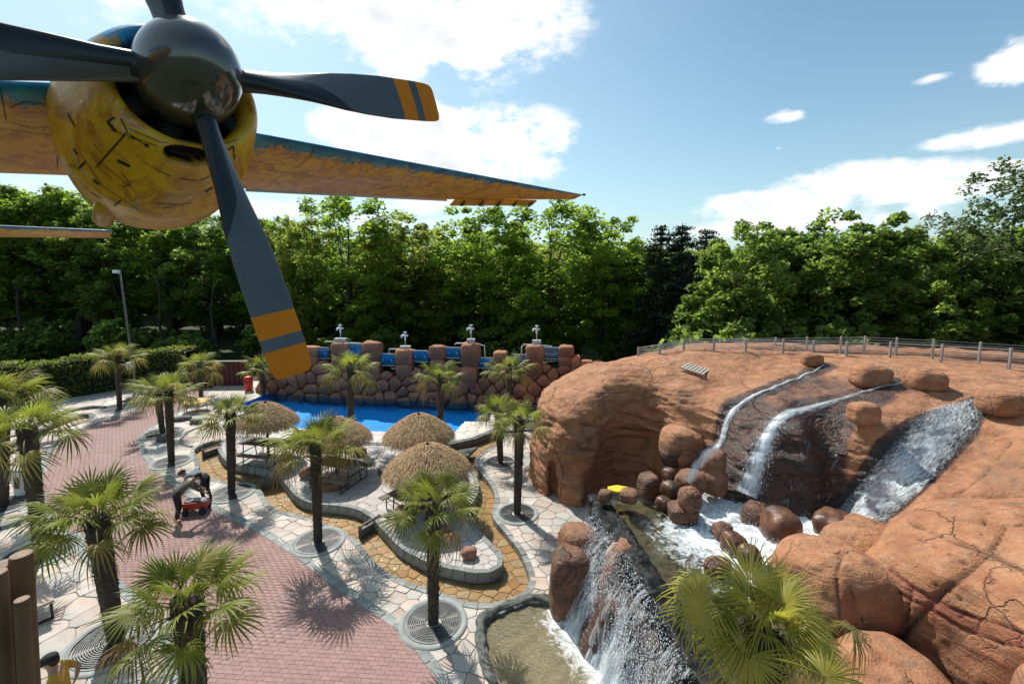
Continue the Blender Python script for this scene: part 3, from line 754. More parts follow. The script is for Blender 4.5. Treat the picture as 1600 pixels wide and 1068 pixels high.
# ------------------------------------------------------------------ straw parasols
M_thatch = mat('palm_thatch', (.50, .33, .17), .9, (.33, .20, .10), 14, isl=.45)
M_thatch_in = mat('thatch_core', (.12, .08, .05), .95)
M_wooddark = mat('dark_wood', (.055, .038, .028), .7, (.08, .055, .04), 8, bump=.4, bscale=30)
M_metal = mat('black_metal', (.03, .028, .026), .5, metal=.3)
M_white = mat('white_metal', (.75, .77, .78), .5)
def parasol(label, x, y, z0, R_, ze, za, seed):
    root = empty('straw_parasol', (x, y, z0)); tag(root, label, 'parasol', 'straw parasols'); r = random.Random(seed)
    mb = MB(); mb.tube([(0, 0, 0), (0, 0, za-.1)], .055, 10); mb.build('pole', M_wooddark, root, True)
    def prof(t):   # t 0 top .. 1 eaves : domed cone
        return R_*(t**.86), za-(za-ze)*(t**1.25)
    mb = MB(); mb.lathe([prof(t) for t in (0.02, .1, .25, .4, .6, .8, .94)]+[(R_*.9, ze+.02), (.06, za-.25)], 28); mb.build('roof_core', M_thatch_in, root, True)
    th = MB()
    for i in range(6400):
        t = math.sqrt(r.random())*1.0; a = r.uniform(0, 2*math.pi); L_ = r.uniform(.16, .36); rr, zz = prof(t)
        t2 = min(1.15, t+L_/R_*.75); r2 = R_*(t2**.86); z2 = za-(za-ze)*(t2**1.25)-(max(0, t2-1)*.9)
        d = Vector((math.cos(a), math.sin(a), 0)); a2 = a+r.uniform(-.14, .14)*(.3/max(.15, t)); d2 = Vector((math.cos(a2), math.sin(a2), 0)); q = Vector((-math.sin(a), math.cos(a), 0)); w = r.uniform(.006, .016)
        lift = r.uniform(.0, .035); p0 = d*rr+Vector((0, 0, zz+.01)); p1 = d2*r2+Vector((0, 0, z2+.015+lift)); pm = (p0+p1)/2+Vector((0, 0, .02+lift*.6))
        th.add([p0-q*w, p0+q*w, pm-q*w*.9, pm+q*w*.9, p1-q*w*.4, p1+q*w*.4], [(0, 1, 3, 2), (2, 3, 5, 4)])
    for i in range(420):   # ragged fringe
        a = r.uniform(0, 2*math.pi); d = Vector((math.cos(a), math.sin(a), 0)); q = Vector((-math.sin(a), math.cos(a), 0)); w = r.uniform(.006, .014); p0 = d*R_*.98+Vector((0, 0, ze+.03)); p1 = d*(R_*1.02+r.uniform(-.03, .07))+Vector((0, 0, ze-r.uniform(.06, .2)))
        th.add([p0-q*w, p0+q*w, p1+q*w*.4, p1-q*w*.4], [(0, 1, 2, 3)])
    o = th.build('thatch', M_thatch, root); tag(o, kind='stuff')
    mb = MB(); mb.lathe([(.05, za-.02), (.055, za+.03), (.03, za+.07), (.0, za+.08)], 10); mb.build('finial', M_wooddark, root, True)
    return root
def gp(px, py, z=0): p = at(px, py, z); return p.x, p.y
ZI = .12
UM = [('straw parasol at the far left of the four', (420, 716), 628, 88), ('straw parasol second from left above a dark picnic table', (526, 738), 652, 105), ('back straw parasol standing beside the blue pool', (656, 737), 646, 104), ('front straw parasol with a picnic table half under it', (670, 794), 693, 128)]
for i, (lb, b, apex, wpx) in enumerate(UM):
    x, y = gp(*b, ZI); best = min(((abs(proj((x, y, ZI+h))[1]-apex), h) for h in np.arange(1.5, 4, .02)))[1]
    zf = proj((x, y, ZI+best-.5))[2]; R_ = wpx/2*zf/FPX
    parasol(lb, x, y, ZI, R_, best-.75, best, 5+i)

# ------------------------------------------------------------------ picnic tables
M_plank = mat('weathered_plank', (.13, .095, .075), .8, (.19, .15, .125), 10, bump=.4, bscale=30, rnd=.15)
def picnic(label, x, y, z0, rz, L_=1.8, white=False):
    root = empty('picnic_table', (x, y, z0), rz); tag(root, label, 'picnic table', 'picnic tables on the island')
    for k in range(5):
        mb = MB(); mb.box((0, -.3+.15*k, .75), (L_, .138, .035)); mb.build('table_board', M_plank, root)
    for s in (-1, 1):
        for k in (0, 1):
            mb = MB(); mb.box((0, s*(.66+.135*k), .45), (L_, .125, .035)); mb.build('bench_board', M_plank, root)
    for ex in (-1, 1):
        xx = ex*(L_/2-.22)
        for s in (-1, 1):
            mb = MB(); mb.tube([(xx, s*.30, .73), (xx, s*.36, 0.02)], .022, 8); mb.build('leg', M_metal, root)
            mb = MB(); mb.tube([(xx, s*.74, .43), (xx, s*.74, 0.02)], .02, 8); mb.build('leg', M_metal, root)
        mb = MB(); mb.tube([(xx, -.78, .40), (xx, .78, .40)], .02, 8); mb.build('crossbar', M_metal, root)
        mb = MB(); mb.tube([(xx, -.74, .03), (xx, .74, .03)], .016, 8); mb.build('foot_bar', M_metal, root)
    return root
def axis(p0, p1, z):
    a = at(*p0, z); b = at(*p1, z); return (a.x+b.x)/2, (a.y+b.y)/2, math.atan2(b.y-a.y, b.x-a.x)
for lb, p0, p1, L_ in (('picnic table under the far left straw parasol', (386, 688), (440, 693), 1.9), ('dark picnic table under the second straw parasol from the left', (503, 718), (556, 727), 1.75),
                       ('picnic table beneath the back straw parasol by the pool', (640, 716), (684, 719), 1.6), ('picnic table under the front straw parasol, its near end sticking out', (628, 771), (670, 752), 1.7)):
    x, y, a = axis(p0, p1, .87); picnic(lb, x, y, ZI, a, L_)

# ------------------------------------------------------------------ loose rocks and small stones
def rock_mesh(name, size, material, seed, sub=3, rough=.25, freq=1.3, square=0.0, flat=0):
    bm = bmesh.new(); bmesh.ops.create_icosphere(bm, subdivisions=sub, radius=1.0); P = np.array([v.co[:] for v in bm.verts])
    if square:
        k = 2+square*6; P = P/((np.abs(P)**k).sum(1)**(1/k))[:, None]
    d = 1+rough*fbm(P*freq+seed*7.1, 4); P = P*d[:, None]*np.array(size)
    for v, p in zip(bm.verts, P): v.co = p
    me = bpy.data.meshes.new(name); bm.to_mesh(me); bm.free(); me.materials.append(material); me.polygons.foreach_set('use_smooth', [True]*len(me.polygons)); return me
M_redrock = mat('red_rock', (.22, .10, .065), .8, (.30, .15, .10), 4, bump=.5, bscale=20)
M_darkrock = mat('dark_slate', (.07, .07, .068), .8, (.11, .11, .105), 4, bump=.5, bscale=20)
def small_rock(label, px, size, material, z0=ZI, seed=1, rz=0., sq=.25, name='rock', cat='rock'):
    p = at(*px, z0); o = bpy.data.objects.new(name, rock_mesh(name, size, material, seed, 3, .16, 1.2, sq)); link(o)
    o.location = (p.x, p.y, z0+size[2]*.8); o.rotation_euler = (0, 0, rz); tag(o, label, cat, 'loose rocks'); return o
small_rock('upright brown stone between the two left picnic tables', (447, 727), (.17, .14, .32), M_redrock, seed=1)
small_rock('red stone left of the second picnic table', (481, 745), (.28, .2, .2), M_redrock, seed=2)
small_rock('flat dark stone in the shade of the second straw parasol', (520, 762), (.42, .26, .14), M_redrock, seed=3, rz=.5)
small_rock('brown stone behind the second straw parasol near the pool deck', (562, 711), (.3, .18, .17), M_redrock, seed=4)
small_rock('dark small stone left of the front straw parasol', (598, 741), (.2, .13, .12), M_darkrock, seed=5, rz=-.6)
small_rock('red stone at the near end of the front picnic table', (627, 802), (.2, .16, .15), M_redrock, seed=6)
small_rock('small red stone on the shaded front part of the island', (694, 832), (.17, .13, .14), M_redrock, seed=7, rz=.6)
small_rock('roundish red stone alone on the sunny front tip of the island', (733, 870), (.2, .16, .15), M_redrock, seed=8)
small_rock('flat dark stone on the terrace right of the brick path', (284, 656), (.42, .22, .12), M_darkrock, 0, 9, .5)
small_rock('square dark block on the terrace right of the brick path', (306, 661), (.26, .15, .13), M_darkrock, 0, 10, 0, .8)
small_rock('square dark block beside the close pair of palms', (255, 689), (.2, .17, .17), M_darkrock, 0, 11, .2, .8)
# slab bridging the channel behind the front parasol
mb = MB(); q = W([(711, 705), (746, 699), (727, 718), (700, 722)], .1); slab(mb, q, 0, .12, c=q[0]); o = mb.build('stone_slab', M_kerbdark, loc=(q[0][0], q[0][1], .15)); tag(o, 'flat dark stone slab over the channel behind the front straw parasol', 'slab')

# ------------------------------------------------------------------ small wooden weirs in the channel
M_weir = mat('grey_weathered_wood', (.12, .105, .09), .85, (.2, .18, .155), 9, bump=.4, bscale=30)
def weir(label, p0, p1, rails=False, hh=.34):
    a = at(*p0, -.2); b = at(*p1, -.2); L_ = (b-a).length; root = empty('weir_gate', ((a.x+b.x)/2, (a.y+b.y)/2, -.2), math.atan2(b.y-a.y, b.x-a.x)); tag(root, label, 'weir', 'small weirs across the channel')
    mb = MB(); mb.box((0, 0, .13), (L_, .07, .26)); mb.build('board', M_weir, root)
    for s in (-1, 1):
        mb = MB(); mb.box((s*(L_/2-.03), 0, (hh+.06)/2), (.06, .10, hh+.06)); mb.build('post', M_weir, root)
    mb = MB(); mb.box((0, 0, hh+.03), (L_*.86, .05, .05)); mb.build('rail', M_weir, root)
    if rails:
        for s in (-1, 1):
            mb = MB(); mb.tube([(s*L_*.42, 0, .3), (s*L_*.42, 0, .62)], .012, 6); mb.build('handle', M_metal, root)
        mb = MB(); mb.tube([(-L_*.45, 0, .62), (L_*.45, 0, .62)], .012, 6); mb.build('handrail', M_metal, root)
    return root
weir('weir with a thin handrail at the upper left bend of the channel', (317, 716), (346, 706), True)
weir('dark weir across the channel right of the light green palm', (410, 766), (442, 752))
weir('weir across the channel right of the tall palm', (562, 841), (594, 821))

# ------------------------------------------------------------------ red bin, yellow table, bench, hedge-side things
M_red = mat('red_plastic', (.55, .02, .015), .4)
M_yellow = mat('yellow_paint', (.55, .33, .02), .6, (.45, .22, .02), 6)
p = at(389, 610); root = empty('litter_bin', (p.x, p.y, 0)); tag(root, 'red cylindrical litter bin near the end of the red fence', 'bin')
mb = MB(); mb.lathe([(.2, 0), (.25, .1), (.27, .75), (.27, .8)], 20, capb=True); mb.build('body', M_red, root, True)
mb = MB(); mb.lathe([(.28, .8), (.28, .88), (.2, .95), (0.02, .97)], 20); mb.build('lid', M_red, root, True)
mb = MB(); mb.box((0, -.27, .6), (.2, .03, .12)); mb.build('slot', M_metal, root)
p = at(308, 641); root = empty('yellow_table', (p.x, p.y, 0), .1); tag(root, 'low table with worn yellow top at the edge of the brick path', 'table')
mb = MB(); mb.lathe([(0.02, .5), (.62, .5), (.66, .53), (.64, .56), (0.02, .57)], 24); mb.build('table_top', M_yellow, root)
for a in range(6):
    mb = MB(); c, s = math.cos(a*math.pi/3), math.sin(a*math.pi/3); mb.tube([(.5*c, .5*s, .5), (.55*c, .55*s, 0)], .02, 6); mb.build('leg', M_metal, root)
# bench at the left beside the logs
M_stoneseat = mat('pink_stone_slab', (.42, .28, .22), .8, (.55, .42, .35), 5, bump=.3)
x, y, a = axis((48, 905), (64, 945), .45)
root = empty('stone_bench', (x, y, 0), a); tag(root, 'bench with pinkish stone seat behind the log palisade', 'bench')
mb = MB(); mb.box((0, 0, .45), (1.5, .42, .06)); mb.build('seat', M_stoneseat, root)
for s in (-1, 1):
    for t in (-1, 1):
        mb = MB(); mb.box((s*.65, t*.16, .21), (.05, .05, .42)); mb.build('leg', M_metal, root)
    mb = MB(); mb.box((s*.65, 0, .03), (.05, .32, .04)); mb.build('foot_bar', M_metal, root)
x, y = gp(36, 772, 0); root = empty('waste_box', (x, y, 0)); tag(root, 'narrow grey box post between the two leftmost palm trunks', 'post box')
mb = MB(); mb.box((0, 0, .45), (.3, .3, .9)); mb.build('body', M_white, root); mb = MB(); mb.box((0, -.16, .5), (.16, .02, .4)); mb.build('opening', M_metal, root); mb = MB(); mb.box((0, 0, .93), (.36, .36, .06)); mb.build('lid', M_conc, root)

# ------------------------------------------------------------------ lamp post, wooden mast, fence, hedge
M_pole = mat('grey_pole', (.22, .21, .2), .6, (.3, .29, .27), 3)
M_darkpole = mat('dark_grey_pole', (.10, .095, .085), .7, (.16, .15, .135), 3)
p = at(213, 612); root = empty('lamp_post', (p.x, p.y, 0)); tag(root, 'tall grey pole with a small white floodlight at its top', 'lamp post')
mb = MB(); mb.tube([(0, 0, 0), (-.15, 0, 4), (-.3, 0, 7.6)], [.08, .065, .045], 10); mb.build('mast', M_darkpole, root, True)
mb = MB(); mb.box((-.40, -.15, 7.72), (.30, .25, .2), mi=0); mb.build('floodlight', M_white, root)
mb = MB(); mb.box((-.1, -.16, 1.75), (.32, .25, .45)); mb.build('loudspeaker', M_white, root)
mb = MB(); mb.tube([(-.33, .05, 7.5), (-.42, -.1, 7.65)], .03, 6); mb.build('bracket', M_pole, root)
p = at(377, 590); root = empty('lamp_post', (p.x, p.y+3, 0)); tag(root, 'thin pale pole in front of the dark wood left of the propeller tip', 'lamp post')
mb = MB(); mb.tube([(0, 0, 0), (0, 0, 5)], .045, 8); mb.build('mast', M_white, root); mb = MB(); mb.lathe([(.12, 5), (.16, 5.1), (.03, 5.3)], 10); mb.build('lamp_head', M_white, root)
# corrugated dark red fence
M_fence = mat('dark_red_sheet', (.10, .015, .02), .5, (.075, .012, .015), 4); M_cap = mat('pale_fence_cap', (.45, .42, .38), .7)
FA = at(296, 604); FB = at(388, 603); root = empty('corrugated_fence', (FA.x, FA.y+.2, 0), math.atan2(FB.y-FA.y, FB.x-FA.x)); tag(root, 'dark red corrugated metal fence with pale capping at the end of the brick path', 'fence')
L_ = (FB-FA).length; n = int(L_/.3)
for k in range(n):
    mb = MB(); w = L_/n; x0 = k*w; mb.add([(x0+w*t, d, z) for z in (0, 1.65) for t, d in ((0, 0), (.3, 0), (.42, -.05), (.86, -.05), (.985, 0))], [(i, i+1, i+6, i+5) for i in range(4)]); mb.build('panel', M_fence, root)
mb = MB(); mb.box((L_/2, -.02, 1.69), (L_, .14, .07)); mb.build('cap_rail', M_cap, root)
mb = MB(); mb.box((L_/2, .03, .8), (L_, .03, 1.6)); mb.build('backing', M_fence, root)

def leaf_cards(P, size, rr, aspect=.6, up=.3):
    """P (n,3): a small bent quad at each point"""
    n = len(P); d = rr.normal(size=(n, 3)); d[:, 2] = np.abs(d[:, 2])*1.0+up; d /= np.linalg.norm(d, axis=1)[:, None]
    a = rr.normal(size=(n, 3)); u = np.cross(d, a); u /= np.linalg.norm(u, axis=1)[:, None]; v = np.cross(d, u)
    s = (size*rr.uniform(.6, 1.35, n))[:, None]; V = np.stack([P-u*s, P+v*s*aspect-d*s*.0, P+u*s, P-v*s*aspect], 1).reshape(-1, 3)
    return V, np.arange(4*n).reshape(-1, 4)
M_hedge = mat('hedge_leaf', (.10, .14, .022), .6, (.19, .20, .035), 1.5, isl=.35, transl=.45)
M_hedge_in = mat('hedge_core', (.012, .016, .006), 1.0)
hq = smooth([tuple(at(-60, 640)[:2]), tuple(at(40, 632)[:2]), tuple(at(105, 622)[:2]), tuple(at(183, 609)[:2]), tuple(at(212, 604)[:2]), tuple(at(255, 600)[:2]), tuple(at(292, 600)[:2])], False, .5)
A = offset(hq, 0.0, False); B = offset(hq, 1.3, False); HH = 2.35
root = empty('hedge', (0, 0, 0)); tag(root, 'long clipped green hedge along the left edge of the terrace', 'hedge')
V = []; Fh = []
for a, b in zip(A, B):
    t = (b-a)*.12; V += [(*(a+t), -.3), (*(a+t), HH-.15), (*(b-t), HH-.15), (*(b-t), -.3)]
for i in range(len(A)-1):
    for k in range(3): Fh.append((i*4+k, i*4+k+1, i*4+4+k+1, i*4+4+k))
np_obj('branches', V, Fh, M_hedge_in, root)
pts = []
for i in range(len(A)-1):
    L_ = np.hypot(*(A[i+1]-A[i])); wob = .09*math.sin(i*.7)+.06*math.sin(i*2.1)
    n = int(520*L_); t = RS.rand(n)[:, None]; base = A[i]+(A[i+1]-A[i])*t; bk = B[i]+(B[i+1]-B[i])*t; f = RS.rand(n); jj = RS.normal(0, .05, (n, 3))
    isf = f < .58; w = np.where(isf, RS.rand(n)*.04, (f-.58)/.42)[:, None]; zz = np.where(isf, RS.rand(n)*(HH+wob), HH+wob)
    p = np.c_[base*(1-w)+bk*w, zz]+jj; pts.append(p)
pts = np.vstack(pts); V, Fq = leaf_cards(pts, .075, RS); o = np_obj('foliage', V, Fq, M_hedge, root); tag(o, kind='stuff')
# ------------------------------------------------------------------ the big artificial rock with its streams
def rock_material(name, wet_attr=True, scale=1.0):
    m = bpy.data.materials.new(name); m.use_nodes = True; nt = m.node_tree; N = nt.nodes; L = nt.links; b = N['Principled BSDF']
    tc = N.new('ShaderNodeTexCoord')
    def mp(sx, sy, sz, rx=0, ry=0):
        k = N.new('ShaderNodeMapping'); k.inputs['Scale'].default_value = (sx, sy, sz); k.inputs['Rotation'].default_value = (rx, ry, 0); L.new(tc.outputs['Object'], k.inputs['Vector']); return k.outputs[0]
    def noise(vec, sc, det=6, ro=.55, dist=0):
        n = N.new('ShaderNodeTexNoise'); n.inputs['Scale'].default_value = sc; n.inputs['Detail'].default_value = det; n.inputs['Roughness'].default_value = ro; n.inputs['Distortion'].default_value = dist
        L.new(vec, n.inputs['Vector']); return n.outputs['Fac']
    def mr(v, a, b_, c=0, d=1):
        k = N.new('ShaderNodeMapRange'); L.new(v, k.inputs[0]); k.inputs[1].default_value = a; k.inputs[2].default_value = b_; k.inputs[3].default_value = c; k.inputs[4].default_value = d; return k.outputs[0]
    def mix(f, a, c, mode='MIX'):
        k = N.new('ShaderNodeMix'); k.data_type = 'RGBA'; k.blend_type = mode
        if isinstance(f, float): k.inputs[0].default_value = f
        else: L.new(f, k.inputs[0])
        for i, v in ((6, a), (7, c)):
            if isinstance(v, tuple): k.inputs[i].default_value = (*v, 1)
            else: L.new(v, k.inputs[i])
        return k.outputs[2]
    def mth(op, a, c):
        k = N.new('ShaderNodeMath'); k.operation = op
        for i, v in ((0, a), (1, c)):
            if isinstance(v, float): k.inputs[i].default_value = v
            else: L.new(v, k.inputs[i])
        return k.outputs[0]
    o1 = mp(1, 1, 1); big = noise(o1, .8, 4); med = noise(o1, 3.2, 6, .6); fine = noise(o1, 22, 6, .65)
    lay_v = mp(.7, .7, 4.2, .12, -.08); layers = noise(lay_v, 1.6, 7, .6, .4)
    c = mix(mr(big, .35, .65), (.32, .125, .055), (.44, .195, .09))
    c = mix(mr(med, .42, .7, 0, .75), c, (.51, .27, .14))
    c = mix(mr(layers, .52, .72, 0, .55), c, (.25, .085, .04))
    c = mix(mr(fine, .35, .7, 0, .35), c, (.23, .10, .055))
    # grey-green weathering runs
    run = noise(mp(2.0, 2.0, .35), 1.2, 5, .6, .3); c = mix(mr(run, .54, .72, 0, .6), c, (.13, .10, .07)); st2 = noise(mp(.45, .45, .3), 1.6, 7, .7, .8); c = mix(mr(st2, .53, .66, 0, .5), c, (.16, .095, .06)); st3 = noise(mp(1.1, 1.1, 1.1), .9, 6, .65, .5); c = mix(mr(st3, .56, .70, 0, .5), c, (.44, .27, .16))
    dirt = N.new('ShaderNodeAttribute'); dirt.attribute_name = 'crack'; c = mix(mr(dirt.outputs['Fac'], 0, 1, 0, .85), c, (.045, .028, .02))
    # hairline joints like a net over the artificial rock
    vr = N.new('ShaderNodeTexVoronoi'); vr.feature = 'DISTANCE_TO_EDGE'; vr.inputs['Scale'].default_value = 1.0
    wv = N.new('ShaderNodeVectorMath'); wv.operation = 'ADD'; nn = N.new('ShaderNodeTexNoise'); nn.inputs['Scale'].default_value = 1.4; nn.inputs['Detail'].default_value = 5; L.new(tc.outputs['Object'], nn.inputs['Vector'])
    sc_ = N.new('ShaderNodeVectorMath'); sc_.operation = 'SCALE'; sc_.inputs[3].default_value = .9; L.new(nn.outputs['Color'], sc_.inputs[0]); L.new(mp(.75, .75, 1.25), wv.inputs[0]); L.new(sc_.outputs[0], wv.inputs[1]); L.new(wv.outputs[0], vr.inputs['Vector'])
    msk = mr(noise(o1, .55, 2), .50, .62, 0, .8); edge = mr(vr.outputs['Distance'], .0, .022, 1, 0); joint = mth('MULTIPLY', edge, msk)
    c = mix(mth('MULTIPLY', joint, .5), c, (.07, .045, .03))
    red = N.new('ShaderNodeAttribute'); red.attribute_name = 'redband'; c = mix(red.outputs['Fac'], c, (.26, .065, .045))
    wet = N.new('ShaderNodeAttribute'); wet.attribute_name = 'wet'
    wn = noise(mp(1, 1, 1), 2.6, 8, .65, .5); w = mr(mth('ADD', wet.outputs['Fac'], mth('MULTIPLY', mth('SUBTRACT', wn, .5), .75)), .22, .62)
    wl = noise(mp(1.2, 1.2, 5.0, .25, -.2), 2.2, 8, .65, .6)
    wc = mix(mr(wl, .42, .62), (.105, .036, .017), (.022, .017, .015)); wc = mix(mr(wet.outputs['Fac'], .9, 1.5, 0, .9), wc, (.022, .021, .021)); c = mix(w, c, wc)
    L.new(c, b.inputs['Base Color']); L.new(mr(w, 0, 1, .86, .36), b.inputs['Roughness'])
    h = mth('ADD', mth('MULTIPLY', layers, .9), mth('ADD', mth('MULTIPLY', med, .7), mth('MULTIPLY', fine, .28))); h = mth('SUBTRACT', h, mth('MULTIPLY', joint, .5))
    bp = N.new('ShaderNodeBump'); bp.inputs['Strength'].default_value = .9; bp.inputs['Distance'].default_value = .13; L.new(h, bp.inputs['Height']); L.new(bp.outputs[0], b.inputs['Normal'])
    return m
M_rock = rock_material('terracotta_rock')
M_wetrock = mat('wet_brown_rock', (.07, .032, .02), .4, (.17, .075, .04), 4, bump=.8, bscale=9, spec=.4, col3=(.03, .025, .022), n3=1.2)

# height control points: (px, py, z) on the photograph, put where they lie
HC = [(870,606,3.45),(900,582,3.95),(950,566,4.25),(1000,556,4.5),(1040,545,4.6),(1090,541,4.7),(1180,547,4.75),(1250,553,4.7),(1300,556,4.65),(1400,560,4.7),(1500,572,4.65),(1590,582,4.6),(1700,600,4.5),
      (880,640,3.15),(930,625,3.6),(975,605,3.9),(1020,600,4.0),(1060,610,3.95),(1000,640,3.35),(1050,648,3.3),(1090,640,3.5),(1120,610,3.95),(1180,580,4.3),(1240,575,4.45),(1120,645,3.6),
      (1150,640,3.75),(1140,670,3.3),(1120,700,2.6),(1100,730,1.9),(1180,610,4.2),(1210,640,4.0),(1180,680,3.3),(1170,720,2.8),(1165,780,1.75),
      (1250,610,4.2),(1300,600,4.3),(1290,635,4.05),(1240,655,3.85),(1215,690,3.3),(1210,750,2.4),(1205,805,1.6),(1260,700,3.3),(1250,760,2.3),(1250,815,1.55),(1300,760,2.3),(1300,815,1.55),
      (1310,680,3.45),(1340,630,4.15),(1350,665,3.95),(1330,720,3.0),(1400,610,4.4),(1400,650,4.0),(1370,700,3.45),(1350,760,2.6),(1340,815,1.6),(1450,640,4.15),(1530,622,4.35),(1500,660,3.9),(1440,720,3.2),(1400,775,2.5),(1380,815,1.8),
      (1600,640,4.4),(1600,690,3.9),(1550,700,3.6),(1500,750,3.0),(1450,790,2.7),(1420,830,2.1),(1600,740,3.5),(1700,700,4.0),(1540,780,3.0),(1600,790,3.1),(1700,800,3.2),
      (1250,860,1.5),(1200,920,1.5),(1330,860,1.6),(1300,920,1.3),(1400,950,1.0),(1500,1000,1.2),(1600,900,1.8),(1400,1068,.4),(1600,1068,.8)]
CP = np.array([[*at(a, b, z)[:2], z] for a, b, z in HC])
CP = np.vstack([CP, [[8, 24, 2.9], [14, 24, 3.0], [22, 22, 3.4], [25, 16, 4.2], [22, 10, 3.6], [12, 6, 1.5], [7, 21, 3.9], [10, 21, 3.9], [14, 20.5, 4.0], [17, 18.5, 4.3], [18, 20.5, 4.0], [4, 22, 3.2], [2.6, 19, 3.4]]])
def rbf_fit(P, z, lam=.02):
    d = np.hypot(P[:, None, 0]-P[None, :, 0], P[:, None, 1]-P[None, :, 1]); n = len(P)
    K = np.sqrt(d*d+.05); A_ = np.zeros((n+3, n+3)); A_[:n, :n] = -K-np.eye(n)*lam*-1; A_[:n, n] = 1; A_[:n, n+1:] = P; A_[n, :n] = 1; A_[n+1:, :n] = P.T
    return np.linalg.solve(A_, np.r_[z, 0, 0, 0])
w_ = rbf_fit(CP[:, :2], CP[:, 2])
def hfun(P):
    out = np.full(len(P), w_[-3])+P@w_[-2:]
    for i in range(len(CP)): out -= w_[i]*np.sqrt((P[:, 0]-CP[i, 0])**2+(P[:, 1]-CP[i, 1])**2+.05)
    return out
g0, g1, res = np.array([0., 6.2, -.35]), np.array([24., 25., 5.9]), .1
nx, ny, nz = [int(v) for v in np.ceil((g1-g0)/res)]
X = g0[0]+np.arange(nx)*res; Y = g0[1]+np.arange(ny)*res; Z = g0[2]+np.arange(nz)*res
XY = np.stack(np.meshgrid(X, Y, indexing='ij'), -1).reshape(-1, 2)
H_ = hfun(XY); H_ = np.minimum(H_, 5.0)+.05*fbm(np.c_[XY*1.1, XY[:, :1]*0], 3)
H_ = H_.reshape(nx, ny)
# outline of the mound seen from above
# left lobe: cliffs; the front right side runs under the boulders
out_ = smooth([(1.05, 17.6), (.95, 16.6), (1.35, 15.4), (2.05, 14.75), (2.75, 14.7), (3.3, 15.15), (4.0, 15.5), (4.8, 15.2), (5.2, 14.3), (5.35, 13.3), (4.9, 12.0), (5.2, 10.6), (6.3, 9.4), (8.2, 8.6), (9.5, 6.5), (23.5, 6.5), (23.5, 24.4), (5.5, 24.4), (3.5, 23.), (2.2, 20.5), (1.5, 18.8)], True, .3)
D = dist_poly(XY, out_, True); D = np.where(inside(out_, XY), -D, D).reshape(nx, ny)
gx, gy = np.gradient(H_, res); gm = np.sqrt(1+np.minimum(gx**2+gy**2, 9))
F1 = (Z[None, None, :]-H_[:, :, None])/gm[:, :, None]
taper = .10*(3.2-Z)            # wall leans out a little at its foot
bulge = -.28*np.exp(-((Z-1.1)/.8)**2)*0
F2 = D[:, :, None]-taper[None, None, :]
k_ = .65; h_ = np.clip(.5+.5*(F1-F2)/k_, 0, 1); SDF = F2*(1-h_)+F1*h_+k_*h_*(1-h_)
# hollow in the left wall (shaded alcove) and vertical folds
GX, GY, GZ = X[:, None, None], Y[None, :, None], Z[None, None, :]
def carve(cx, cy, cz, rx, ry, rz, k=.3):
    global SDF
    q = (np.sqrt(((GX-cx)/rx)**2+((GY-cy)/ry)**2+((GZ-cz)/rz)**2)-1)*min(rx, ry, rz); a = -q; h = np.clip(.5+.5*(SDF-a)/k, 0, 1); SDF = a*(1-h)+SDF*h+k*h*(1-h)
def addb(cx, cy, cz, rx, ry, rz, k=.3):
    global SDF
    q = (np.sqrt(((GX-cx)/rx)**2+((GY-cy)/ry)**2+((GZ-cz)/rz)**2)-1)*min(rx, ry, rz); h = np.clip(.5+.5*(SDF-q)/k, 0, 1); SDF = q*h+SDF*(1-h)-k*h*(1-h)
carve(3.9, 14.9, 1.0, 1.15, .9, 1.9, .45); carve(3.2, 14.6, .4, .7, .55, 1.4, .3)
carve(1.45, 15.05, 1.1, .16, .5, 1.7, .25)
addb(2.15, 15.1, 1.9, .75, .6, 1.0, .4); addb(5.3, 13.7, 1.7, .55, .6, 1.2, .3)
# naive surface nets
inside_ = SDF < 0
c8 = [inside_[i:nx-1+i, j:ny-1+j, k:nz-1+k] for i in (0, 1) for j in (0, 1) for k in (0, 1)]
cnt = sum(c.astype(np.int8) for c in c8); act = (cnt > 0) & (cnt < 8); idx = -np.ones(act.shape, dtype=np.int64); ai = np.argwhere(act); idx[act] = np.arange(len(ai))
acc = np.zeros((len(ai), 3)); num = np.zeros(len(ai))
for e0 in [(i, j, k) for i in (0, 1) for j in (0, 1) for k in (0, 1)]:
    for ax in range(3):
        if e0[ax]: continue
        e1 = list(e0); e1[ax] = 1
        a = SDF[ai[:, 0]+e0[0], ai[:, 1]+e0[1], ai[:, 2]+e0[2]]; b_ = SDF[ai[:, 0]+e1[0], ai[:, 1]+e1[1], ai[:, 2]+e1[2]]
        cr_ = (a < 0) != (b_ < 0); t = np.where(cr_, a/np.where(cr_, a-b_, 1), 0); p = np.tile(np.array(e0, float), (len(ai), 1)); p[:, ax] += t; acc += p*cr_[:, None]; num += cr_
VV = g0+(ai+acc/num[:, None])*res; QF = []
for ax in range(3):
    s0 = [slice(0, nx-1), slice(0, ny-1), slice(0, nz-1)]
    a = inside_[:-1, :-1, :-1]; sh = [0, 0, 0]; sh[ax] = 1; b_ = inside_[sh[0]:nx-1+sh[0], sh[1]:ny-1+sh[1], sh[2]:nz-1+sh[2]]
    for flip, cond in ((False, a & ~b_), (True, ~a & b_)):
        e = np.argwhere(cond); o1_, o2_ = [(1, 2), (2, 0), (0, 1)][ax]; e = e[(e[:, o1_] > 0) & (e[:, o2_] > 0)]
        d1 = np.zeros(3, int); d1[o1_] = 1; d2 = np.zeros(3, int); d2[o2_] = 1
        q = [idx[tuple((e-d).T)] for d in (d1*0, d1, d1+d2, d2)]; q = np.stack(q, 1)
        if flip: q = q[:, ::-1]
        QF.append(q)
QF = np.vstack(QF); QF = QF[(QF >= 0).all(1)]
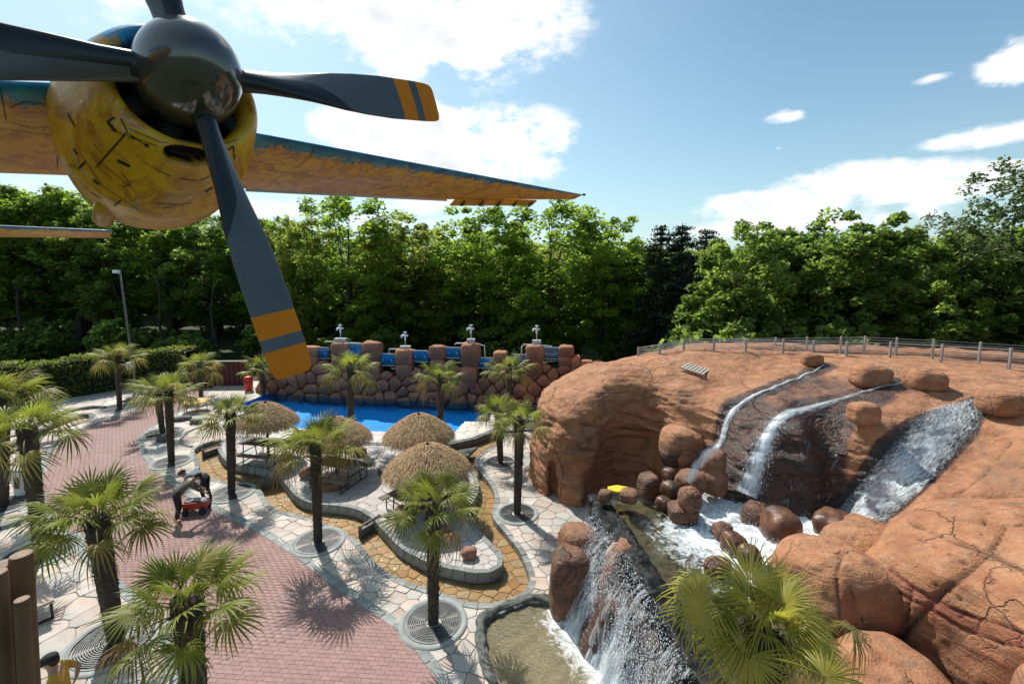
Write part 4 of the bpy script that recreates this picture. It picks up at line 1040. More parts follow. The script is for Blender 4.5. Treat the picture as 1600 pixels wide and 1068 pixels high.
me = np_mesh('tmp', VV, QF, M_rock); bm = bmesh.new(); bm.from_mesh(me); bmesh.ops.recalc_face_normals(bm, faces=bm.faces[:])
bmesh.ops.smooth_vert(bm, verts=bm.verts[:], factor=.5, use_axis_x=True, use_axis_y=True, use_axis_z=True)
# drop what lies deep below or far behind
bmesh.ops.delete(bm, geom=[f for f in bm.faces if f.calc_center_median().z < -.25], context='FACES')
# finer where the camera sees it
fs = [f for f in bm.faces if f.calc_center_median().y < 19 and f.calc_center_median().x < 17 and f.normal.z > -.9]
es = list({e for f in fs for e in f.edges}); bmesh.ops.subdivide_edges(bm, edges=es, cuts=1, use_grid_fill=True)
bm.normal_update(); bm.to_mesh(me); 
VV = np.array([v.co[:] for v in bm.verts]); NN = np.array([v.normal[:] for v in bm.verts]); bm.free()
# layered relief: wavy horizontal ledges and lumps
lay_ = fbm(np.c_[VV[:, 0]*.45, VV[:, 1]*.45, VV[:, 2]*2.6+VV[:, 0]*.25], 4); ridge = -np.abs(fbm(np.c_[VV[:, 0]*.5+9, VV[:, 1]*.5, VV[:, 2]*1.9], 3))
steep = np.clip(1.15-NN[:, 2], .15, 1); disp = (.07*lay_+.15*ridge)*steep+.03*fbm(VV*2.3, 4)-.05*np.exp(-(fbm(np.c_[VV[:, 0]*.5, VV[:, 1]*.5, VV[:, 2]*2.2-VV[:, 0]*.3+4], 3)/.07)**2)*steep
zz_ = VV[:, 2]*2.3+.9*fbm(np.c_[VV[:, :2]*.45, VV[:, :1]*0+2], 3)+VV[:, 0]*.12; fr_ = zz_-np.floor(zz_); disp += .075*(np.minimum(fr_/.8, (1-fr_)/.2)-.6)*np.clip(steep-.25, 0, 1)*(.4+.6*np.clip(fbm(VV*.7+3, 2)+.5, 0, 1))
VV = VV+NN*disp[:, None]; me.vertices.foreach_set('co', VV.astype(np.float32).ravel()); me.update()
if sum(1 for _ in me.polygons) and me.polygons[0].normal.length == 0: pass
me.polygons.foreach_set('use_smooth', [True]*len(me.polygons)); me.name = 'rock_mound'
mound = bpy.data.objects.new('rock_mound', me); link(mound); tag(mound, 'huge terracotta artificial rock with water running down its front', 'rock mound')
def make_bvh(me): return BVHTree.FromPolygons([v.co.copy() for v in me.vertices], [tuple(p.vertices) for p in me.polygons])
mbvh = make_bvh(me); cam_o = Vector((0, 0, CAM_H))
up_check = mbvh.ray_cast(Vector((9, 17, 20)), Vector((0, 0, -1)))
if up_check[1] is not None and up_check[1].z < 0: me.flip_normals()
def hit(px, py, bvh=None):
    r = (bvh or mbvh).ray_cast(cam_o, pray(px, py).normalized()); return (r[0], r[1]) if r[0] is not None else (None, None)

# ---- boulders lying against the mound
def boulder(label, c, size, seed, rz=0.0, tilt=(0, 0), sq=.35, rough=.16, sub=6, material=None, freq=.9, name='boulder', group='red boulders round the waterfall', ledge=0.0):
    me = rock_mesh(name, (1, 1, 1), material or M_rock, seed, sub, 0, 1, sq)
    P = np.array([v.co[:] for v in me.vertices]); nn_ = P/np.linalg.norm(P, axis=1)[:, None]; P = P*np.array(size)
    d = rough*fbm(P*freq/min(size)**.5+seed*3.7, 4)*min(size)
    if ledge:
        lz = fbm(np.c_[P[:, 0]*.5, P[:, 1]*.5, P[:, 2]*3.2+P[:, 0]*.9+seed], 4); rg = -np.abs(fbm(np.c_[P[:, 0]*.6, P[:, 1]*.6, P[:, 2]*2.2+seed*2], 3)); d = d+ledge*(lz*.5+rg)
    P = P+nn_*d[:, None]
    R_ = (Matrix.Rotation(rz, 3, 'Z') @ Matrix.Rotation(tilt[0], 3, 'X') @ Matrix.Rotation(tilt[1], 3, 'Y')); P = P@np.array(R_).T+np.array(c)
    me.vertices.foreach_set('co', P.astype(np.float32).ravel()); me.update()
    o = bpy.data.objects.new(name, me); link(o); tag(o, label, 'boulder', group); return o
BIG = []
BIG.append(boulder('largest red boulder with crossing cracks, at the right edge', (10.1, 7.7, 1.2), (2.6, 2.1, 2.05), 3, .30, (-.25, -.12), .42, .10, 7, ledge=.03))
BIG.append(boulder('round red boulder with a long vertical crack behind the foreground palm', (6.45, 8.55, 1.25), (1.02, 1.0, 1.12), 8, .2, (0, .2), .15, .12, 6, ledge=.02))
BIG.append(boulder('smooth red boulder wedged between the round one and the largest one', (8.0, 9.75, 1.6), (.9, .7, .62), 12, .5, (0, 0), .15, .12, 6))
BIG.append(boulder('low red boulder at the bottom edge right of the foreground palm', (5.75, 6.6, .55), (1.5, .95, 1.1), 15, .3, (0, 0), .3, .12, 6, ledge=.02))
BIG.append(boulder('red boulder in the bottom right corner', (8.3, 5.2, 1.2), (1.3, 1.0, 1.5), 19, .1, (0, 0), .35, .12, 6, ledge=.02))
for lb, px, z, s, sd_ in (('brown boulder leaning on the wall left of the left stream', (1070, 705), 2.35, (.62, .55, .62), 31),):
    p = at(*px, z); BIG.append(boulder(lb, (p.x, p.y+.3, z), s, sd_, 0, (0, .2), .2, .14, 5))

# ---- wet and dry, cracks: laid on the surface as attributes of the rock itself
def traced(pts, bvh=None, n=14):
    out = []
    for (a, b) in zip(pts[:-1], pts[1:]):
        for t in np.linspace(0, 1, n, endpoint=False):
            h, _ = hit(a[0]+(b[0]-a[0])*t, a[1]+(b[1]-a[1])*t, bvh)
            if h is not None: out.append(h[:])
    h, _ = hit(*pts[-1], bvh)
    if h is not None: out.append(h[:])
    return np.array(out)
def near_dist(V, P):
    best = np.full(len(V), 9.0)
    for i in range(0, len(P), 1): best = np.minimum(best, np.sqrt(((V-P[i])**2).sum(1)))
    return best
def groove(o, lines, width=.05, depth=.05):
    me = o.data; n = len(me.vertices); V = np.empty(n*3, np.float32); me.vertices.foreach_get('co', V); V = V.reshape(-1, 3).astype(float); Nn = np.empty(n*3, np.float32); me.vertices.foreach_get('normal', Nn); Nn = Nn.reshape(-1, 3)
    bv = make_bvh(me); cr = np.zeros(n)
    for ln in lines:
        w = width
        if isinstance(ln[0], (int, float)): w = ln[0]; ln = ln[1]
        P = traced(ln, bv, 26)
        if len(P) < 2: continue
        lo = P.min(0)-.3; hi = P.max(0)+.3; m_ = ((V > lo) & (V < hi)).all(1); ii = np.where(m_)[0]
        d = near_dist(V[ii], P); ww = w*(.7+.5*vnoise(V[ii]*4)); f = np.exp(-(d/np.maximum(ww, .01))**2); cr[ii] = np.maximum(cr[ii], f)
    V = V-Nn*(cr*depth)[:, None]; me.vertices.foreach_set('co', V.astype(np.float32).ravel()); attr(me, 'crack', np.clip(cr*1.3-.25, 0, 1)); me.update(); return V
groove(BIG[0], [(.05, [(1425, 818), (1480, 842), (1545, 864), (1600, 890)]), (.05, [(1545, 864), (1520, 888), (1480, 920), (1455, 945), (1430, 972), (1412, 992), (1392, 1003)]),
                (.03, [(1570, 822), (1560, 845), (1547, 864)]), (.03, [(1570, 822), (1600, 820)]), (.03, [(1390, 890), (1430, 920), (1460, 938), (1510, 960), (1600, 988)]),
                (.03, [(1376, 910), (1420, 935), (1450, 950), (1500, 980), (1560, 1004), (1600, 1010)]), (.03, [(1425, 918), (1420, 940), (1415, 980), (1405, 1010)]),
                (.02, [(1428, 838), (1470, 858), (1510, 880)]), (.02, [(1460, 912), (1500, 935)]), (.025, [(1545, 800), (1530, 840)])], .03, .07)
groove(BIG[1], [(.025, [(1315, 865), (1308, 900), (1312, 960), (1312, 1010)]), (.02, [(1330, 920), (1350, 975)]), (.02, [(1240, 880), (1290, 860), (1320, 868)])], .03, .04)
me = mound.data; V = groove(mound, [(.04, [(905, 662), (960, 668), (1010, 672), (1030, 676)]), (.03, [(905, 700), (950, 706), (1000, 712)]), (.035, [(866, 700), (880, 735), (875, 775)]),
                (.03, [(960, 640), (1010, 655), (1040, 660)]), (.03, [(1180, 690), (1230, 720), (1290, 760)]), (.03, [(1180, 720), (1220, 745), (1260, 790)]), (.03, [(1200, 670), (1260, 700), (1310, 735)]),
                (.03, [(890, 605), (930, 615), (985, 612)]), (.025, [(1580, 690), (1540, 740), (1500, 770)])], .035, .05)
n = len(V); pr_ = np.array([proj(v)[:2] for v in V]); front = V[:, 1] < 18.5
S1 = [(1288, 571), (1270, 582), (1215, 603), (1175, 620), (1150, 637), (1138, 655), (1128, 690), (1112, 715)]
S2 = [(1420, 596), (1350, 612), (1290, 632), (1235, 645), (1212, 660), (1195, 690), (1180, 730), (1165, 775)]
WF = [(1535, 618), (1420, 655), (1370, 690), (1340, 740), (1310, 775), (1290, 812), (1330, 822), (1380, 815), (1410, 795), (1470, 740), (1525, 680), (1540, 645)]
DK = [(1300, 628), (1215, 655), (1190, 700), (1160, 800), (1260, 840), (1345, 830), (1320, 745), (1322, 690), (1345, 655), (1395, 625), (1400, 600)]
DK2 = [(1150, 640), (1190, 625), (1240, 640), (1205, 670), (1165, 790), (1100, 800), (1085, 740), (1110, 700), (1130, 660)]
wet = np.zeros(n)
for ln, w in ((S1, .34), (S2, .42)):
    P = traced(ln, None, 10); wet = np.maximum(wet, np.clip(1.5-near_dist(V, P)/w, 0, 1.2))
for pl, val, soft in ((WF, 1.5, 14), (DK, 1.05, 20), (DK2, .8, 22), ([(1260, 585), (1420, 590), (1300, 640), (1210, 660), (1160, 640)], .5, 20)):
    pl = np.array(pl, float); ins = inside(pl, pr_); dd = dist_poly(pr_, pl, True); sd2 = np.where(ins, dd, -dd); wet = np.maximum(wet, np.where(front, val*np.clip(.5+sd2/soft, 0, 1), 0))
wet = np.maximum(wet, np.where((V[:, 2] < 1.9+.15*vnoise(V*2)) & (V[:, 0] > 4.9) & (V[:, 0] < 8.9) & (V[:, 1] < 13.6), .9, 0))
attr(me, 'wet', wet)
for o in BIG:
    v = np.array([q.co[:] for q in o.data.vertices]); wv_ = np.zeros(len(v))
    if o is BIG[1] or o is BIG[2]: wv_ = np.clip((1.75-v[:, 2])*1.5, 0, 1)*(v[:, 1] > 8.6)
    attr(o.data, 'wet', wv_)
    if o is BIG[-1]: pass
    q = np.array([proj(p)[:2] for p in v]); rb = np.zeros(len(v))
    if o is BIG[0]: rb = inside(np.array([(1392, 886), (1430, 912), (1470, 940), (1530, 960), (1600, 990), (1600, 1012), (1500, 985), (1440, 952), (1400, 928), (1378, 910)], float), q)*.5
    if o is BIG[1]: rb = inside(np.array([(1310, 915), (1332, 925), (1345, 985), (1312, 1010)], float), q)*.5
    attr(o.data, 'redband', rb)
o = BIG[-1]; v = np.array([q.co[:] for q in o.data.vertices]); o.data.attributes['wet'].data.foreach_set('value', np.clip((2.75-v[:, 2])*1.2, 0, 1).astype(np.float32))

# second ridge behind the fence walk
rr_ = boulder('long low red rock ridge behind the fenced walkway', (15.6, 19.9, 3.25), (8.2, .8, 1.22), 44, -.22, (0, 0), .5, .10, 6, freq=1.1, group=None); rr_['category'] = 'rock ridge'; rr_.name = 'rock_ridge'
for o_ in (rr_,): attr(o_.data, 'wet', np.zeros(len(o_.data.vertices)))
# ---- rocks sitting on the slopes
def on_mound(label, px, wpx, hpx, seed, material=None, sink=.3, deep=.8):
    h, nrm = hit(*px)
    if h is None: h = at(*px, 4.6)
    zf = proj(h)[2]; r = wpx/2*zf/FPX; rz_ = hpx/2*zf/FPX; o = boulder(label, (h.x, h.y, h.z+rz_*(1-sink)), (r, r*deep, rz_*1.15), seed, 0, (0, 0), .2, .12, 5, material)
    attr(o.data, 'wet', np.zeros(len(o.data.vertices))); return o
on_mound('smooth oval rock on the plateau left of the second stream head', (1358, 598), 54, 32, 51)
on_mound('oval rock with a ledge crack to the right of the second stream head', (1444, 604), 54, 30, 52)
on_mound('roundish rock perched on the slope between the middle and right falls', (1348, 656), 42, 30, 53)
on_mound('flat topped rock at the right end of the wide fall\'s lip', (1572, 640), 70, 38, 54)
on_mound('small rock beside the source of the left stream', (1268, 568), 30, 18, 55)
# ------------------------------------------------------------------ raised stone pool, its lip and the lower basin
M_slate = mat('wet_slate', (.006, .0065, .007), .5, (.022, .022, .021), 6, bump=1.0, bscale=11, spec=.12)
M_rimstone = mat('dark_rim_stone', (.035, .04, .038), .6, (.13, .135, .12), 9, bump=1.0, bscale=14, spec=.3)
M_floor_up = mat('raised_pool_floor', (.10, .085, .05), .7, (.20, .10, .04), 1.4, bump=.5, bscale=12, col3=(.05, .05, .04), n3=.9)
M_basinfloor = mat('sandy_basin_floor', (.26, .20, .11), .8, (.34, .28, .17), 2.5, bump=.4, bscale=8)
ZP = 1.7
lip_o = np.array(W([(924, 773), (930, 800), (943, 828), (960, 842), (983, 875), (997, 902), (1016, 936), (1034, 966), (1060, 1010), (1092, 1068), (1130, 1130)], ZP))
lip_i = np.array(W([(946, 777), (955, 793), (970, 812), (990, 836), (1008, 866), (1024, 888), (1044, 920), (1066, 952), (1094, 1000), (1126, 1060), (1165, 1125)], ZP))
root = empty('raised_pool', (lip_o[0][0], lip_o[0][1], 0)); tag(root, 'raised dark stone pool catching the three streams above the lower basin', 'stone pool'); orr = np.array(root.location[:])
def resamp(Q, n): 
    Q = np.asarray(Q); d = np.r_[0, np.cumsum(np.hypot(*(Q[1:]-Q[:-1]).T))]; s = np.linspace(0, d[-1], n); return np.c_[np.interp(s, d, Q[:, 0]), np.interp(s, d, Q[:, 1])]
nL = 150; O = resamp(lip_o, nL); I = resamp(lip_i, nL); V = []; ncs = 22
for i in range(nL):
    for k in range(ncs):
        t = k/(ncs-1)
        # section: from inner foot, over the top, down the outer face, undercut
        if t < .2: p = I[i]; z = ZP-.2+.28*t/.2
        elif t < .6: f = (t-.2)/.4; p = I[i]+(O[i]-I[i])*f; z = ZP+.08-.05*f
        elif t < .85: f = (t-.6)/.25; p = O[i]+(O[i]-I[i])*.06*math.sin(f*3); z = ZP+.03-.36*f
        else: f = (t-.85)/.15; p = O[i]+(I[i]-O[i])*.8*f; z = ZP-.33-.12*f
        V.append((p[0], p[1], z))
V = np.array(V); nz_ = fbm(V*np.array([3.2, 3.2, 5.0]), 4); nz2 = fbm(V*9+5, 3)
out_d = np.repeat((O-I)/np.hypot(*(O-I).T)[:, None], ncs, 0); tt = np.tile(np.linspace(0, 1, ncs), nL)
V[:, :2] += out_d*(.10*nz_*(tt > .15))[:, None]; V[:, 2] += (.06*nz_+.035*nz2)*(tt > .12)
# the dark notch half way along the lip
Fq = [(i*ncs+k, i*ncs+k+1, (i+1)*ncs+k+1, (i+1)*ncs+k) for i in range(nL-1) for k in range(ncs-1)]
np_obj('lip', V-orr, Fq, M_slate, root, True)
# wall under the lip
wl = MB()
V = []; n2 = 60; Oo = resamp(O*.72+I*.28, n2)
for i in range(n2):
    for k in range(16):
        t = k/15; V.append((Oo[i][0]-.10*t*0, Oo[i][1], ZP-.36-(ZP)*t))
V = np.array(V); od = np.repeat(resamp(out_d[::ncs]*1.0, n2), 16, 0); V[:, :2] += od*((.12*fbm(V*1.5, 4))+.35*np.tile(np.linspace(0, 1, 16)**2, n2))[:, None]
np_obj('wall', V-orr, [(i*16+k, (i+1)*16+k, (i+1)*16+k+1, i*16+k+1) for i in range(n2-1) for k in range(15)], M_slate, root, True)
up_poly = np.vstack([lip_i, np.array(W([(1300, 1125), (1300, 960), (1330, 860), (1400, 845), (1420, 815), (1380, 795), (1300, 790), (1200, 775), (1150, 760), (1080, 745), (1030, 752), (1000, 765), (946, 771)], ZP))])
def grid_poly(name, poly, z, material, parent, step=.08, zf=None, foamf=None, org=(0, 0, 0)):
    lo = poly.min(0); hi = poly.max(0); xs = np.arange(lo[0], hi[0]+step, step); ys = np.arange(lo[1], hi[1]+step, step); G = np.stack(np.meshgrid(xs, ys, indexing='ij'), -1); P = G.reshape(-1, 2)
    c = (P.reshape(len(xs), len(ys), 2)[:-1, :-1]+step/2).reshape(-1, 2); ins = inside(poly, c); ix = np.arange(len(P)).reshape(len(xs), len(ys)); F = np.stack([ix[:-1, :-1], ix[1:, :-1], ix[1:, 1:], ix[:-1, 1:]], -1).reshape(-1, 4)[ins]
    Vz = np.full(len(P), float(z)) if zf is None else zf(P); used = np.unique(F); mp_ = -np.ones(len(P), int); mp_[used] = np.arange(len(used)); V = np.c_[P, Vz][used]; F = mp_[F]
    o = np_obj(name, V-np.array(org), F, material, parent, True)
    if foamf is not None: attr(o.data, 'foam', foamf(V[:, :2]))
    return o
grid_poly('floor', up_poly, ZP-.28, M_floor_up, root, .1, zf=lambda P: ZP-.26+.07*fbm(np.c_[P*1.6, P[:, :1]*0], 4), org=orr)
M_upwater = water_mat('stream_water', (.72, .78, .66), .55, 5.0, .04, .88, (.08, .085, .06), foam=(5.0, .70, 1.0, .5))
fpts = np.array([at(*p, ZP)[:2] for p in [(1165, 800), (1140, 790), (1190, 820), (1120, 800), (1150, 830), (1280, 820), (1320, 826), (1250, 835), (1220, 850), (1240, 870), (1180, 850), (1350, 835), (1110, 840), (1210, 815), (1290, 850), (1160, 870)]])
def foam_up(P):
    d = np.min(np.hypot(P[:, None, 0]-fpts[None, :, 0], P[:, None, 1]-fpts[None, :, 1]), 1); return np.clip(1.0-d/1.9, 0, 1)**.8
o = grid_poly('upper_pool_water', up_poly, ZP-.03, M_upwater, None, .06, zf=lambda P: ZP-.05+(.010+.05*foam_up(P))*fbm(np.c_[P*5.5, P[:, :1]*0], 4), foamf=foam_up); tag(o, kind='structure')

# lower round basin
broot = empty('round_basin', (*basin.mean(0), 0)); tag(broot, 'round basin edged with dark rough stone at the foot of the cascade', 'basin'); bo = np.array([*basin.mean(0), 0])
grid_poly('floor', basin*1.0, -.42, M_basinfloor, broot, .15, zf=lambda P: -.42+.05*fbm(np.c_[P*1.2, P[:, :1]*0], 3), org=bo)
ring_c = smooth(basin, True, .12); nb_ = len(ring_c); A_in = offset(ring_c, 0, True); sgn = -1 if inside(basin, [offset(ring_c, .05, True)[0]])[0] else 1
V = []; ncs = 16
for i in range(nb_):
    nrm_ = (offset(ring_c, .1*sgn, True)[i]-ring_c[i])/.1 if i == 0 else None
OFF = (offset(ring_c, .1*sgn, True)-ring_c)/.1
for i in range(nb_):
    for k in range(ncs):
        t = k/(ncs-1)
        if t < .3: w, z = -.02, -.5+.56*t/.3
        elif t < .8: f = (t-.3)/.5; w, z = .20*f, .05+.02*math.sin(f*3.14)
        else: f = (t-.8)/.2; w, z = .20+.02*f, .05-.25*f
        V.append((*(ring_c[i]+OFF[i]*w), z))
V = np.array(V); nn3 = fbm(V*6, 4); V[:, 2] += .05*nn3*(np.tile(np.linspace(0, 1, ncs), nb_) > .2); V[:, :2] += np.repeat(OFF, ncs, 0)*(.05*fbm(V*4+3, 3))[:, None]
np_obj('rim', V-bo, [(i*ncs+k, i*ncs+k+1, ((i+1) % nb_)*ncs+k+1, ((i+1) % nb_)*ncs+k) for i in range(nb_) for k in range(ncs-1)], M_rimstone, broot, True)
M_lowwater = water_mat('basin_water', (.92, .88, .70), 1.0, 15.0, .12, .45, (.34, .29, .17), gloss=1.8, foam=(4.0, .78, 1.02, .62))
cpts = np.array([at(*p, -.08)[:2] for p in [(885, 965), (900, 985), (915, 1005), (935, 1030), (950, 1050), (965, 1068), (985, 1090), (1000, 1110), (1010, 1060)]])
fl = lambda P: np.clip(1.0-np.min(np.hypot(P[:, None, 0]-cpts[None, :, 0], P[:, None, 1]-cpts[None, :, 1]), 1)/1.0, 0, 1)**.8
o = grid_poly('basin_water', basin, -.08, M_lowwater, None, .05, zf=lambda P: -.09+.035*fbm(np.c_[P*5.0, P[:, :1]*0], 4), foamf=fl); tag(o, kind='structure')

# ------------------------------------------------------------------ falling water
def falls_mat(name, u_sc, v_sc, lo, hi, thin=.0):
    m = bpy.data.materials.new(name); m.use_nodes = True; nt = m.node_tree; N = nt.nodes; L = nt.links; b = N['Principled BSDF']
    b.inputs['Base Color'].default_value = (.80, .85, .88, 1); b.inputs['Roughness'].default_value = .35
    au = N.new('ShaderNodeAttribute'); au.attribute_name = 'fu'; av = N.new('ShaderNodeAttribute'); av.attribute_name = 'fv'; ad = N.new('ShaderNodeAttribute'); ad.attribute_name = 'dens'
    cx = N.new('ShaderNodeCombineXYZ'); 
    for a, s, i in ((au, u_sc, 0), (av, v_sc, 1)):
        k = N.new('ShaderNodeMath'); k.operation = 'MULTIPLY'; L.new(a.outputs['Fac'], k.inputs[0]); k.inputs[1].default_value = s; L.new(k.outputs[0], cx.inputs[i])
    n = N.new('ShaderNodeTexNoise'); n.inputs['Scale'].default_value = 1; n.inputs['Detail'].default_value = 9; n.inputs['Roughness'].default_value = .68; n.inputs['Distortion'].default_value = .8; L.new(cx.outputs[0], n.inputs['Vector'])
    k = N.new('ShaderNodeMath'); k.operation = 'ADD'; L.new(n.outputs['Fac'], k.inputs[0]); L.new(ad.outputs['Fac'], k.inputs[1])
    mr = N.new('ShaderNodeMapRange'); L.new(k.outputs[0], mr.inputs[0]); mr.inputs[1].default_value = lo; mr.inputs[2].default_value = hi; mr.inputs[3].default_value = thin; mr.inputs[4].default_value = .92
    tr = N.new('ShaderNodeBsdfTransparent'); ms = N.new('ShaderNodeMixShader'); L.new(mr.outputs[0], ms.inputs[0]); L.new(tr.outputs[0], ms.inputs[1]); L.new(b.outputs[0], ms.inputs[2]); L.new(ms.outputs[0], N['Material Output'].inputs[0])
    return m
M_fallA = falls_mat('running_white_water', 22, 2.6, .40, .80); M_fallB = falls_mat('frothy_white_water', 15, 6.0, .46, .86); M_fallC = falls_mat('cascade_white_water', 16, 1.5, .40, .74)
M_drop = mat('water_drops', (.80, .86, .90), .15, spec=.8)
def sheet(name, G, material, label, cat='waterfall', dens=None, lift=.03):
    """G (nu, nv, 3): u across the flow, v along it"""
    G = np.asarray(G); nu, nv = G.shape[:2]; ix = np.arange(nu*nv).reshape(nu, nv); F = np.stack([ix[:-1, :-1], ix[1:, :-1], ix[1:, 1:], ix[:-1, 1:]], -1).reshape(-1, 4)
    du = np.linalg.norm(np.diff(G, axis=0), axis=2); U = np.vstack([np.zeros((1, nv)), np.cumsum(du, 0)]); dv = np.linalg.norm(np.diff(G, axis=1), axis=2).mean(0); Vv = np.tile(np.r_[0, np.cumsum(dv)], (nu, 1)); U = U-U.mean(0)
    o = np_obj(name, G.reshape(-1, 3), F, material, None, True); attr(o.data, 'fu', U.ravel()+3); attr(o.data, 'fv', Vv.ravel()); uu = np.linspace(-1, 1, nu)[:, None]*np.ones((1, nv)); vv = np.ones((nu, 1))*np.linspace(0, 1, nv)
    dd = (1-np.abs(uu)**2.2)*.42-.22 if dens is None else dens(uu, vv); attr(o.data, 'dens', dd.ravel()); tag(o, label, cat); return o
def drape(px_path, widths, nu=9, lift=.035, per=16, lower=None):
    """a ribbon lying on the rock along a traced course"""
    pts = []; ws = []
    for i in range(len(px_path)-1):
        for t in np.linspace(0, 1, per, endpoint=False):
            a, b = px_path[i], px_path[i+1]; h, nr = hit(a[0]+(b[0]-a[0])*t, a[1]+(b[1]-a[1])*t)
            if h is None: continue
            pts.append((h, nr)); ws.append(widths[i]+(widths[i+1]-widths[i])*t)
    P = np.array([p[0][:] for p in pts]); k = np.ones(9)/9; 
    for ax in range(3): P[4:-4, ax] = np.convolve(P[:, ax], k, 'valid')
    T = np.gradient(P, axis=0); T /= np.linalg.norm(T, axis=1)[:, None]+1e-9; G = np.zeros((nu, len(P), 3))
    for j in range(len(P)):
        nr = np.array(pts[j][1][:]); nr = nr if nr@(-np.array(pray(*px_path[0])[:])) > 0 else -nr; side = np.cross(T[j], nr); side /= np.linalg.norm(side)+1e-9
        for i in range(nu):
            s = -1+2*i/(nu-1); q = P[j]+side*s*ws[j]; r_ = mbvh.find_nearest(Vector(q)); 
            if r_[0] is not None and (r_[0]-Vector(q)).length < .6: q = np.array(r_[0][:])
            G[i, j] = q+nr*(lift*(1.6-abs(s)))
    return G
G1 = drape(S1, [.03, .05, .07, .08, .10, .13, .16, .2]); sheet('narrow_stream', G1, M_fallA, 'narrow left stream running over the red rock', dens=lambda u, v: (1-np.abs(u)**1.5)*.38-.18+.02*v)
G2 = drape(S2, [.04, .08, .13, .19, .20, .22, .28, .36]); sheet('middle_stream', G2, M_fallA, 'middle stream bending over the dark rock face and dropping steeply', dens=lambda u, v: (1-np.abs(u)**1.5)*(.24+.20*np.clip((v-.25)*3, 0, 1))-.17)
# wide right fall
La = resamp([(1432, 642), (1415, 668), (1385, 705), (1350, 748), (1318, 785), (1285, 822)], 70); Ra = resamp([(1541, 618), (1538, 650), (1490, 712), (1440, 765), (1400, 800), (1372, 828)], 70); G = np.zeros((46, 70, 3)); ok = True; last = None
for j in range(70):
    for i in range(46):
        s = i/45; q = La[j]*(1-s)+Ra[j]*s; h, nr = hit(*q)
        if h is None: h = last
        last = h; G[i, j] = np.array(h[:])-np.array(pray(*q).normalized()[:])*.11
G[..., 2] += .012*fbm(G*5, 3)
sheet('wide_fall', G, M_fallB, 'wide frothy fall sliding down the right side of the rock', dens=lambda u, v: (1-np.abs(u)**2)*.24-.15+.10*np.sin(v*3.1)+.06*v)
# thin film over the dark face between the middle stream and the wide fall
La = resamp([(1370, 615), (1225, 662), (1200, 700), (1185, 760), (1178, 815)], 50); Ra = resamp([(1420, 600), (1345, 665), (1322, 700), (1322, 760), (1300, 822)], 50); G = np.zeros((36, 50, 3))
for j in range(50):
    for i in range(36):
        s = i/35; q = La[j]*(1-s)+Ra[j]*s; h, nr = hit(*q); h = h if h is not None else last; last = h; G[i, j] = np.array(h[:])-np.array(pray(*q).normalized()[:])*.03
M_film = falls_mat('thin_water_film', 12, 3.0, .60, 1.0); sheet('water_film', G, M_film, 'thin film of water spreading over the dark rock face', dens=lambda u, v: -.02+.05*np.sin(u*7+v*4)+.03*v)

# rocks in the cascade below the lip
def free_boulder(label, px, z, size, seed, material=None, sq=.15, rough=.13, sub=5, dy=0.0, rz=0.0, wet=1.0, tilt=(0, 0)):
    p = at(*px, z); o = boulder(label, (p.x, p.y+dy, z), size, seed, rz, tilt, sq, rough, sub, material)
    if material is None: attr(o.data, 'wet', np.full(len(o.data.vertices), wet))
    return o
free_boulder('brown knobbly boulder between the terrace and the cascade', (905, 850), 1.15, (.50, .5, .52), 61, None, .1, wet=.42)
free_boulder('tall brown boulder foot beside the round basin', (893, 915), .45, (.50, .50, .95), 62, None, .3, wet=.5)
free_boulder('pale wet rock slab showing through the cascade', (968, 900), .9, (.42, .35, .85), 63, None, .3, wet=.34, tilt=(0, .35))
free_boulder('wet brown rock under the cascade at the bottom', (955, 985), .3, (.5, .5, .85), 64, None, .3, wet=.75, tilt=(0, .35))
free_boulder('dark wet rock below the middle of the stone lip', (1012, 1010), .2, (.42, .6, .9), 65, None, .3, wet=1.2)
free_boulder('dark wet rock at the bottom edge under the lip', (1045, 1085), .2, (.5, .7, .9), 66, None, .3, wet=1.2)
# the cascade itself: from the lip down to the basin
nv = 46; nu = 90; Top = resamp(lip_o[1:10], nu); foot = resamp([at(*p, -.08)[:2] for p in [(868, 955), (885, 975), (905, 1005), (925, 1040), (942, 1070), (965, 1110), (985, 1160)]], nu); 
for layer, (off, mt) in enumerate(((.0, M_fallC), (.14, M_fallC))):
    G = np.zeros((nu, nv, 3))
    for i in range(nu):
        for j in range(nv):
            t = j/(nv-1); s = (t**.6)*.9+.1*t; p = Top[i]+(foot[i]-Top[i])*(s*(.86+layer*.14)); z = ZP+.05-(ZP+.13)*t**1.35; G[i, j] = (p[0], p[1], z)
    nz_ = fbm(G.reshape(-1, 3)*np.array([3.5, 3.5, .8])+layer*9, 4).reshape(nu, nv); G[..., 0] -= (.12*nz_)*np.linspace(0, 1, nv)[None, :]; G[..., 2] += .05*nz_*np.linspace(.2, 1, nv)[None, :]
    sheet('cascade', G, mt, 'broad cascade pouring over the dark lip into the round basin' if layer == 0 else 'outer veil of spray water in front of the broad cascade', dens=(lambda u, v: -.15+.06*np.sin(u*9)+.25*v**1.5) if layer == 0 else (lambda u, v: -.22+.06*np.sin(u*13+2)+.26*v**1.5))
    if layer == 0: GC = G
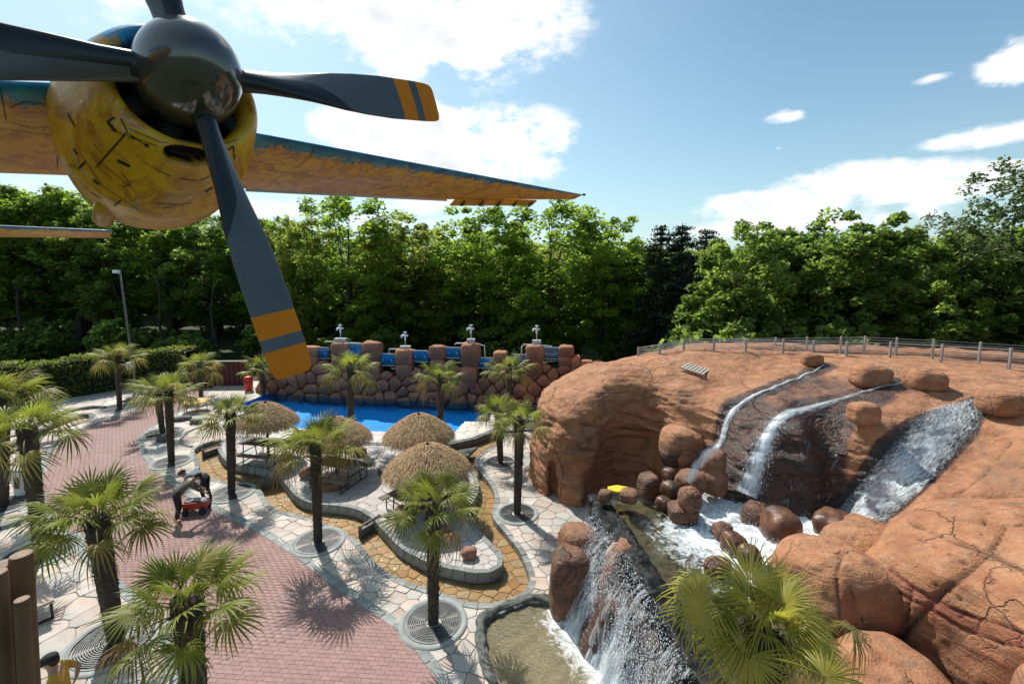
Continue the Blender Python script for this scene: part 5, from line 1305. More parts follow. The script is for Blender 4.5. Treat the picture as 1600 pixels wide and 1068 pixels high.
# drops
octv = np.array([[1, 0, 0], [-1, 0, 0], [0, 1, 0], [0, -1, 0], [0, 0, 1], [0, 0, -1]], float); octf = np.array([[0, 2, 4], [2, 1, 4], [1, 3, 4], [3, 0, 4], [2, 0, 5], [1, 2, 5], [3, 1, 5], [0, 3, 5]])
def drops(label, P, r, stretch=1.8, dirs=None, name='water_spray'):
    n = len(P); rr_s = (RS.uniform(.4, 1.0, n)**2*r)[:, None, None]; B = octv[None]*rr_s; B = B*np.array([1, 1, stretch])
    V = (P[:, None, :]+B).reshape(-1, 3); F = (octf[None]+6*np.arange(n)[:, None, None]).reshape(-1, 3); o = np_obj(name, V, F, M_drop, None, True); tag(o, label, 'water spray', kind='stuff'); return o
def along(G, n, spread, lift, bias=1.0):
    nu, nv = G.shape[:2]; i = RS.randint(0, nu, n); j = (RS.rand(n)**bias*(nv-1)).astype(int); P = G[i, j]+RS.normal(0, spread, (n, 3)); P[:, 2] += np.abs(RS.normal(0, lift, n)); return P
drops('white drops leaping off the broad cascade', along(GC, 13000, .05, .06, .8), .010, 2.2)
drops('white drops round the falling part of the middle stream', along(G2[:, int(G2.shape[1]*.55):], 2600, .09, .04), .010, 2.0)
drops('white drops round the lower left stream', along(G1[:, int(G1.shape[1]*.6):], 1000, .05, .03), .009, 2.0)
fp = np.array([[*fpts[RS.randint(len(fpts))], ZP] for _ in range(4200)])+np.c_[RS.normal(0, .28, (4200, 2)), np.abs(RS.normal(0, .07, 4200))]
drops('white splashes where the streams meet the upper pool', fp, .011, 1.2)
fp = np.array([[*cpts[RS.randint(len(cpts))], -.06] for _ in range(3000)])+np.c_[RS.normal(0, .16, (3000, 2)), np.abs(RS.normal(0, .08, 3000))]
drops('white splashes along the foot of the cascade in the basin', fp, .011, 1.3)

# boulders standing in and round the upper pool
ST = [('rounded brown boulder at the back corner of the stone pool', (1013, 762), 34, 46), ('small brown stone on the back edge of the stone pool left of the yellow mat', (945, 773), 22, 16), ('small brown stone on the back edge in front of the yellow mat', (983, 774), 30, 18),
      ('little brown stone left of the stacked wet boulders', (1037, 786), 22, 18), ('dark stone above the little brown stone', (1046, 743), 22, 24), ('dark bluish stone in the trickle left of the stacked boulders', (1048, 764), 30, 24),
      ('long brown stone behind the stacked boulders', (1078, 752), 44, 30), ('round wet boulder on top of the stack in the pool', (1078, 778), 36, 32), ('wet brown boulder at the foot of the stack in the pool', (1068, 799), 46, 26),
      ('brown boulder the left stream splashes over', (1116, 722), 36, 34), ('brown boulder under the left stream\'s splash boulder', (1116, 752), 38, 38), ('wet orange brown boulder right of the foam', (1182, 803), 44, 34),
      ('low orange stone awash in the foam', (1128, 828), 30, 20), ('dark boulder with water running over it in the middle of the rapids', (1218, 825), 56, 50), ('dark wet boulder at the foot of the wide fall', (1305, 822), 60, 40),
      ('dark wet stone just above the fan palm leaves', (1148, 850), 36, 34), ('brown wet stone left of the round red boulder', (1120, 885), 40, 26), ('dark wet stone between the palm leaves and the rapids', (1170, 870), 36, 34)]
for k, (lb, px, w, h) in enumerate(ST):
    zb = ZP+(.55 if 'top of the stack' in lb else .95 if 'splashes over' in lb else .45 if 'under the left' in lb else .5 if k in (4, 6) else .3 if k in (1, 2, 5) else .1)
    p = at(*px, zb); zf = proj(p)[2]; r = w/2*zf/FPX; rz_ = h/2*zf/FPX*1.1; dark = 'dark' in lb or 'little' in lb
    o = boulder(lb, p, (r, r*.9, rz_), 80+k, random.uniform(0, 3), (0, 0), .10+.14*random.random(), .17, 5, M_wetrock if dark else M_rock, freq=1.1, group='wet stones in the upper pool'); attr(o.data, 'wet', np.full(len(o.data.vertices), .42 if zb > ZP+.2 else .52))
# yellow mat
p = at(965, 765, ZP+.25); mb = MB(); q = [(-.28, -.12), (-.05, -.22), (.26, -.10), (.30, .06), (.02, .18), (-.26, .08)]; slab(mb, q, .06, .06); M_ymat = mat('yellow_foam', (.62, .48, .01), .6, bump=.3)
o = mb.build('yellow_mat', M_ymat, loc=(p.x, p.y, p.z)); tag(o, 'bright yellow flat mat lying by the back stones of the pool', 'mat')
# grating on the rock
h, nr = hit(1087, 577); root = empty('access_grate', h); root.rotation_euler = nr.to_track_quat('Z', 'Y').to_euler(); tag(root, 'pale square grating let into the top of the red rock', 'grating')
M_grating = mat('pale_grating', (.42, .38, .32), .7)
for k in range(7):
    mb = MB(); mb.box((0, -.36+.12*k, .05), (.95, .07, .03)); mb.build('slat', M_grating, root)
for s in (-1, 1):
    mb = MB(); mb.box((s*.5, 0, .04), (.06, .86, .05)); mb.build('frame', M_grating, root)

# ------------------------------------------------------------------ fences on top of the rock
M_post = mat('grey_wood_post', (.26, .24, .22), .8, (.34, .32, .30), 8); M_wire = mat('wire', (.45, .45, .45), .4, metal=.6)
def rail_fence(label, posts, name='post_fence', z=4.65, hpx=None):
    pts = []
    for (px, py, hh) in posts:
        h, nr = hit(px, py)
        if h is None or h.y > 30: h = at(px, py, z)
        pts.append((Vector(h), hh))
    o0 = pts[0][0]; root = empty(name, o0); tag(root, label, 'fence', 'post and wire fences on the rock')
    for p, hh in pts:
        mb = MB(); mb.box(p-o0+Vector((0, 0, hh/2-.1)), (.065, .065, hh+.2)); mb.build('post', M_post, root)
    for k in range(6):
        mb = MB(); mb.tube([p-o0+Vector((0, 0, hh*(.14+.155*k))) for p, hh in pts], .011, 5); mb.build('wire', M_wire, root)
rail_fence('front post and wire fence along the brow of the red rock', [(997, 556, .38), (1031, 553, .42), (1068, 546, .46), (1115, 547, .5), (1165, 549, .52), (1223, 551, .54), (1270, 554, .55), (1322, 556, .56), (1390, 558, .6), (1470, 566, .66), (1576, 577, .72), (1690, 590, .72)])
ys = []
root = empty('post_fence', (9.5, 24.2, 4.4)); tag(root, 'back post and wire fence in front of the wood, behind the red ridge', 'fence', 'post and wire fences on the rock'); pts = []
for i, px in enumerate((1079, 1125, 1163, 1211, 1260, 1313, 1350, 1400, 1457, 1530, 1610)):
    y = 22.6-i*.62; y = max(y, 17.6); py = 546+max(0, (px-1350))*.06; p = at_d(px, py, y); pts.append(Vector((p.x, p.y, p.z)))
for p in pts:
    mb = MB(); mb.box(p-Vector(root.location)+Vector((0, 0, .1)), (.065, .065, .95)); mb.build('post', M_post, root)
for k in range(6):
    mb = MB(); mb.tube([p-Vector(root.location)+Vector((0, 0, .02+.1*k)) for p in pts], .009, 5); mb.build('wire', M_wire, root)

# the left stream spilling over its boulder
nu, nv = 9, 26; G = np.zeros((nu, nv, 3)); crs = [(1124, 700, 13.05), (1112, 703, 12.85), (1100, 712, 12.65), (1090, 726, 12.5), (1080, 742, 12.4), (1074, 752, 12.35)]
for j in range(nv):
    t = j/(nv-1)*(len(crs)-1); k = min(int(t), len(crs)-2); f = t-k; a, b = np.array(crs[k]), np.array(crs[k+1]); c_ = a+(b-a)*f
    for i in range(nu): G[i, j] = np.array(at_d(c_[0]+(i-4)*1.9, c_[1]+(i-4)*1.7, c_[2]*.965)[:])
sheet('stream_spill', G, M_fallA, 'short white spill where the left stream tumbles over its boulder', dens=lambda u, v: (1-np.abs(u)**2)*.4-.22)
# ------------------------------------------------------------------ the aircraft (engine, propeller, wing, tail plane)
PS = 2.6
pn = Vector((0.69191, -0.66990, 0.26925)).normalized(); ps = Vector((0.69559, 0.71844, 0)).normalized(); pu = pn.cross(ps); pu = pu if pu.z > 0 else -pu
PC = Vector((0, 0, CAM_H))+pray(296, 115)*PS; RB = .7113*PS*.985
def paint_mat(name):
    m = bpy.data.materials.new(name); m.use_nodes = True; nt = m.node_tree; N = nt.nodes; L = nt.links; b = N['Principled BSDF']; b.inputs['Roughness'].default_value = .42; b.inputs['Coat Weight'].default_value = .15; b.inputs['Coat Roughness'].default_value = .12
    tc = N.new('ShaderNodeTexCoord')
    def noise(sc, det=5, ro=.6, dist=0, sx=(1, 1, 1)):
        k = N.new('ShaderNodeMapping'); k.inputs['Scale'].default_value = sx; L.new(tc.outputs['Object'], k.inputs['Vector'])
        n = N.new('ShaderNodeTexNoise'); n.inputs['Scale'].default_value = sc; n.inputs['Detail'].default_value = det; n.inputs['Roughness'].default_value = ro; n.inputs['Distortion'].default_value = dist; L.new(k.outputs[0], n.inputs['Vector']); return n.outputs['Fac']
    def mr(v, a, b_, c=0, d=1):
        k = N.new('ShaderNodeMapRange'); L.new(v, k.inputs[0]); k.inputs[1].default_value = a; k.inputs[2].default_value = b_; k.inputs[3].default_value = c; k.inputs[4].default_value = d; return k.outputs[0]
    def mix(f, a, c):
        k = N.new('ShaderNodeMix'); k.data_type = 'RGBA'; L.new(f, k.inputs[0])
        for i, v in ((6, a), (7, c)):
            if isinstance(v, tuple): k.inputs[i].default_value = (*v, 1)
            else: L.new(v, k.inputs[i])
        return k.outputs[2]
    c = mix(mr(noise(2.4, 4), .38, .62), (.74, .34, .006), (.82, .46, .02))
    c = mix(mr(noise(4.6, 7, .7, 1.6), .46, .62, 0, .85), c, (.42, .13, .008))
    c = mix(mr(noise(1.9, 4, .5, .3, (1.3, 1, 1)), .58, .72, 0, .4), c, (.60, .30, .10))
    c = mix(mr(noise(3.6, 7, .75, 1.4), .58, .68, 0, .7), c, (.62, .58, .52))
    c = mix(mr(noise(7, 7, .75, 1.5), .56, .74, 0, .7), c, (.12, .04, .01))
    a = N.new('ShaderNodeAttribute'); a.attribute_name = 'blue'; s = N.new('ShaderNodeMath'); s.operation = 'ADD'; L.new(a.outputs['Fac'], s.inputs[0]); L.new(mr(noise(30, 4, .75, .0, (1, 1, 1)), .2, .8, -.30, .30), s.inputs[1])
    s2 = N.new('ShaderNodeMath'); s2.operation = 'ADD'; L.new(s.outputs[0], s2.inputs[0]); L.new(mr(noise(6, 3), .3, .7, -.18, .18), s2.inputs[1])
    bl = mix(mr(noise(5, 4), .4, .65), (.0, .13, .32), (.01, .30, .50))
    c = mix(mr(s2.outputs[0], .47, .53), c, bl)
    d = N.new('ShaderNodeAttribute'); d.attribute_name = 'dark'; c = mix(d.outputs['Fac'], c, (.03, .015, .01))
    L.new(c, b.inputs['Base Color']); bp = N.new('ShaderNodeBump'); bp.inputs['Strength'].default_value = .25; bp.inputs['Distance'].default_value = .01; L.new(noise(7, 5), bp.inputs['Height']); L.new(bp.outputs[0], b.inputs['Normal'])
    return m
M_paint = paint_mat('weathered_yellow_paint'); M_black = mat('black_interior', (.006, .006, .006), .9); M_mark = mat('dark_painted_mark', (.02, .012, .008), .6)
M_spin = mat('dark_grey_gloss', (.055, .05, .048), .16, (.075, .068, .062), 2.2, spec=.7, coat=.6, bump=.08, bscale=5); M_blade = mat('blade_grey', (.085, .092, .098), .38, (.10, .108, .115), 5, spec=.5); M_boot = mat('rubber_boot', (.012, .014, .018), .42, spec=.55); M_orange = mat('orange_band', (.78, .21, .004), .6, spec=.25)
nt_ = M_blade.node_tree; at_b = nt_.nodes.new('ShaderNodeAttribute'); at_b.attribute_name = 'boot'; mr_b = nt_.nodes.new('ShaderNodeMapRange'); nt_.links.new(at_b.outputs['Fac'], mr_b.inputs[0]); mr_b.inputs[1].default_value = -.01; mr_b.inputs[2].default_value = .01
mx_b = nt_.nodes.new('ShaderNodeMix'); mx_b.data_type = 'RGBA'; pb_ = nt_.nodes['Principled BSDF']; src_ = pb_.inputs['Base Color'].links[0].from_socket; nt_.links.new(src_, mx_b.inputs[6]); mx_b.inputs[7].default_value = (.010, .012, .016, 1); nt_.links.new(mr_b.outputs[0], mx_b.inputs[0]); nt_.links.new(mx_b.outputs[2], pb_.inputs['Base Color'])
pr_ = empty('propeller_aircraft', PC); tag(pr_, 'yellow and blue propeller aircraft hanging overhead at the top left', 'aircraft')
def fr(a, b, c): return pn*a+ps*b+pu*c      # local (relative to the hub): forward, sideways, up
# cowling
nA, nR = 260, 230; prof = [(a*.84-.06, r*.765) for a, r in [(-.34, .395), (-.20, .385), (-.13, .395), (-.09, .425), (-.075, .465), (-.095, .505), (-.15, .545), (-.28, .59), (-.45, .632), (-.65, .65), (-.9, .63), (-1.2, .57), (-1.55, .46), (-1.9, .33), (-2.2, .2)]]
pa = np.array(prof); dd_ = np.r_[0, np.cumsum(np.hypot(*np.diff(pa, axis=0).T))]; tt_ = np.linspace(0, dd_[-1], nR); pa = np.c_[np.interp(tt_, dd_, pa[:, 0]), np.interp(tt_, dd_, pa[:, 1])]
for _ in range(3): pa[1:-1] = (pa[:-2]+pa[1:-1]*2+pa[2:])/4
V = []; bl = []; A_ = []
for i, (a, r) in enumerate(pa):
    for k in range(nA):
        w = 2*math.pi*k/nA; cs, sn = math.cos(w), math.sin(w); back = min(1, max(0, (-a-.09)/.5))
        down = max(0, -sn); rr_ = r*(1+.26*back*down**1.5); off = 0
        V.append(fr(a, rr_*cs-.085*back, rr_*sn-.02)); bl.append(.2+.55*sn+(.1 if i < 20 else 0)); A_.append((a, w, i))
V = np.array([v[:] for v in V]); A_ = np.array(A_)
F = np.array([(i*nA+k, i*nA+(k+1) % nA, (i+1)*nA+(k+1) % nA, (i+1)*nA+k) for i in range(nR-1) for k in range(nA)])
cowl = np_obj('engine_cowling', V, F, [M_paint, M_black], pr_, True); attr(cowl.data, 'blue', np.clip(bl, -1, 1)); 
cb = make_bvh(cowl.data); co = cam_o-PC
def chit(px, py): r = cb.ray_cast(co, pray(px, py).normalized()); return r[0], r[1]
# chin intake: an oval hole pressed into the skin, its inner shade painted near black
hc, hn = chit(290, 243); V = np.empty(len(cowl.data.vertices)*3, np.float32); cowl.data.vertices.foreach_get('co', V); V = V.reshape(-1, 3).astype(float)
if hc is not None:
    L1, _ = chit(256, 238); L2, _ = chit(324, 246); ax = (L2-L1); hw = ax.length/2; ax = np.array(ax.normalized()[:]); hn = np.array(hn[:]); hn = hn if hn@np.array(pray(290, 243)[:]) < 0 else -hn; ay = np.cross(hn, ax); ctr = np.array(((L1+L2)/2)[:])
    T1, _ = chit(290, 232); T2, _ = chit(290, 258); hh = (T1-T2).length/2
    rel = V-ctr; uu = (rel@ax)/hw; vv = (rel@ay)/hh; q = (np.abs(uu)**2.6+np.abs(vv)**2.6)**(1/2.6); near = (np.abs(rel@hn) < .15)
    dep = np.where(near, np.clip((1.05-q)/.25, 0, 1), 0); lipq = np.where(near, np.exp(-((q-1.18)/.13)**2), 0)
    V = V-hn*(dep*.11)[:, None]+hn*(lipq*.010)[:, None]; cowl.data.vertices.foreach_set('co', V.astype(np.float32).ravel())
    dk = np.clip((dep-.15)*4, 0, 1); cowl.data.update()
attr(cowl.data, 'dark', dk)
mb = MB(); mb.lathe([(0.02, -.33), (.32, -.33), (.31, -.25)], 48, M=Matrix((ps.to_4d(), pu.to_4d(), pn.to_4d(), (0, 0, 0, 1))).transposed() if False else Matrix(((ps.x, pu.x, pn.x, 0), (ps.y, pu.y, pn.y, 0), (ps.z, pu.z, pn.z, 0), (0, 0, 0, 1)))); mb.build('firewall', M_black, pr_)
MF = Matrix(((ps.x, pu.x, pn.x, 0), (ps.y, pu.y, pn.y, 0), (ps.z, pu.z, pn.z, 0), (0, 0, 0, 1)))
# cylinders of the radial engine, just visible in the dark opening
M_cyl = mat('dark_cylinder', (.03, .03, .03), .5, metal=.4)
for k in range(9):
    a = 2*math.pi*k/9+.2; d_ = ps*math.cos(a)+pu*math.sin(a); mb = MB()
    mb.tube([d_*.16-pn*.25, d_*.34-pn*.25], .055, 14)
    for f in range(6): mb.tube([d_*(.2+.022*f)-pn*.25, d_*(.206+.022*f)-pn*.25], .068, 14)
    mb.build('engine_cylinder', M_cyl, pr_)
# spinner
mb = MB(); mb.lathe([(.02, -.26), (.235, -.25), (.262, -.12), (.266, 0), (.258, .07), (.237, .145), (.20, .215), (.145, .27), (.08, .305), (.03, .318), (0.002, .32)], 64, M=MF); sp_ = mb.build('spinner', M_spin, pr_, True)
sps = sp_.modifiers.new('s', 'SUBSURF'); sps.levels = 1; sps.render_levels = 1
# blades
def blade(ang_vec, pitch_sign, ck=1.0, Rm=None):
    d = ang_vec.normalized(); q = pn.cross(d).normalized(); Rm = Rm or RB
    st = [(.13, .078, .06, 27), (.21, .085, .05, 24), (.28, .100, .042, 21), (.37, .118, .032, 16), (.50, .150, .024, 8), (.60, .165, .02, 4), (.72, .172, .016, 0), (.90, .166, .012, -4), (.96, .160, .010, -5), (.985, .150, .008, -5), (.995, .135, .005, -5), (1.0, .105, .003, -5)]
    sec = 32; n = 190; xs = np.linspace(st[0][0], 1, n); xs = 1-(1-xs)**1.15*(1-st[0][0])/((1-st[0][0])**1.15); cols = [np.interp(xs, [s[0] for s in st], [s[i] for s in st]) for i in (1, 2, 3)]
    V = []; MI = []; F = []; BT = []
    for i in range(n):
        ch, th, be = cols[0][i]*ck, cols[1][i], rad(cols[2][i])*pitch_sign; cv = q*math.cos(be)+pn*math.sin(be); tv = -q*math.sin(be)+pn*math.cos(be)
        for k in range(sec):
            w = 2*math.pi*k/sec; cx = math.cos(w); ty = math.sin(w)*(1-.25*cx)
            V.append((d*xs[i]*Rm+cv*cx*ch+tv*ty*th)[:]); BT.append(min((.42-.12*cx-xs[i])*6, (.12-cx)*2))
    for i in range(n-1):
        xm = (xs[i]+xs[i+1])/2
        for k in range(sec):
            w = 2*math.pi*(k+.5)/sec; mi = 0
            if .79 < xm < .868 or xm > .908: mi = 2
            F.append((i*sec+k, i*sec+(k+1) % sec, (i+1)*sec+(k+1) % sec, (i+1)*sec+k)); MI.append(mi)
    o = np_obj('propeller_blade', V, F, [M_blade, M_boot, M_orange], pr_, True, MI); attr(o.data, 'boot', BT); return o
v1 = Vector((.3084906, -.06286544, -.94914777)); v2 = Vector((.6527292, .73979342, .16324916)); v1 = (v1-pn*v1.dot(pn)).normalized(); v2 = (v2-pn*v2.dot(pn)); v2 = (v2-v1*v2.dot(v1)).normalized()
PSIGN = -1
for v in (v1, v2, -v1, -v2):
    blade(v, PSIGN, .72 if v is v1 else 1.0)
    mb = MB(); mb.tube([PC*0+v*(.20), v*(.285)], [.075, .062], 20); mb.build('blade_cuff', M_boot, pr_, True)
# wing
dih = rad(4); sdv = ps*math.cos(dih)+pu*math.sin(dih); udv = pn.cross(sdv); udv = udv if udv.z > 0 else -udv
def wpt(px, py, hh=.05): 
    W0 = PC+pu*hh*PS; r = pray(px, py); t = (W0-cam_o).dot(udv)/r.dot(udv); P = cam_o+r*t-PC; return P
def wing(name, LE, TE, b0, b1, thick=.14, n=70, sec=40, upper_blue=True):
    """LE, TE: two points each; the panel runs between them"""
    V = []; bl = []; dk = []; r = random.Random(3)
    for i in range(n):
        t = i/(n-1); le = LE[0]+(LE[1]-LE[0])*t; te = TE[0]+(TE[1]-TE[0])*t; c = te-le; cl = c.length
        for k in range(sec):
            w = 2*math.pi*k/sec; x = .5-.5*math.cos(w); yt = thick*1.45*(.2969*math.sqrt(x)-.126*x-.3516*x*x+.2843*x**3-.1015*x**4)/.2*.5; up = math.sin(w) >= 0
            V.append((le+c*x+udv*cl*yt*(1 if up else -.85)*2.0*.5)[:]); bl.append((1.0 if up else .78-x*2.5)+0*t); dk.append(0)
    F = [(i*sec+k, i*sec+(k+1) % sec, (i+1)*sec+(k+1) % sec, (i+1)*sec+k) for i in range(n-1) for k in range(sec)]
    o = np_obj(name, V, F, M_paint, pr_, True); attr(o.data, 'blue', bl); attr(o.data, 'dark', dk)
    bm = bmesh.new(); bm.from_mesh(o.data); bm.verts.ensure_lookup_table()
    for e in (0, n-1):
        bm.faces.new([bm.verts[e*sec+k] for k in range(sec)])
    bmesh.ops.recalc_face_normals(bm, faces=bm.faces[:]); bm.to_mesh(o.data); bm.free(); return o
LE_r, LE_t = wpt(380, 205), wpt(910, 304); TE_r, TE_k = wpt(345, 293), wpt(712, 312); 
# carry the trailing edge line to the tip, inner panel to the left beyond the frame
d_le = (LE_t-LE_r); root_in = LE_r-d_le.normalized()*.75; te_dir = (TE_k-TE_r).normalized(); te_in = TE_r-te_dir*.75; TE_t = LE_t+(-pn)*.22+(TE_k-TE_r).normalized()*.02
TE_m = TE_k
t_k = ((TE_k-LE_r).dot(d_le.normalized()))/d_le.length; LE_k = LE_r+d_le*min(.85, t_k)
wing('outer_wing', (root_in, LE_k), (te_in, TE_k), 0, 1); wing('wing_tip_panel', (LE_k+d_le.normalized()*.006, LE_t), (TE_k+(TE_t-TE_k)*.004, TE_t), 0, 1, thick=.12)
Lw, Rw = wpt(-250, 118), wpt(102, 133); Lt, Rt = wpt(-250, 262), wpt(98, 274); wing('inner_wing', (Lw, Rw+(Rw-Lw)*.25), (Lt, Rt+(Rt-Lt)*.25), 0, 1, thick=.15)
# flap gap line and aileron
def strip(p0, p1, w, name, material, drop=0.0, thick=.012, taper=1.0):
    mb = MB(); d = (p1-p0); a = -pn*w; mb.add([p0+udv*drop, p1+udv*drop, p1+a*taper+udv*(drop-.03), p0+a+udv*(drop-.03), p0+udv*(drop-thick), p1+udv*(drop-thick), p1+a*taper+udv*(drop-thick-.03), p0+a+udv*(drop-thick-.03)], [(0, 1, 2, 3), (7, 6, 5, 4), (0, 4, 5, 1), (1, 5, 6, 2), (2, 6, 7, 3), (3, 7, 4, 0)]); o = mb.build(name, material, pr_); attr(o.data, 'blue', [0]*8); attr(o.data, 'dark', [0]*8); return o
p0, p1 = wpt(712, 308), wpt(838, 311); strip(p0, p1, .16, 'aileron', M_paint, -.015, .02, .75)
for k in range(5):
    q = p0+(p1-p0)*(.08+.21*k); mb = MB(); mb.add([q-udv*.052-pn*.01, q+(p1-p0)*.03-udv*.052-pn*.01, q+(p1-p0)*.05-pn*.14-udv*.078, q+(p1-p0)*.015-pn*.14-udv*.078], [(0, 1, 2, 3)]); mb.build('painted_stripe', M_mark, pr_)
M_silver = mat('bare_metal_edge', (.55, .56, .54), .35, metal=.6)
p0, p1 = wpt(385, 297), wpt(700, 313); strip(p0, p1, .03, 'flap_track', M_silver, .035, .008)
for px in ():
    q = wpt(*px); mb = MB(); mb.box(q-udv*.05-pn*.04, (.03, .03, .05)); mb.build('hinge', M_black, pr_)
q = wpt(911, 304); mb = MB(); mb.box(q+sdv*.03, (.05, .05, .03)); mb.build('tip_lamp', M_black, pr_)
# panel joints on the wing underside
wb = []; wo = []
for nm in ('outer_wing', 'inner_wing', 'wing_tip_panel'):
    o = next(c for c in CH[pr_.name] if c.name.startswith(nm)); wb.append(make_bvh(o.data)); wo.append(o)
def phit(px, py, bv): r = bv.ray_cast(co, pray(px, py).normalized()); return r[0], r[1]
def mark(pts, bv, name='panel_line', w=.006, fill=False, material=None, lift=.004, own=None):
    mb = MB(); P = []
    for a, b in zip(pts[:-1], pts[1:]):
        for t in np.linspace(0, 1, 8, endpoint=False):
            h, nr = phit(a[0]+(b[0]-a[0])*t, a[1]+(b[1]-a[1])*t, bv)
            if h is not None: P.append((h, nr if nr.dot(pray(*a)) < 0 else -nr))
    h, nr = phit(*pts[-1], bv)
    if h is not None: P.append((h, nr if nr.dot(pray(*pts[-1])) < 0 else -nr))
    if len(P) < 2: return
    V = []; n = len(P); w *= .62
    for i in range(n):
        t = (P[min(i+1, n-1)][0]-P[max(i-1, 0)][0]).normalized(); s = t.cross(P[i][1]).normalized(); f = 1 if 0 < i < n-1 else .5; V += [P[i][0]+P[i][1]*lift-s*w*f, P[i][0]+P[i][1]*lift+s*w*f]
    mb.add(V, [(2*i, 2*i+1, 2*i+3, 2*i+2) for i in range(n-1)]); mb.build(name, material or M_mark, own or pr_)
for pts in ([(400, 196), (398, 220), (380, 245)], [(492, 228), (485, 245), (466, 260)], [(345, 255), (560, 285), (700, 300)]): mark(pts, wb[0], w=.004, own=wo[0])
for pts in ([(0, 135), (10, 190)], [(80, 124), (88, 200), (90, 265)], [(15, 168), (40, 158), (75, 165), (83, 190)], [(15, 190), (50, 200), (82, 198)], [(0, 200), (90, 212)]): mark(pts, wb[1], w=.004, own=wo[1])
CM = [([(168, 190), (182, 206)], .016), ([(168, 190), (180, 183)], .008), ([(188, 184), (200, 206)], .005), ([(199, 206), (150, 262)], .006), ([(183, 250), (204, 260)], .017), ([(106, 176), (118, 199)], .008), ([(205, 214), (212, 216)], .012), ([(226, 226), (233, 228)], .014),
      ([(115, 232), (122, 242)], .012), ([(123, 264), (134, 252)], .007), ([(146, 280), (155, 288)], .013), ([(131, 289), (138, 296)], .01), ([(142, 300), (158, 310)], .012), ([(242, 263), (268, 276)], .004), ([(280, 278), (305, 282)], .004), ([(312, 282), (334, 272)], .004),
      ([(236, 316), (280, 320), (300, 316)], .004), ([(252, 325), (275, 322)], .004), ([(178, 322), (190, 312)], .006), ([(146, 224), (160, 240)], .003), ([(160, 255), (215, 300)], .003), ([(170, 202), (258, 232)], .003), ([(200, 200), (250, 222), (330, 232), (372, 218)], .003), ([(235, 232), (200, 208)], .004),
      ([(355, 235), (364, 228), (366, 250)], .006), ([(120, 230), (160, 290), (220, 330)], .003), ([(190, 270), (205, 288), (192, 292)], .004), ([(352, 238), (355, 255)], .01), ([(320, 300), (332, 292)], .009)]
for pts, w in CM: mark(pts, cb, 'painted_mark', w=w, own=cowl)
# exhaust stub under the cowling and small aerial on top
q, nr = chit(165, 326)
if q is not None: mb = MB(); mb.tube([q+pn*.08+pu*.05, q-pn*.05+pu*.03, q-pn*.25+pu*.02], [.03, .055, .055], 16); o = mb.build('exhaust_stub', M_paint, pr_, True); attr(o.data, 'blue', [-1]*len(o.data.vertices)); attr(o.data, 'dark', [.2]*len(o.data.vertices))
mb = MB(); q = fr(-.75, -.02, .66); mb.add([q, q+pu*.10-ps*.03, q-pn*.12+pu*.1-ps*.02, q-pn*.1, q+ps*.02, q+pu*.10, q-pn*.12+pu*.1+ps*.01, q-pn*.1+ps*.02], [(0, 1, 2, 3), (4, 5, 6, 7), (0, 4, 5, 1), (1, 5, 6, 2)]); mb.build('aerial', M_black, pr_)
# tail plane and fuselage (mostly outside the picture)
def tpt(px, py, k): r = pray(px, py); t = (PC-pn*k-cam_o).dot(pn)/r.dot(pn); return cam_o+r*t-PC
k0, k1 = 4.6, 5.5; LEa = tpt(-420, 335, k0); LEb = tpt(176, 360, k0+.15); TEa = LEa-pn*.95; TEb = LEb-pn*.5
a_, b2_ = tpt(-420, 366, k1), tpt(170, 372, k1-.3)
wing('tail_plane', (LEa, LEb), (a_, b2_), 0, 1, thick=.11, n=30)
mb = MB(); fo = -ps*3.0; mb.lathe([(0.05, 2.4), (.35, 2.2), (.62, 1.6), (.75, .6), (.78, -1.0), (.66, -2.8), (.42, -4.6), (.15, -6.2), (.02, -6.5)], 32, M=Matrix.Translation(fo+pu*.05) @ MF); o = mb.build('fuselage', M_paint, pr_, True); P = np.array([v.co[:] for v in o.data.vertices]); attr(o.data, 'blue', np.clip(.2+((P-np.array(fo[:]))@np.array(pu[:])), -1, 1)); attr(o.data, 'dark', np.zeros(len(P)))
# ------------------------------------------------------------------ rock wall behind the pool with its blue screens
M_wallrock = mat('brown_wall_stone', (.30, .115, .055), .85, (.42, .19, .10), 1.6, bump=.6, bscale=9, rnd=.22, isl=.2, col3=(.05, .028, .02), n3=.3)
M_walldark = mat('dark_wall_core', (.018, .013, .011), .95)
WLp = at(415, 613); WRp = at(900, 635); wd = (WRp-WLp).normalized(); wn = Vector((wd.y, -wd.x, 0)); wn = wn if wn.y < 0 else -wn; wdz = math.atan2(wd.y, wd.x); WLEN = (WRp-WLp).length+1.5
def wpl(px, py, off=0.0):
    o = WLp+wn*off; r = pray(px, py); t = (o-cam_o).dot(wn)/r.dot(wn); P = cam_o+r*t-WLp; return P.dot(wd), P.z
root = empty('pool_rock_wall', WLp, wdz); tag(root, 'wall of rounded brown stones behind the blue pool', 'rock wall')
topl = [wpl(*p) for p in [(414, 578), (440, 572), (472, 562), (590, 565), (594, 580), (645, 580), (648, 569), (745, 571), (747, 584), (775, 584), (790, 577), (822, 578), (850, 569), (893, 567), (905, 572), (925, 577), (960, 582)]]
def ztop(u): return float(np.interp(u, [p[0] for p in topl], [p[1] for p in topl]))
seedsw = []; rw = random.Random(5)
for _ in range(9000):
    u = rw.uniform(-.4, WLEN+.6); z = rw.uniform(-.3, 3.4); s = rw.choice((.55, .75, .95, 1.25))
    if z > ztop(u)-.12: continue
    if all((u-a)**2+((z-b)*(.8 if a % 2 < 1 else 1.3))**2 > s*s for a, b in seedsw): seedsw.append((u, z))
ghost = []
for u in np.arange(-1, WLEN+1, .35): ghost.append((u, ztop(u)+.22)); ghost.append((u, -.75))
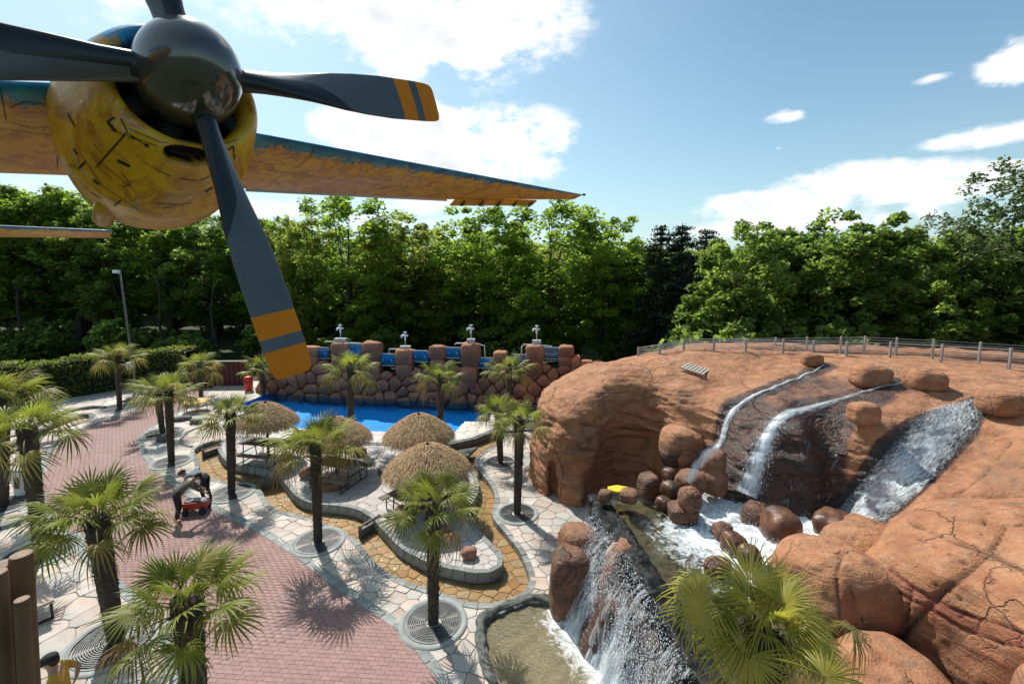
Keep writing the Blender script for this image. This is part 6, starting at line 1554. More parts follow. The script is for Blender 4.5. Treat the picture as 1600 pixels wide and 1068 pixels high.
allw = seedsw+ghost+[(-.9, z) for z in np.arange(0, 3, .5)]+[(WLEN+1.0, z) for z in np.arange(0, 3, .5)]; km = {}
for i, p in enumerate(allw): km.setdefault((int(math.floor(p[0]/.6)), int(math.floor(p[1]/.6))), []).append(i)
def round_stone(poly, depth, r):
    """a bulging stone: outline rounded, rings drawn in towards the front"""
    P = cut_corners(cut_corners(poly, .12), .25); n = len(P); c = (sum(p[0] for p in P)/n, sum(p[1] for p in P)/n); rings = [(1.0, .0), (.995, .45), (.965, .75), (.90, .92), (.6, 1.0)]; V = []; F = []
    for (s, dd) in rings:
        for p in P: s_ = s*(1+.05*math.sin(p[0]*9+p[1]*13)*dd); V.append(((p[0]-c[0])*s_, -depth*dd*(1+.25*math.sin(p[0]*4.3+c[1]*9)*math.cos(p[1]*5.1+c[0]*7)), (p[1]-c[1])*s_))
    for i in range(len(rings)-1):
        for k in range(n): F.append((i*n+k, i*n+(k+1) % n, (i+1)*n+(k+1) % n, (i+1)*n+k))
    F.append(tuple((len(rings)-1)*n+k for k in range(n))); return V, F, c
for i in range(len(seedsw)):
    poly = voronoi_cell(i, allw, km, .6, 1.3)
    if not poly: continue
    q = shrink(poly, .018)
    if not q: continue
    V, F, c = round_stone(q, rw.uniform(.14, .36), rw); mb = MB(); mb.add(V, F); mb.build('stone', M_wallrock, root, True, loc=(c[0], rw.uniform(-.05, .05), c[1]))
mb = MB(); us = np.linspace(-.3, WLEN+.5, 60)
for a, b in zip(us[:-1], us[1:]):
    za = max(0.1, ztop((a+b)/2)-.06); mb.add([(a, .0, -.5), (b, .0, -.5), (b, .0, za), (a, .0, za), (b, 1.3, za), (a, 1.3, za), (b, 1.3, -.5), (a, 1.3, -.5)], [(0, 1, 2, 3), (3, 2, 4, 5), (5, 4, 6, 7)])
mb.build('backing', M_walldark, root)
PIL = [(472, 498, 541, 572, .7), (517, 546, 535, 575, .8), (567, 596, 534, 592, .9), (619, 646, 546, 590, .8), (671, 697, 540, 580, .8), (720, 748, 536, 606, .95), (771, 792, 549, 588, .7), (821, 849, 539, 588, .9), (873, 895, 540, 572, .8), (892, 906, 556, 580, .6), (905, 926, 563, 584, .6), (925, 948, 566, 586, .6)]
for i, (x0, x1, y0, y1, dp) in enumerate(PIL):
    ua, za = wpl(x0, y0); ub, zb = wpl(x1, y1); n = 1 if (za-zb) < 1.1 else 2
    for k in range(n):
        z1 = za-(za-zb)*k/n; z0 = za-(za-zb)*(k+1)/n; w = (ub-ua)*(1.0-.12*k); o = bpy.data.objects.new('stone', rock_mesh('stone', (w/2*1.04, dp/2, (z1-z0)/2*1.06), M_wallrock, 200+i*3+k, 4, .10, 1.0, .45)); link(o, root); o.location = ((ua+ub)/2+random.uniform(-.04, .04), .12, (z0+z1)/2)
M_blue = mat('blue_screen', (.004, .075, .16), .25, (.008, .12, .24), 2.5, spec=.6, coat=.4); M_pipe = mat('white_tube', (.62, .64, .62), .5)
SCR = [(489, 517, 541, 562), (543, 568, 535, 557), (594, 619, 551, 573), (645, 671, 546, 567), (696, 720, 541, 561), (746, 771, 557, 577), (800, 822, 552, 573), (848, 874, 541, 563)]
SN = ['first blue boat-shaped screen from the left on the rock wall', 'second blue screen from the left, just left of the tall curved stone pillar', 'third blue screen from the left, set low between two pillars', 'fourth blue screen from the left, under the second white box', 'fifth blue screen from the left, behind the thin trunked palm', 'sixth blue screen from the left, set low right of the tall pillar', 'seventh blue screen, almost hidden by a palm crown', 'rightmost blue screen on the rock wall']
for (x0, x1, y0, y1), lb in zip(SCR, SN):
    ua, za = wpl(x0, y0, -.2); ub, zb = wpl(x1, y1, -.2); w = ub-ua; h = za-zb; P0 = WLp+wd*((ua+ub)/2)-wn*.2; r2 = empty('blue_screen', (P0.x, P0.y, zb), wdz); tag(r2, lb, 'screen', 'blue screens along the pool wall')
    mb = MB(); nn = 8; V = [(s*w/2*(1-.06*(1-z)), -.02-.22*math.sin(z*1.4), h*(.12+.86*z)) for z in np.linspace(0, 1, nn) for s in (-1, -.5, 0, .5, 1)]; mb.add(V, [(i*5+k, i*5+k+1, i*5+6+k, i*5+5+k) for i in range(nn-1) for k in range(4)]); mb.build('sheet', M_blue, r2, True)
    mb = MB(); mb.tube([(-w/2, -.2, h), (w/2, -.2, h)], .022, 6); mb.build('top_rail', M_pipe, r2)
    mb = MB(); mb.tube([(-w/2*.93, -.05, h*.10), (w/2*.93, -.05, h*.10)], .02, 6); mb.build('bottom_rail', M_pipe, r2)
    mb = MB(); mb.box((0, .45, h*.35), (w, .8, h*.8)); mb.build('recess', M_walldark, r2)
    for s in (-1, 1):
        mb = MB(); mb.tube([(s*w*.3, -.12, h*.8), (s*w*.26, -.16, h*.6), (s*w*.3, -.14, h*.45)], .02, 6); mb.build('handle', M_pipe, r2)
M_box = mat('pale_box', (.42, .45, .45), .6)
TB = [((524, 541, 528, 535), (535, 508), [(508, 535), (509, 533), (530, 534), (548, 535), (570, 537)], 'leftmost, over two blue screens'), ((626, 641, 540, 547), (634, 519), [(608, 552), (608, 545), (630, 545), (655, 548)], 'second from the left, over the low blue screen'),
      ((730, 742, 529, 536), (738, 508), [(711, 538), (713, 536), (735, 536), (750, 538), (757, 540), (758, 558)], 'third from the left, over the tall pillar'), ((832, 845, 531, 538), (841, 509), [(815, 552), (815, 542), (818, 538), (838, 538), (862, 541)], 'rightmost, above the last blue screen')]
for (x0, x1, y0, y1), tpx, tube, lb in TB:
    P3 = lambda px, py: (lambda q: WLp+wd*q[0]-wn*.3+Vector((0, 0, q[1]-WLp.z)))(wpl(px, py, -.3))
    c = P3((x0+x1)/2, (y0+y1)/2); c = Vector((c.x, c.y, c.z)); r2 = empty('tap_fixture', c); tag(r2, 'white tap-shaped nozzle on box and tubes, '+lb, 'water nozzle', 'tap nozzles above the pool wall')
    w = (P3(x1, y0)-P3(x0, y0)).length; h = abs(P3(x0, y0).z-P3(x0, y1).z); mb = MB(); mb.box((0, 0, 0), (w, .3, h)); mb.build('box', M_box, r2)
    mb = MB(); mb.tube([P3(*p)-c for p in tube], .035, 8); mb.build('tube_frame', M_pipe, r2)
    tz = (P3(*tpx)-c).z; mb = MB(); mb.tube([(0, 0, h/2), (0, 0, tz-.45)], .022, 6); mb.build('stem', M_pipe, r2)
    mb = MB(); z = tz-.2; mb.tube([(0, 0, z-.28), (0, 0, z-.05)], .055, 8); mb.tube([(-.22, 0, z-.12), (-.2, 0, z), (-.1, 0, z+.02), (.18, 0, z)], .06, 8); mb.build('tap_body', M_white, r2, True)
    mb = MB(); mb.tube([(0, 0, z), (0, 0, z+.2)], .025, 6); mb.tube([(-.11, 0, z+.2), (.11, 0, z+.2)], .035, 6); mb.tube([(0, -.11, z+.2), (0, .11, z+.2)], .035, 6); mb.build('tap_handle', M_white, r2)

# ------------------------------------------------------------------ log palisade
M_log = mat('brown_log', (.14, .065, .028), .75, (.19, .10, .05), 3, bump=.4, bscale=12); M_logtop = mat('log_end', (.30, .20, .15), .8, (.22, .14, .10), 12)
LEAN = lambda zt: Matrix(((1, 0, .07, -.07*zt), (0, 1, 0, 0), (0, 0, 1, 0), (0, 0, 0, 1)))
root = None
for i, (px, py, zf, r, lb) in enumerate([(33, 866, 4.6, .092, ''), (4, 881, 4.55, .10, ''), (-8, 895, 4.3, .09, ''), (34, 936, 4.35, .060, ''), (-30, 880, 4.6, .1, '')]):
    p = at_d(px, py, zf)
    if root is None: root = empty('log_palisade', (p.x, p.y, 0)); tag(root, 'row of upright brown logs of different height at the bottom left edge', 'palisade'); ro = Vector(root.location)
    q = Vector((p.x, p.y, 0))-ro; mb = MB(); mb.lathe([(r*1.02, 0), (r*1.01, p.z*.5), (r, p.z-.03), (r*.93, p.z)], 28, M=Matrix.Translation(q) @ LEAN(p.z)); mb.build('log', M_log, root, True)
    mb = MB(); mb.lathe([(r*.94, p.z), (r*.9, p.z+.006), (.002, p.z+.008)], 28, M=Matrix.Translation(q) @ LEAN(p.z)); mb.build('log_end', M_logtop, root)
# ------------------------------------------------------------------ trees
def tree_mat(name, c1, c2, transl=.62, rnd=.12):
    return mat(name, c1, .6, c2, .35, rnd=rnd, isl=.3, transl=transl, spec=.35)
M_leafA = tree_mat('oak_leaf', (.11, .175, .022), (.22, .29, .045)); M_leafB = tree_mat('maple_leaf', (.085, .14, .028), (.18, .235, .05)); M_leafC = tree_mat('birch_leaf', (.06, .088, .03), (.10, .13, .045)); M_needle = tree_mat('pine_needle', (.018, .028, .016), (.032, .045, .024), .15)
M_leafO = tree_mat('olive_leaf', (.13, .165, .03), (.23, .25, .05))
M_bark = mat('bark', (.06, .05, .04), .95, (.10, .085, .07), 6, bump=.6, bscale=14)
def make_tree(seed, H=13, W_=8.5, base=2.0, leaf=.155, ncl=230, per=88, mat_=None, kind='round'):
    r = np.random.RandomState(seed); cz = base+(H-base)*.54; hz = (H-base)*.52; C = []
    lobes = [(r.uniform(-1, 1)*W_*.22, r.uniform(-1, 1)*W_*.22, cz+r.uniform(-.5, .5)*hz, r.uniform(.5, .68)) for _ in range(9)]
    while len(C) < ncl:
        d = r.normal(size=3); d /= np.linalg.norm(d); rad_ = r.uniform(.62, 1.0)**.5; l = lobes[r.randint(9)]
        if r.rand() < .45: p = np.array([0, 0, cz])+d*np.array([W_/2, W_/2, hz])*rad_*(1+.12*vnoise(d*2.3+seed))
        else: p = np.array(l[:3])+d*np.array([W_/2, W_/2, hz])*l[3]*rad_
        if kind == 'birch': p[0] *= .8; p[1] *= .8
        if p[2] < base*.7: continue
        C.append((p, d))
    P = []
    for p, d in C:
        s = r.uniform(.45, 1.0)*W_/8.5*(.8 if kind == 'birch' else 1); q = r.normal(size=(per, 3)); q /= np.linalg.norm(q, axis=1)[:, None]; q = q*(r.rand(per)**.45)[:, None]*np.array([s, s, s*.6]); q[:, 2] -= .25*(q[:, 0]**2+q[:, 1]**2)/s
        if kind == 'birch': q[:, 2] *= 1.8
        P.append(p+q)
    # sparse inner fill
    q = r.normal(size=(ncl*4, 3)); q /= np.linalg.norm(q, axis=1)[:, None]; P.append(np.array([0, 0, cz])+q*np.array([W_/2, W_/2, hz])*(r.rand(ncl*4)**.5)[:, None]*.85)
    P = np.vstack(P); V, F = leaf_cards(P, leaf, r, .62, .7); crown = np_mesh('crown', V, F, mat_)
    mb = MB(); rt = .22*H/13; mb.tube([(0, 0, -.3), (.05, 0, H*.25), (.1, .1, H*.55), (0, .1, H*.82)], [rt*1.3, rt, rt*.6, rt*.15], 9)
    for k in range(16):
        p, d = C[r.randint(len(C))]; z0 = r.uniform(base*.8, H*.62); mb.tube([(0, 0, z0), ((p[0])*.5, p[1]*.5, z0+(p[2]-z0)*.38), tuple(p)], [rt*.4, rt*.25, rt*.07], 6)
    return crown, mb.mesh('trunk', M_bark, True)
def make_pine(seed, H=13, W_=4.6):
    r = np.random.RandomState(seed); P = []; mb = MB(); mb.tube([(0, 0, -.3), (0, 0, H*.6), (0, 0, H*.99)], [.2, .13, .03], 8); z = H*.22
    while z < H*.985:
        t = (z-H*.22)/(H*.78); L_ = W_/2*(1-t)**.75+.25
        for k in range(r.randint(4, 7)):
            a = r.uniform(0, 2*math.pi); Lb = L_*r.uniform(.6, 1.1); zz = z+r.uniform(-.15, .15); n = int(95*Lb)
            s = r.rand(n)**.7; p = np.c_[np.cos(a)*Lb*s, np.sin(a)*Lb*s, zz+.25*Lb*s-.35*Lb*s*s]; wd_ = .30*(1-s*.6)[:, None]; p += r.normal(size=(n, 3))*wd_*np.array([1, 1, .45]); P.append(p)
            mb.tube([(0, 0, zz), (np.cos(a)*Lb*.9, np.sin(a)*Lb*.9, zz-.05*Lb)], [.035, .01], 5)
        z += r.uniform(.38, .55)
    V, F = leaf_cards(np.vstack(P), .11, r, .45, .1); return np_mesh('crown', V, F, M_needle), mb.mesh('trunk', M_bark, True)
PR = {'A0': make_tree(1, mat_=M_leafA, base=.8), 'A1': make_tree(2, mat_=M_leafA, base=1.0, W_=8.0), 'O': make_tree(3, mat_=M_leafO, base=1.0, W_=8), 'B0': make_tree(4, mat_=M_leafB, base=.6, leaf=.20, per=90), 'B1': make_tree(5, mat_=M_leafB, base=.5, leaf=.20, per=90, W_=9),
      'L0': make_tree(6, mat_=M_leafA, base=3.0, W_=7.8, ncl=200), 'L1': make_tree(7, mat_=M_leafB, base=2.4, W_=7.8, ncl=200, leaf=.15), 'W': make_tree(8, mat_=M_leafC, base=2.0, W_=7, ncl=210, per=55, leaf=.12, kind='birch', H=15), 'P': make_pine(9), 'Q': make_pine(10, W_=5.4)}
H0 = {'W': 15}
def plant(kind, px, ytop, d, label, wpx=None, group=None, cat='tree', name='broadleaf_tree', lo=-.05):
    c = PR[kind]; x = (px-800)/FPX*d; r = pray(px, ytop); ztop_ = CAM_H+(r.z/r.y)*d; h = ztop_-lo; s = h/H0.get(kind, 13.0); sw = s
    if wpx: base_w = {'A0': 8.5, 'A1': 8, 'O': 8, 'B0': 8.5, 'B1': 9, 'L0': 7.5, 'L1': 7.5, 'W': 6, 'P': 4.6, 'Q': 5.4}[kind]; sw = wpx/FPX*d/base_w/1.12
    root = empty(name, (x, d, lo), random.uniform(0, 6.28)); root.scale = (sw, sw, s*1.0); tag(root, label, cat, group)
    for nm, me in zip(('crown', 'trunk'), c): o = bpy.data.objects.new(nm, me); link(o, root)
    return root
T = [('A0', 545, 310, 38, 'large bright green tree directly behind the left end of the pool wall', 205), ('O', 648, 344, 40, 'olive tinted round tree behind the pool wall between two greener ones', 190), ('A1', 752, 328, 39, 'green tree with its top just left of the wing tip', 190), ('A0', 862, 318, 38, 'broad green tree whose top stands right under the wing tip', 215),
     ('A1', 950, 345, 37, 'green tree left of the dark conifers', 170), ('O', 460, 352, 36, 'small olive tree just right of the lower propeller blade', 120), ('B0', 985, 400, 38, 'lower green tree at the left foot of the dark conifers', 120),
     ('B1', 1155, 372, 27, 'light green maple at the left end of the right hand tree group', 190), ('B0', 1215, 362, 30, 'second maple from the left above the fence', 190), ('B1', 1300, 352, 28, 'tall middle maple above the fence', 210), ('B0', 1385, 362, 27, 'maple above the fence left of the birches', 190), ('B1', 1110, 455, 27, 'low maple overhanging the left end of the fence', 120),
     ('W', 1480, 335, 27, 'feathery birch between the maples and the tall birch', 150), ('W', 1575, 258, 24, 'tall feathery birch at the right edge', 190), ('B0', 1575, 405, 24, 'dark green maple below the tall birch at the right edge', 170), ('B1', 1470, 430, 24, 'low green maple above the right part of the fence', 160), ('B1', 1650, 420, 22, 'green tree cut by the right edge', 170),
     ('P', 1030, 352, 34, 'leftmost dark conifer in the gap between the tree groups', 115), ('Q', 1062, 346, 33, 'middle dark conifer in the gap between the tree groups', 130), ('P', 1100, 358, 34, 'right dark conifer in the gap between the tree groups', 120)]
for k, px, yt, d, lb, w in T: plant(k, px, yt, d, lb, w, name='conifer' if k in 'PQ' else 'birch_tree' if k == 'W' else 'broadleaf_tree')
LT = [('L0', -20, 285, 33, 'tall tree of the dark wood cut by the left edge', 190), ('L1', 60, 300, 34, 'tree of the dark wood above the left end of the hedge', 170), ('L0', 120, 303, 36, 'light topped tree of the dark wood under the engine cowling', 170), ('L1', 195, 325, 35, 'tree of the dark wood behind the tall lamp pole', 160), ('L0', 262, 333, 37, 'tree of the dark wood right of the tall lamp pole', 160), ('L1', 330, 342, 36, 'tree of the dark wood left of the lower propeller blade', 160), ('L0', 405, 345, 37, 'tree of the dark wood behind the lower propeller blade', 150), ('L1', 455, 350, 40, 'tree of the dark wood right of the propeller blade tip', 150)]
for k, px, yt, d, lb, w in LT: plant(k, px, yt, d+6.5, lb, w)
G2_ = 'trees standing deeper in the wood'
for i, px in enumerate(range(-260, 1960, 74)):
    yt = np.interp(px, [-260, 0, 200, 480, 600, 1000, 1130, 1300, 1700], [300, 318, 352, 372, 372, 385, 400, 385, 350]); plant(['A0', 'L1', 'O', 'L0', 'B1'][i % 5] if px < 500 else ['A0', 'B0', 'A1', 'O'][i % 4], px+random.uniform(-20, 20), yt+random.uniform(-6, 14), 52+random.uniform(-3, 5), 'tree deeper in the wood, mostly hidden by the trees in front', 190, G2_)
for i, px in enumerate(range(-420, 2150, 105)):
    plant(['A1', 'B1', 'O'][i % 3], px, 384+random.uniform(-6, 10), 72+random.uniform(-4, 6), 'tree deeper in the wood, mostly hidden by the trees in front', 220, G2_)
# undergrowth and slim trunks at the edge of the dark wood
M_barkdark = mat('dark_bark', (.03, .026, .02), .95)
G3 = 'slim trunks at the edge of the dark wood'
rt = random.Random(9); trm = []
for k in range(4):
    mb = MB(); p = Vector((0, 0, -.3)); pts = [p]; 
    for j in range(6): p = p+Vector((rt.uniform(-.25, .25), rt.uniform(-.2, .2), 1.5)); pts.append(p)
    mb.tube(pts, [.16, .14, .12, .10, .08, .06, .03], 8)
    for j in range(4): q = pts[2+j % 4]; mb.tube([q, q+Vector((rt.uniform(-1, 1), rt.uniform(-.5, .5), rt.uniform(.8, 1.6)))], [.05, .015], 5)
    trm.append(mb.mesh('slim_tree_trunk', M_barkdark, True))
for k in range(16):
    o = bpy.data.objects.new('slim_tree', trm[k % 4]); link(o); d = rt.uniform(35, 46); px = rt.uniform(-60, 440); o.location = ((px-800)/FPX*d, d, -.05); o.rotation_euler = (0, 0, rt.uniform(0, 6)); o.scale = (1, 1, rt.uniform(.7, .9)); tag(o, 'slim dark trunk standing at the edge of the dark wood', 'tree trunk', G3)
bush = make_tree(31, H=2.2, W_=3.2, base=.1, leaf=.13, ncl=60, per=50, mat_=M_leafB)[0]; bush.name = 'shrub'
M_shrubA = bush
for k in range(60):
    px = rt.uniform(-80, 1650); d = rt.uniform(34, 40) if px < 1080 else rt.uniform(24.5, 27)
    o = bpy.data.objects.new('shrub', bush); link(o); o.location = ((px-800)/FPX*d, d, -.1); o.rotation_euler = (0, 0, rt.uniform(0, 6)); s = rt.uniform(.7, 1.4)*(1 if px < 1080 else 1.5); o.scale = (s, s, s*rt.uniform(.8, 1.4)); tag(o, 'green shrub in the undergrowth below the trees', 'shrub', 'shrubs in the undergrowth of the wood')
# ------------------------------------------------------------------ people
M_skin = mat('skin', (.42, .25, .17), .6); M_hairD = mat('dark_hair', (.025, .018, .014), .7); M_hairB = mat('brown_hair', (.09, .045, .025), .7)
def cloth(n, c): return mat(n, c, .85, tuple(v*1.25 for v in c), 5, bump=.3, bscale=18)
M_olive = cloth('olive_cloth', (.085, .08, .06)); M_blackc = cloth('black_cloth', (.015, .015, .018)); M_greyblue = cloth('grey_blue_cloth', (.12, .145, .17)); M_mustard = cloth('mustard_cloth', (.50, .27, .03)); M_shoe = cloth('shoe', (.03, .03, .03)); M_pink = cloth('pink_shoe', (.4, .12, .12)); M_cap = cloth('black_cap', (.012, .012, .014)); M_lens = mat('dark_lens', (.01, .01, .012), .15)
def figure(label, J, mats, loc, rz, hair=None, hairsize=(.108, .115, .12), cat='person'):
    """J: joints in the figure's own frame (x right, y forward, z up)"""
    names = list(J); E_ = [('pelvis', 'waist'), ('waist', 'chest'), ('chest', 'neck'), ('neck', 'head0'), ('head0', 'head1'), ('chest', 'shoL'), ('shoL', 'elbL'), ('elbL', 'wriL'), ('wriL', 'palmL'), ('chest', 'shoR'), ('shoR', 'elbR'), ('elbR', 'wriR'), ('wriR', 'palmR'),
                            ('pelvis', 'hipL'), ('hipL', 'kneL'), ('kneL', 'ankL'), ('ankL', 'toeL'), ('pelvis', 'hipR'), ('hipR', 'kneR'), ('kneR', 'ankR'), ('ankR', 'toeR')]
    RAD = dict(pelvis=(.17, .14), waist=(.155, .125), chest=(.185, .14), neck=(.055, .058), head0=(.075, .085), head1=(.078, .092), shoL=.07, shoR=.07, elbL=.05, elbR=.05, wriL=.028, wriR=.028, palmL=(.034, .02), palmR=(.034, .02), hipL=.105, hipR=.105, kneL=.068, kneR=.068, ankL=.042, ankR=.042, toeL=(.045, .03), toeR=(.045, .03))
    JJ = {k: Vector(v) for k, v in J.items()}; ix = {}
    V = []; rr_ = []
    for k in ['pelvis']+[n for n in JJ if n != 'pelvis']: ix[k] = len(V); V.append(JJ[k]); rr_.append(RAD[k])
    Ee = [(ix[a], ix[b]) for a, b in E_]; lab = list(ix)
    # five fingers rooted in each palm
    for sd_ in ('L', 'R'):
        w = JJ['wri'+sd_]; p = JJ['palm'+sd_]; d = (p-w).normalized(); side = d.cross(Vector((0, 1, 0))); side = side.normalized() if side.length > .1 else Vector((1, 0, 0)); nrm_ = side.cross(d)
        for k, L_ in enumerate((.06, .072, .078, .07, .055)):
            if k == 0: a = w+d*.03+side*.03; b = a+side*.032+d*.03; c = b+d*.025+nrm_*.006
            else: a = p+side*(.027-.018*(k-1))+d*.015; b = a+d*L_*.55+nrm_*.008; c = b+d*L_*.45+nrm_*.022
            i0 = len(V); V += [a, b, c]; rr_ += [.0095, .0085, .007]; lab += ['palm'+sd_]*3; Ee += [(ix['palm'+sd_], i0) if k else (ix['wri'+sd_], i0), (i0, i0+1), (i0+1, i0+2)]
    me = bpy.data.meshes.new('body'); me.from_pydata([v[:] for v in V], Ee, []); ob = bpy.data.objects.new('body', me); COL.objects.link(ob)
    md = ob.modifiers.new('skin', 'SKIN'); md.use_smooth_shade = True
    sv = me.skin_vertices[0].data
    for i, r in enumerate(rr_): sv[i].radius = r if isinstance(r, tuple) else (r, r); sv[i].use_root = (i == 0)
    md2 = ob.modifiers.new('sub', 'SUBSURF'); md2.levels = 2; md2.render_levels = 2
    dg = bpy.context.evaluated_depsgraph_get(); ev = ob.evaluated_get(dg); m2 = bpy.data.meshes.new_from_object(ev); bpy.data.objects.remove(ob)
    m2.name = 'body'; m2.materials.clear(); keys = ['skin', 'shirt', 'legs', 'shoe']
    for k in keys: m2.materials.append(mats[k])
    segs = [(JJ[a], JJ[b], a, b) for a, b in E_]; slv = mats.get('sleeve', .5); mi = []
    for p in m2.polygons:
        c = p.center; best = None
        for a, b, na, nb_ in segs:
            ab = b-a; t = max(0, min(1, (c-a).dot(ab)/ab.length_squared)); d = (c-(a+ab*t)).length-(.06 if na in ('pelvis', 'waist', 'chest') else 0)
            if best is None or d < best[0]: best = (d, na, nb_, t)
        _, na, nb_, t = best
        if nb_.startswith('toe'): k = 3
        elif nb_ in ('head0', 'head1') or nb_.startswith('palm'): k = 0
        elif nb_ == 'neck': k = 1 if t < .45 else 0
        elif nb_.startswith('wri'): k = 1 if slv > 1+t else 0
        elif nb_.startswith('elb'): k = 1 if slv > t else 0
        elif nb_.startswith(('kne', 'ank')): k = 2
        elif nb_.startswith('hip') or (na == 'pelvis' and t < .35): k = 2
        else: k = 1
        mi.append(k)
    m2.polygons.foreach_set('material_index', mi); m2.polygons.foreach_set('use_smooth', [True]*len(m2.polygons))
    root = empty('person', loc, rz); tag(root, label, cat); o = bpy.data.objects.new('body', m2); link(o, root)
    h0, h1 = JJ['head0'], JJ['head1']; ax = (h1-h0).normalized(); fw = JJ.get('face', None)
    return root, h0, h1, ax
def head_parts(root, c, up, fwd, hairmat, cap=None, glasses=False, longhair=False, skin=None):
    up = up.normalized(); fwd = (fwd-up*fwd.dot(up)).normalized(); rt_ = fwd.cross(up); M = Matrix(((rt_.x, fwd.x, up.x, c.x), (rt_.y, fwd.y, up.y, c.y), (rt_.z, fwd.z, up.z, c.z), (0, 0, 0, 1)))
    sk = skin or M_skin
    def ell(name, pos, size, m, zc=None, yc=None):
        me = rock_mesh(name, size, m, 3, 4, .03, 1.5)
        P = np.array([v.co[:] for v in me.vertices]); 
        if yc is not None: P[:, 1] = np.minimum(P[:, 1], yc+P[:, 2]*.45)
        if zc is not None: P[:, 2] = np.maximum(P[:, 2], zc)
        P += np.array(pos); P = P@np.array(M.to_3x3()).T+np.array(M.translation[:]); me.vertices.foreach_set('co', P.astype(np.float32).ravel()); o = bpy.data.objects.new(name, me); link(o, root); return o
    ell('hair', (0, -.018, .02), (.088, .108, .118), hairmat, yc=.03)
    if longhair: ell('ponytail', (0, -.12, -.03), (.035, .04, .1), hairmat)
    for s in (-1, 1): ell('ear', (s*.083, 0, -.01), (.012, .022, .032), sk)
    ell('nose', (0, .105, -.012), (.014, .02, .026), sk); ell('mouth', (0, .092, -.055), (.026, .01, .008), mat('lip', (.3, .1, .08), .5))
    if glasses:
        for s in (-1, 1): ell('sunglasses_lens', (s*.034, .098, .022), (.03, .008, .02), M_lens)
        mb = MB(); mb.tube([M@Vector((-.08, 0, .03)), M@Vector((-.068, .085, .026)), M@Vector((.068, .085, .026)), M@Vector((.08, 0, .03))], .005, 6); mb.build('sunglasses_frame', M_lens, root)
    else:
        for s in (-1, 1): ell('eye', (s*.033, .088, .018), (.013, .008, .009), M_hairD)
    if cap:
        ell('cap', (0, -.01, .062), (.102, .118, .085), cap, zc=-.03)
        mb = MB(); n = 12; V = []
        for i in range(n+1):
            a = math.pi*i/n; V += [M@Vector((.088*math.cos(a), .06+.05*math.sin(a), .05)), M@Vector((.08*math.cos(a), .075+.10*math.sin(a), .035))]
        mb.add(V, [(2*i, 2*i+1, 2*i+3, 2*i+2) for i in range(n)]); mb.build('cap_visor', cap, root, True)
# two people bent over the red cart; frame: x right, y forward
def bent(lean, arms_fwd, legs=.0):
    J = dict(pelvis=(0, -.05, .93), hipL=(-.1, -.04, .88), hipR=(.1, -.04, .88), kneL=(-.11, .05, .48), kneR=(.11, -.02, .48), ankL=(-.12, -.04, .08), ankR=(.12, -.12, .08), toeL=(-.13, .12, .03), toeR=(.14, .04, .03))
    s, c = math.sin(lean), math.cos(lean)
    def up(dist, fwd=0): return (0, -.05+s*dist+c*fwd, .93+c*dist-s*fwd)
    J['waist'] = up(.2); J['chest'] = up(.42); n = up(.58, .03); J['neck'] = n; h = up(.66, .07); J['head0'] = h; J['head1'] = up(.76, .10)
    for sd_, x in (('L', -1), ('R', 1)):
        q = up(.47); J['sho'+sd_] = (x*.19, q[1], q[2]); e = (x*.22, q[1]+arms_fwd*.18+.05, q[2]-.26); J['elb'+sd_] = e; w = (x*.15, e[1]+arms_fwd*.2, e[2]-.16); J['wri'+sd_] = w; J['palm'+sd_] = (x*.14, w[1]+.05, w[2]-.06)
    return J
a = at(281, 815); J = bent(rad(50), .9)
root, h0, h1, ax = figure('person in an olive top and black trousers bending over the red cart, seen from behind', J, dict(skin=M_skin, shirt=M_olive, legs=M_blackc, shoe=M_pink, sleeve=1.6), (a.x, a.y, 0), rad(-50))
head_parts(root, (h0+h1)/2+ax*.01, ax, Vector((0, .5, -.7)), M_hairD)
a = at(322, 785); J = bent(rad(72), .5)
root, h0, h1, ax = figure('person in a grey blue T-shirt and black leggings bending over the red cart', J, dict(skin=M_skin, shirt=M_greyblue, legs=M_blackc, shoe=M_pink, sleeve=.55), (a.x, a.y, 0), rad(98))
head_parts(root, (h0+h1)/2+ax*.01, ax, Vector((0, .3, -.9)), M_hairB, longhair=True)
# red hand cart
M_cartred = mat('red_cart_paint', (.42, .035, .015), .5); M_stuff = cloth('pale_blanket', (.34, .36, .40))
p = at(308, 800); root = empty('hand_cart', (p.x, p.y, 0), rad(14)); root.scale = (.72, .72, .85); tag(root, 'red hand cart with folded pale blankets between the two bending people', 'cart')
for s in (-1, 1):
    mb = MB(); mb.box((0, s*.24, .36), (.9, .03, .26)); mb.build('side_board', M_cartred, root); mb = MB(); mb.box((s*.45, 0, .36), (.03, .5, .26)); mb.build('end_board', M_cartred, root)
    for t in (-1, 1):
        mb = MB(); mb.lathe([(.02, -.035), (.13, -.035), (.15, -.02), (.15, .02), (.13, .035), (.02, .035)], 20, M=Matrix.Translation((s*.33, t*.31, .15)) @ Matrix.Rotation(math.pi/2, 4, 'X')); mb.build('wheel', M_blackc, root, True)
mb = MB(); mb.box((0, 0, .25), (.88, .48, .03)); mb.build('floor', M_cartred, root); mb = MB(); mb.tube([(-.45, 0, .25), (-.75, 0, .5), (-.95, 0, .8)], .015, 6); mb.build('handle', M_metal, root)
for k, (x, y, z, c_) in enumerate([(-.22, .03, .46, M_stuff), (.1, -.05, .45, M_blackc), (.25, .06, .44, M_stuff)]):
    o = bpy.data.objects.new('blanket', rock_mesh('blanket', (.15, .14, .08), c_, 60+k, 3, .3, 2.0, .2)); link(o); o.location = Matrix.Rotation(rad(14), 3, 'Z') @ Vector((x*.72, y*.72, z*.85))+Vector((p.x, p.y, 0)); tag(o, ['pale folded blanket at the left end of the red cart', 'black bag in the middle of the red cart', 'pale bundle at the right end of the red cart'][k], 'bundle')
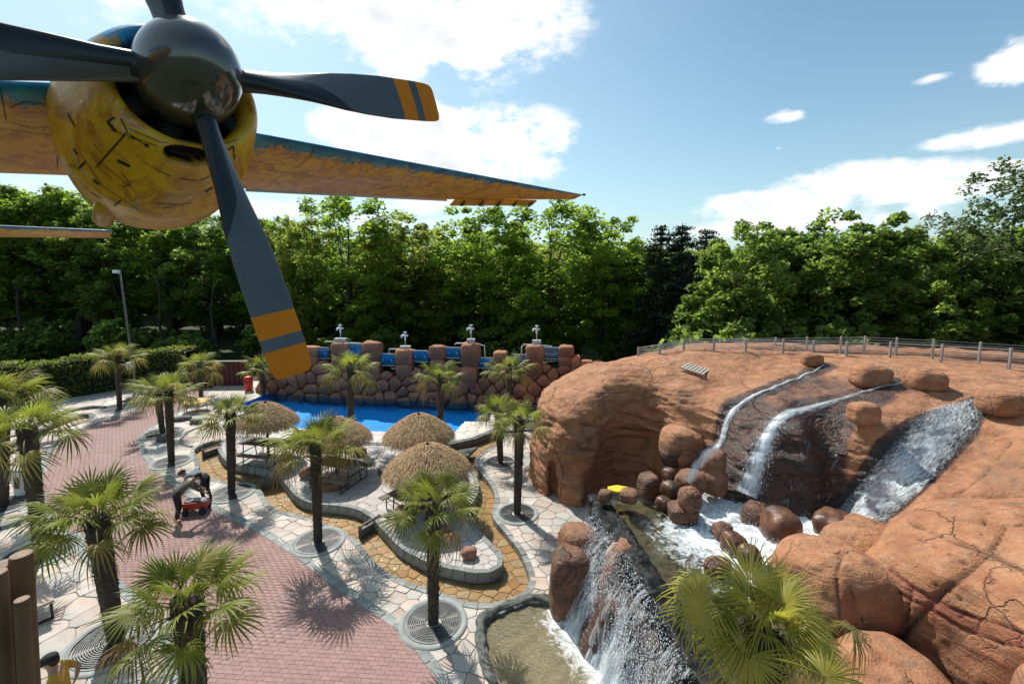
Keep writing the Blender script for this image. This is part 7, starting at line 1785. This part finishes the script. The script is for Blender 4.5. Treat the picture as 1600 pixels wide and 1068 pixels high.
# person at the bottom left
zh = 1.60; hd = at(78, 1034, zh); FA_ = rad(118)
J = dict(pelvis=(0, 0, .92), waist=(0, .02, 1.08), chest=(0, .05, 1.30), neck=(0, .07, 1.46), head0=(0, .09, 1.55), head1=(0, .105, 1.64), hipL=(-.1, 0, .88), hipR=(.1, 0, .88), kneL=(-.11, .12, .48), kneR=(.11, -.02, .47), ankL=(-.12, .06, .08), ankR=(.12, -.2, .08), toeL=(-.12, .22, .03), toeR=(.13, -.05, .03),
         shoL=(-.2, .05, 1.38), elbL=(-.30, .12, 1.12), wriL=(-.22, .34, 1.02), palmL=(-.2, .42, 1.0), shoR=(.2, .03, 1.38), elbR=(.36, -.12, 1.16), wriR=(.40, -.06, .92), palmR=(.40, -.02, .84))
Rz = Matrix.Rotation(FA_, 3, 'Z'); off = Rz @ Vector((0, .1, 0))
root, h0, h1, ax = figure('person in a mustard T-shirt, black cap and sunglasses at the bottom left corner', J, dict(skin=M_skin, shirt=M_mustard, legs=M_blackc, shoe=M_shoe, sleeve=.6), (hd.x-off.x, hd.y-off.y, 0), FA_)
head_parts(root, (h0+h1)/2+ax*.01, Vector((0, .25, 1)), Vector((0, 1, -.2)), M_hairD, cap=M_cap, glasses=True)

# ------------------------------------------------------------------ the near palm growing in front of the rock
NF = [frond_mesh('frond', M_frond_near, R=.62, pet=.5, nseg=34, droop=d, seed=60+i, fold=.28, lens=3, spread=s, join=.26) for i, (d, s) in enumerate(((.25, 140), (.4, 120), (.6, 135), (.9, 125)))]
NF2 = [frond_mesh('frond', M_frond, R=.62, pet=.5, nseg=34, droop=.5, seed=70+i, fold=.3, spread=130, join=.26) for i in range(2)]; NF3 = [frond_mesh('frond', M_frond_y, R=.6, pet=.5, nseg=30, droop=1.2, seed=75, fold=.3, spread=120)]
C0 = at_d(1195, 985, 4.5); hN = C0.z-.05
root = empty('fan_palm', (C0.x, C0.y, 0)); tag(root, 'large bright yellow green fan palm close by at the bottom right', 'palm tree', 'fan palms')
for nm, me in zip(('trunk', 'fibre'), trunk_meshes(hN, .12, .15, 91)):
    o = bpy.data.objects.new(nm, me); link(o, root)
    if nm == 'fibre': o['kind'] = 'stuff'
top = C0
def hand_frond(hub_px, dist, face, point, me, s, stalk_from=None):
    """a leaf whose fan hub is at the given place; face: the way its flat side looks, point: the way its middle finger points"""
    hub = at_d(*hub_px, dist); z = Vector(face).normalized(); x = Vector(point); x = (x-z*x.dot(z)).normalized(); y = z.cross(x); M = Matrix(((x.x, y.x, z.x), (x.y, y.y, z.y), (x.z, y.z, z.z))).to_4x4()
    o = bpy.data.objects.new('frond', me); link(o, root); o.matrix_local = Matrix.Translation(-Vector(root.location)) @ Matrix.Translation(hub) @ M @ Matrix.Diagonal((s*1.3, s*1.3, s*1.3, 1)) @ Matrix.Translation((-.5, 0, .05)); return o
tc_ = (cam_o-C0).normalized(); rt_ = Vector((1, 0, 0)); upv = rt_.cross(-tc_)*1; upv = upv if upv.z > 0 else -upv; upv.normalize()
def dirv(a, fwd=0.0): return rt_*math.cos(rad(a))+upv*math.sin(rad(a))+tc_*fwd
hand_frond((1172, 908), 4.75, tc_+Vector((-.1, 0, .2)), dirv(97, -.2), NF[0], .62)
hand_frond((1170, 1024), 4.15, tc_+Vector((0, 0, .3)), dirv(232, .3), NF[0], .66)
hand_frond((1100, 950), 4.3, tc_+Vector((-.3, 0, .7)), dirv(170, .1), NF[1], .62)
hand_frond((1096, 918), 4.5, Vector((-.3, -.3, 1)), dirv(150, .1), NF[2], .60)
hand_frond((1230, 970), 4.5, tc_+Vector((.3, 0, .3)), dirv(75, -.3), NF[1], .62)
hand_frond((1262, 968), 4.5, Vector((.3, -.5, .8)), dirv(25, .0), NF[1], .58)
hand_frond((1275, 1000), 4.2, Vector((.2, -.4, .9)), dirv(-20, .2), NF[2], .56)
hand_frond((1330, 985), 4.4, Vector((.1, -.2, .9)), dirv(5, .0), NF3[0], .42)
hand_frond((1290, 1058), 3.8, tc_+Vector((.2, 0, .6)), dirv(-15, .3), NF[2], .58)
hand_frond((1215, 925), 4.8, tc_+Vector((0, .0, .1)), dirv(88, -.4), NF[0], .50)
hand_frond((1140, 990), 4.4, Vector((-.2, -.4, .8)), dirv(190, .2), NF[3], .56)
rr2 = random.Random(4)
for i in range(15):
    az = i*2.4; el = rad(70-5.2*i+rr2.uniform(-10, 10)); me = rr2.choice(NF+NF2+NF2); s = rr2.uniform(.55, .72); o = bpy.data.objects.new('frond', me); link(o, root)
    o.matrix_local = Matrix.Translation(C0-Vector(root.location)) @ Matrix.Rotation(az, 4, 'Z') @ Matrix.Rotation(-el, 4, 'Y') @ Matrix.Rotation(rr2.uniform(-.5, .5), 4, 'X') @ Matrix.Diagonal((s, s, s, 1))
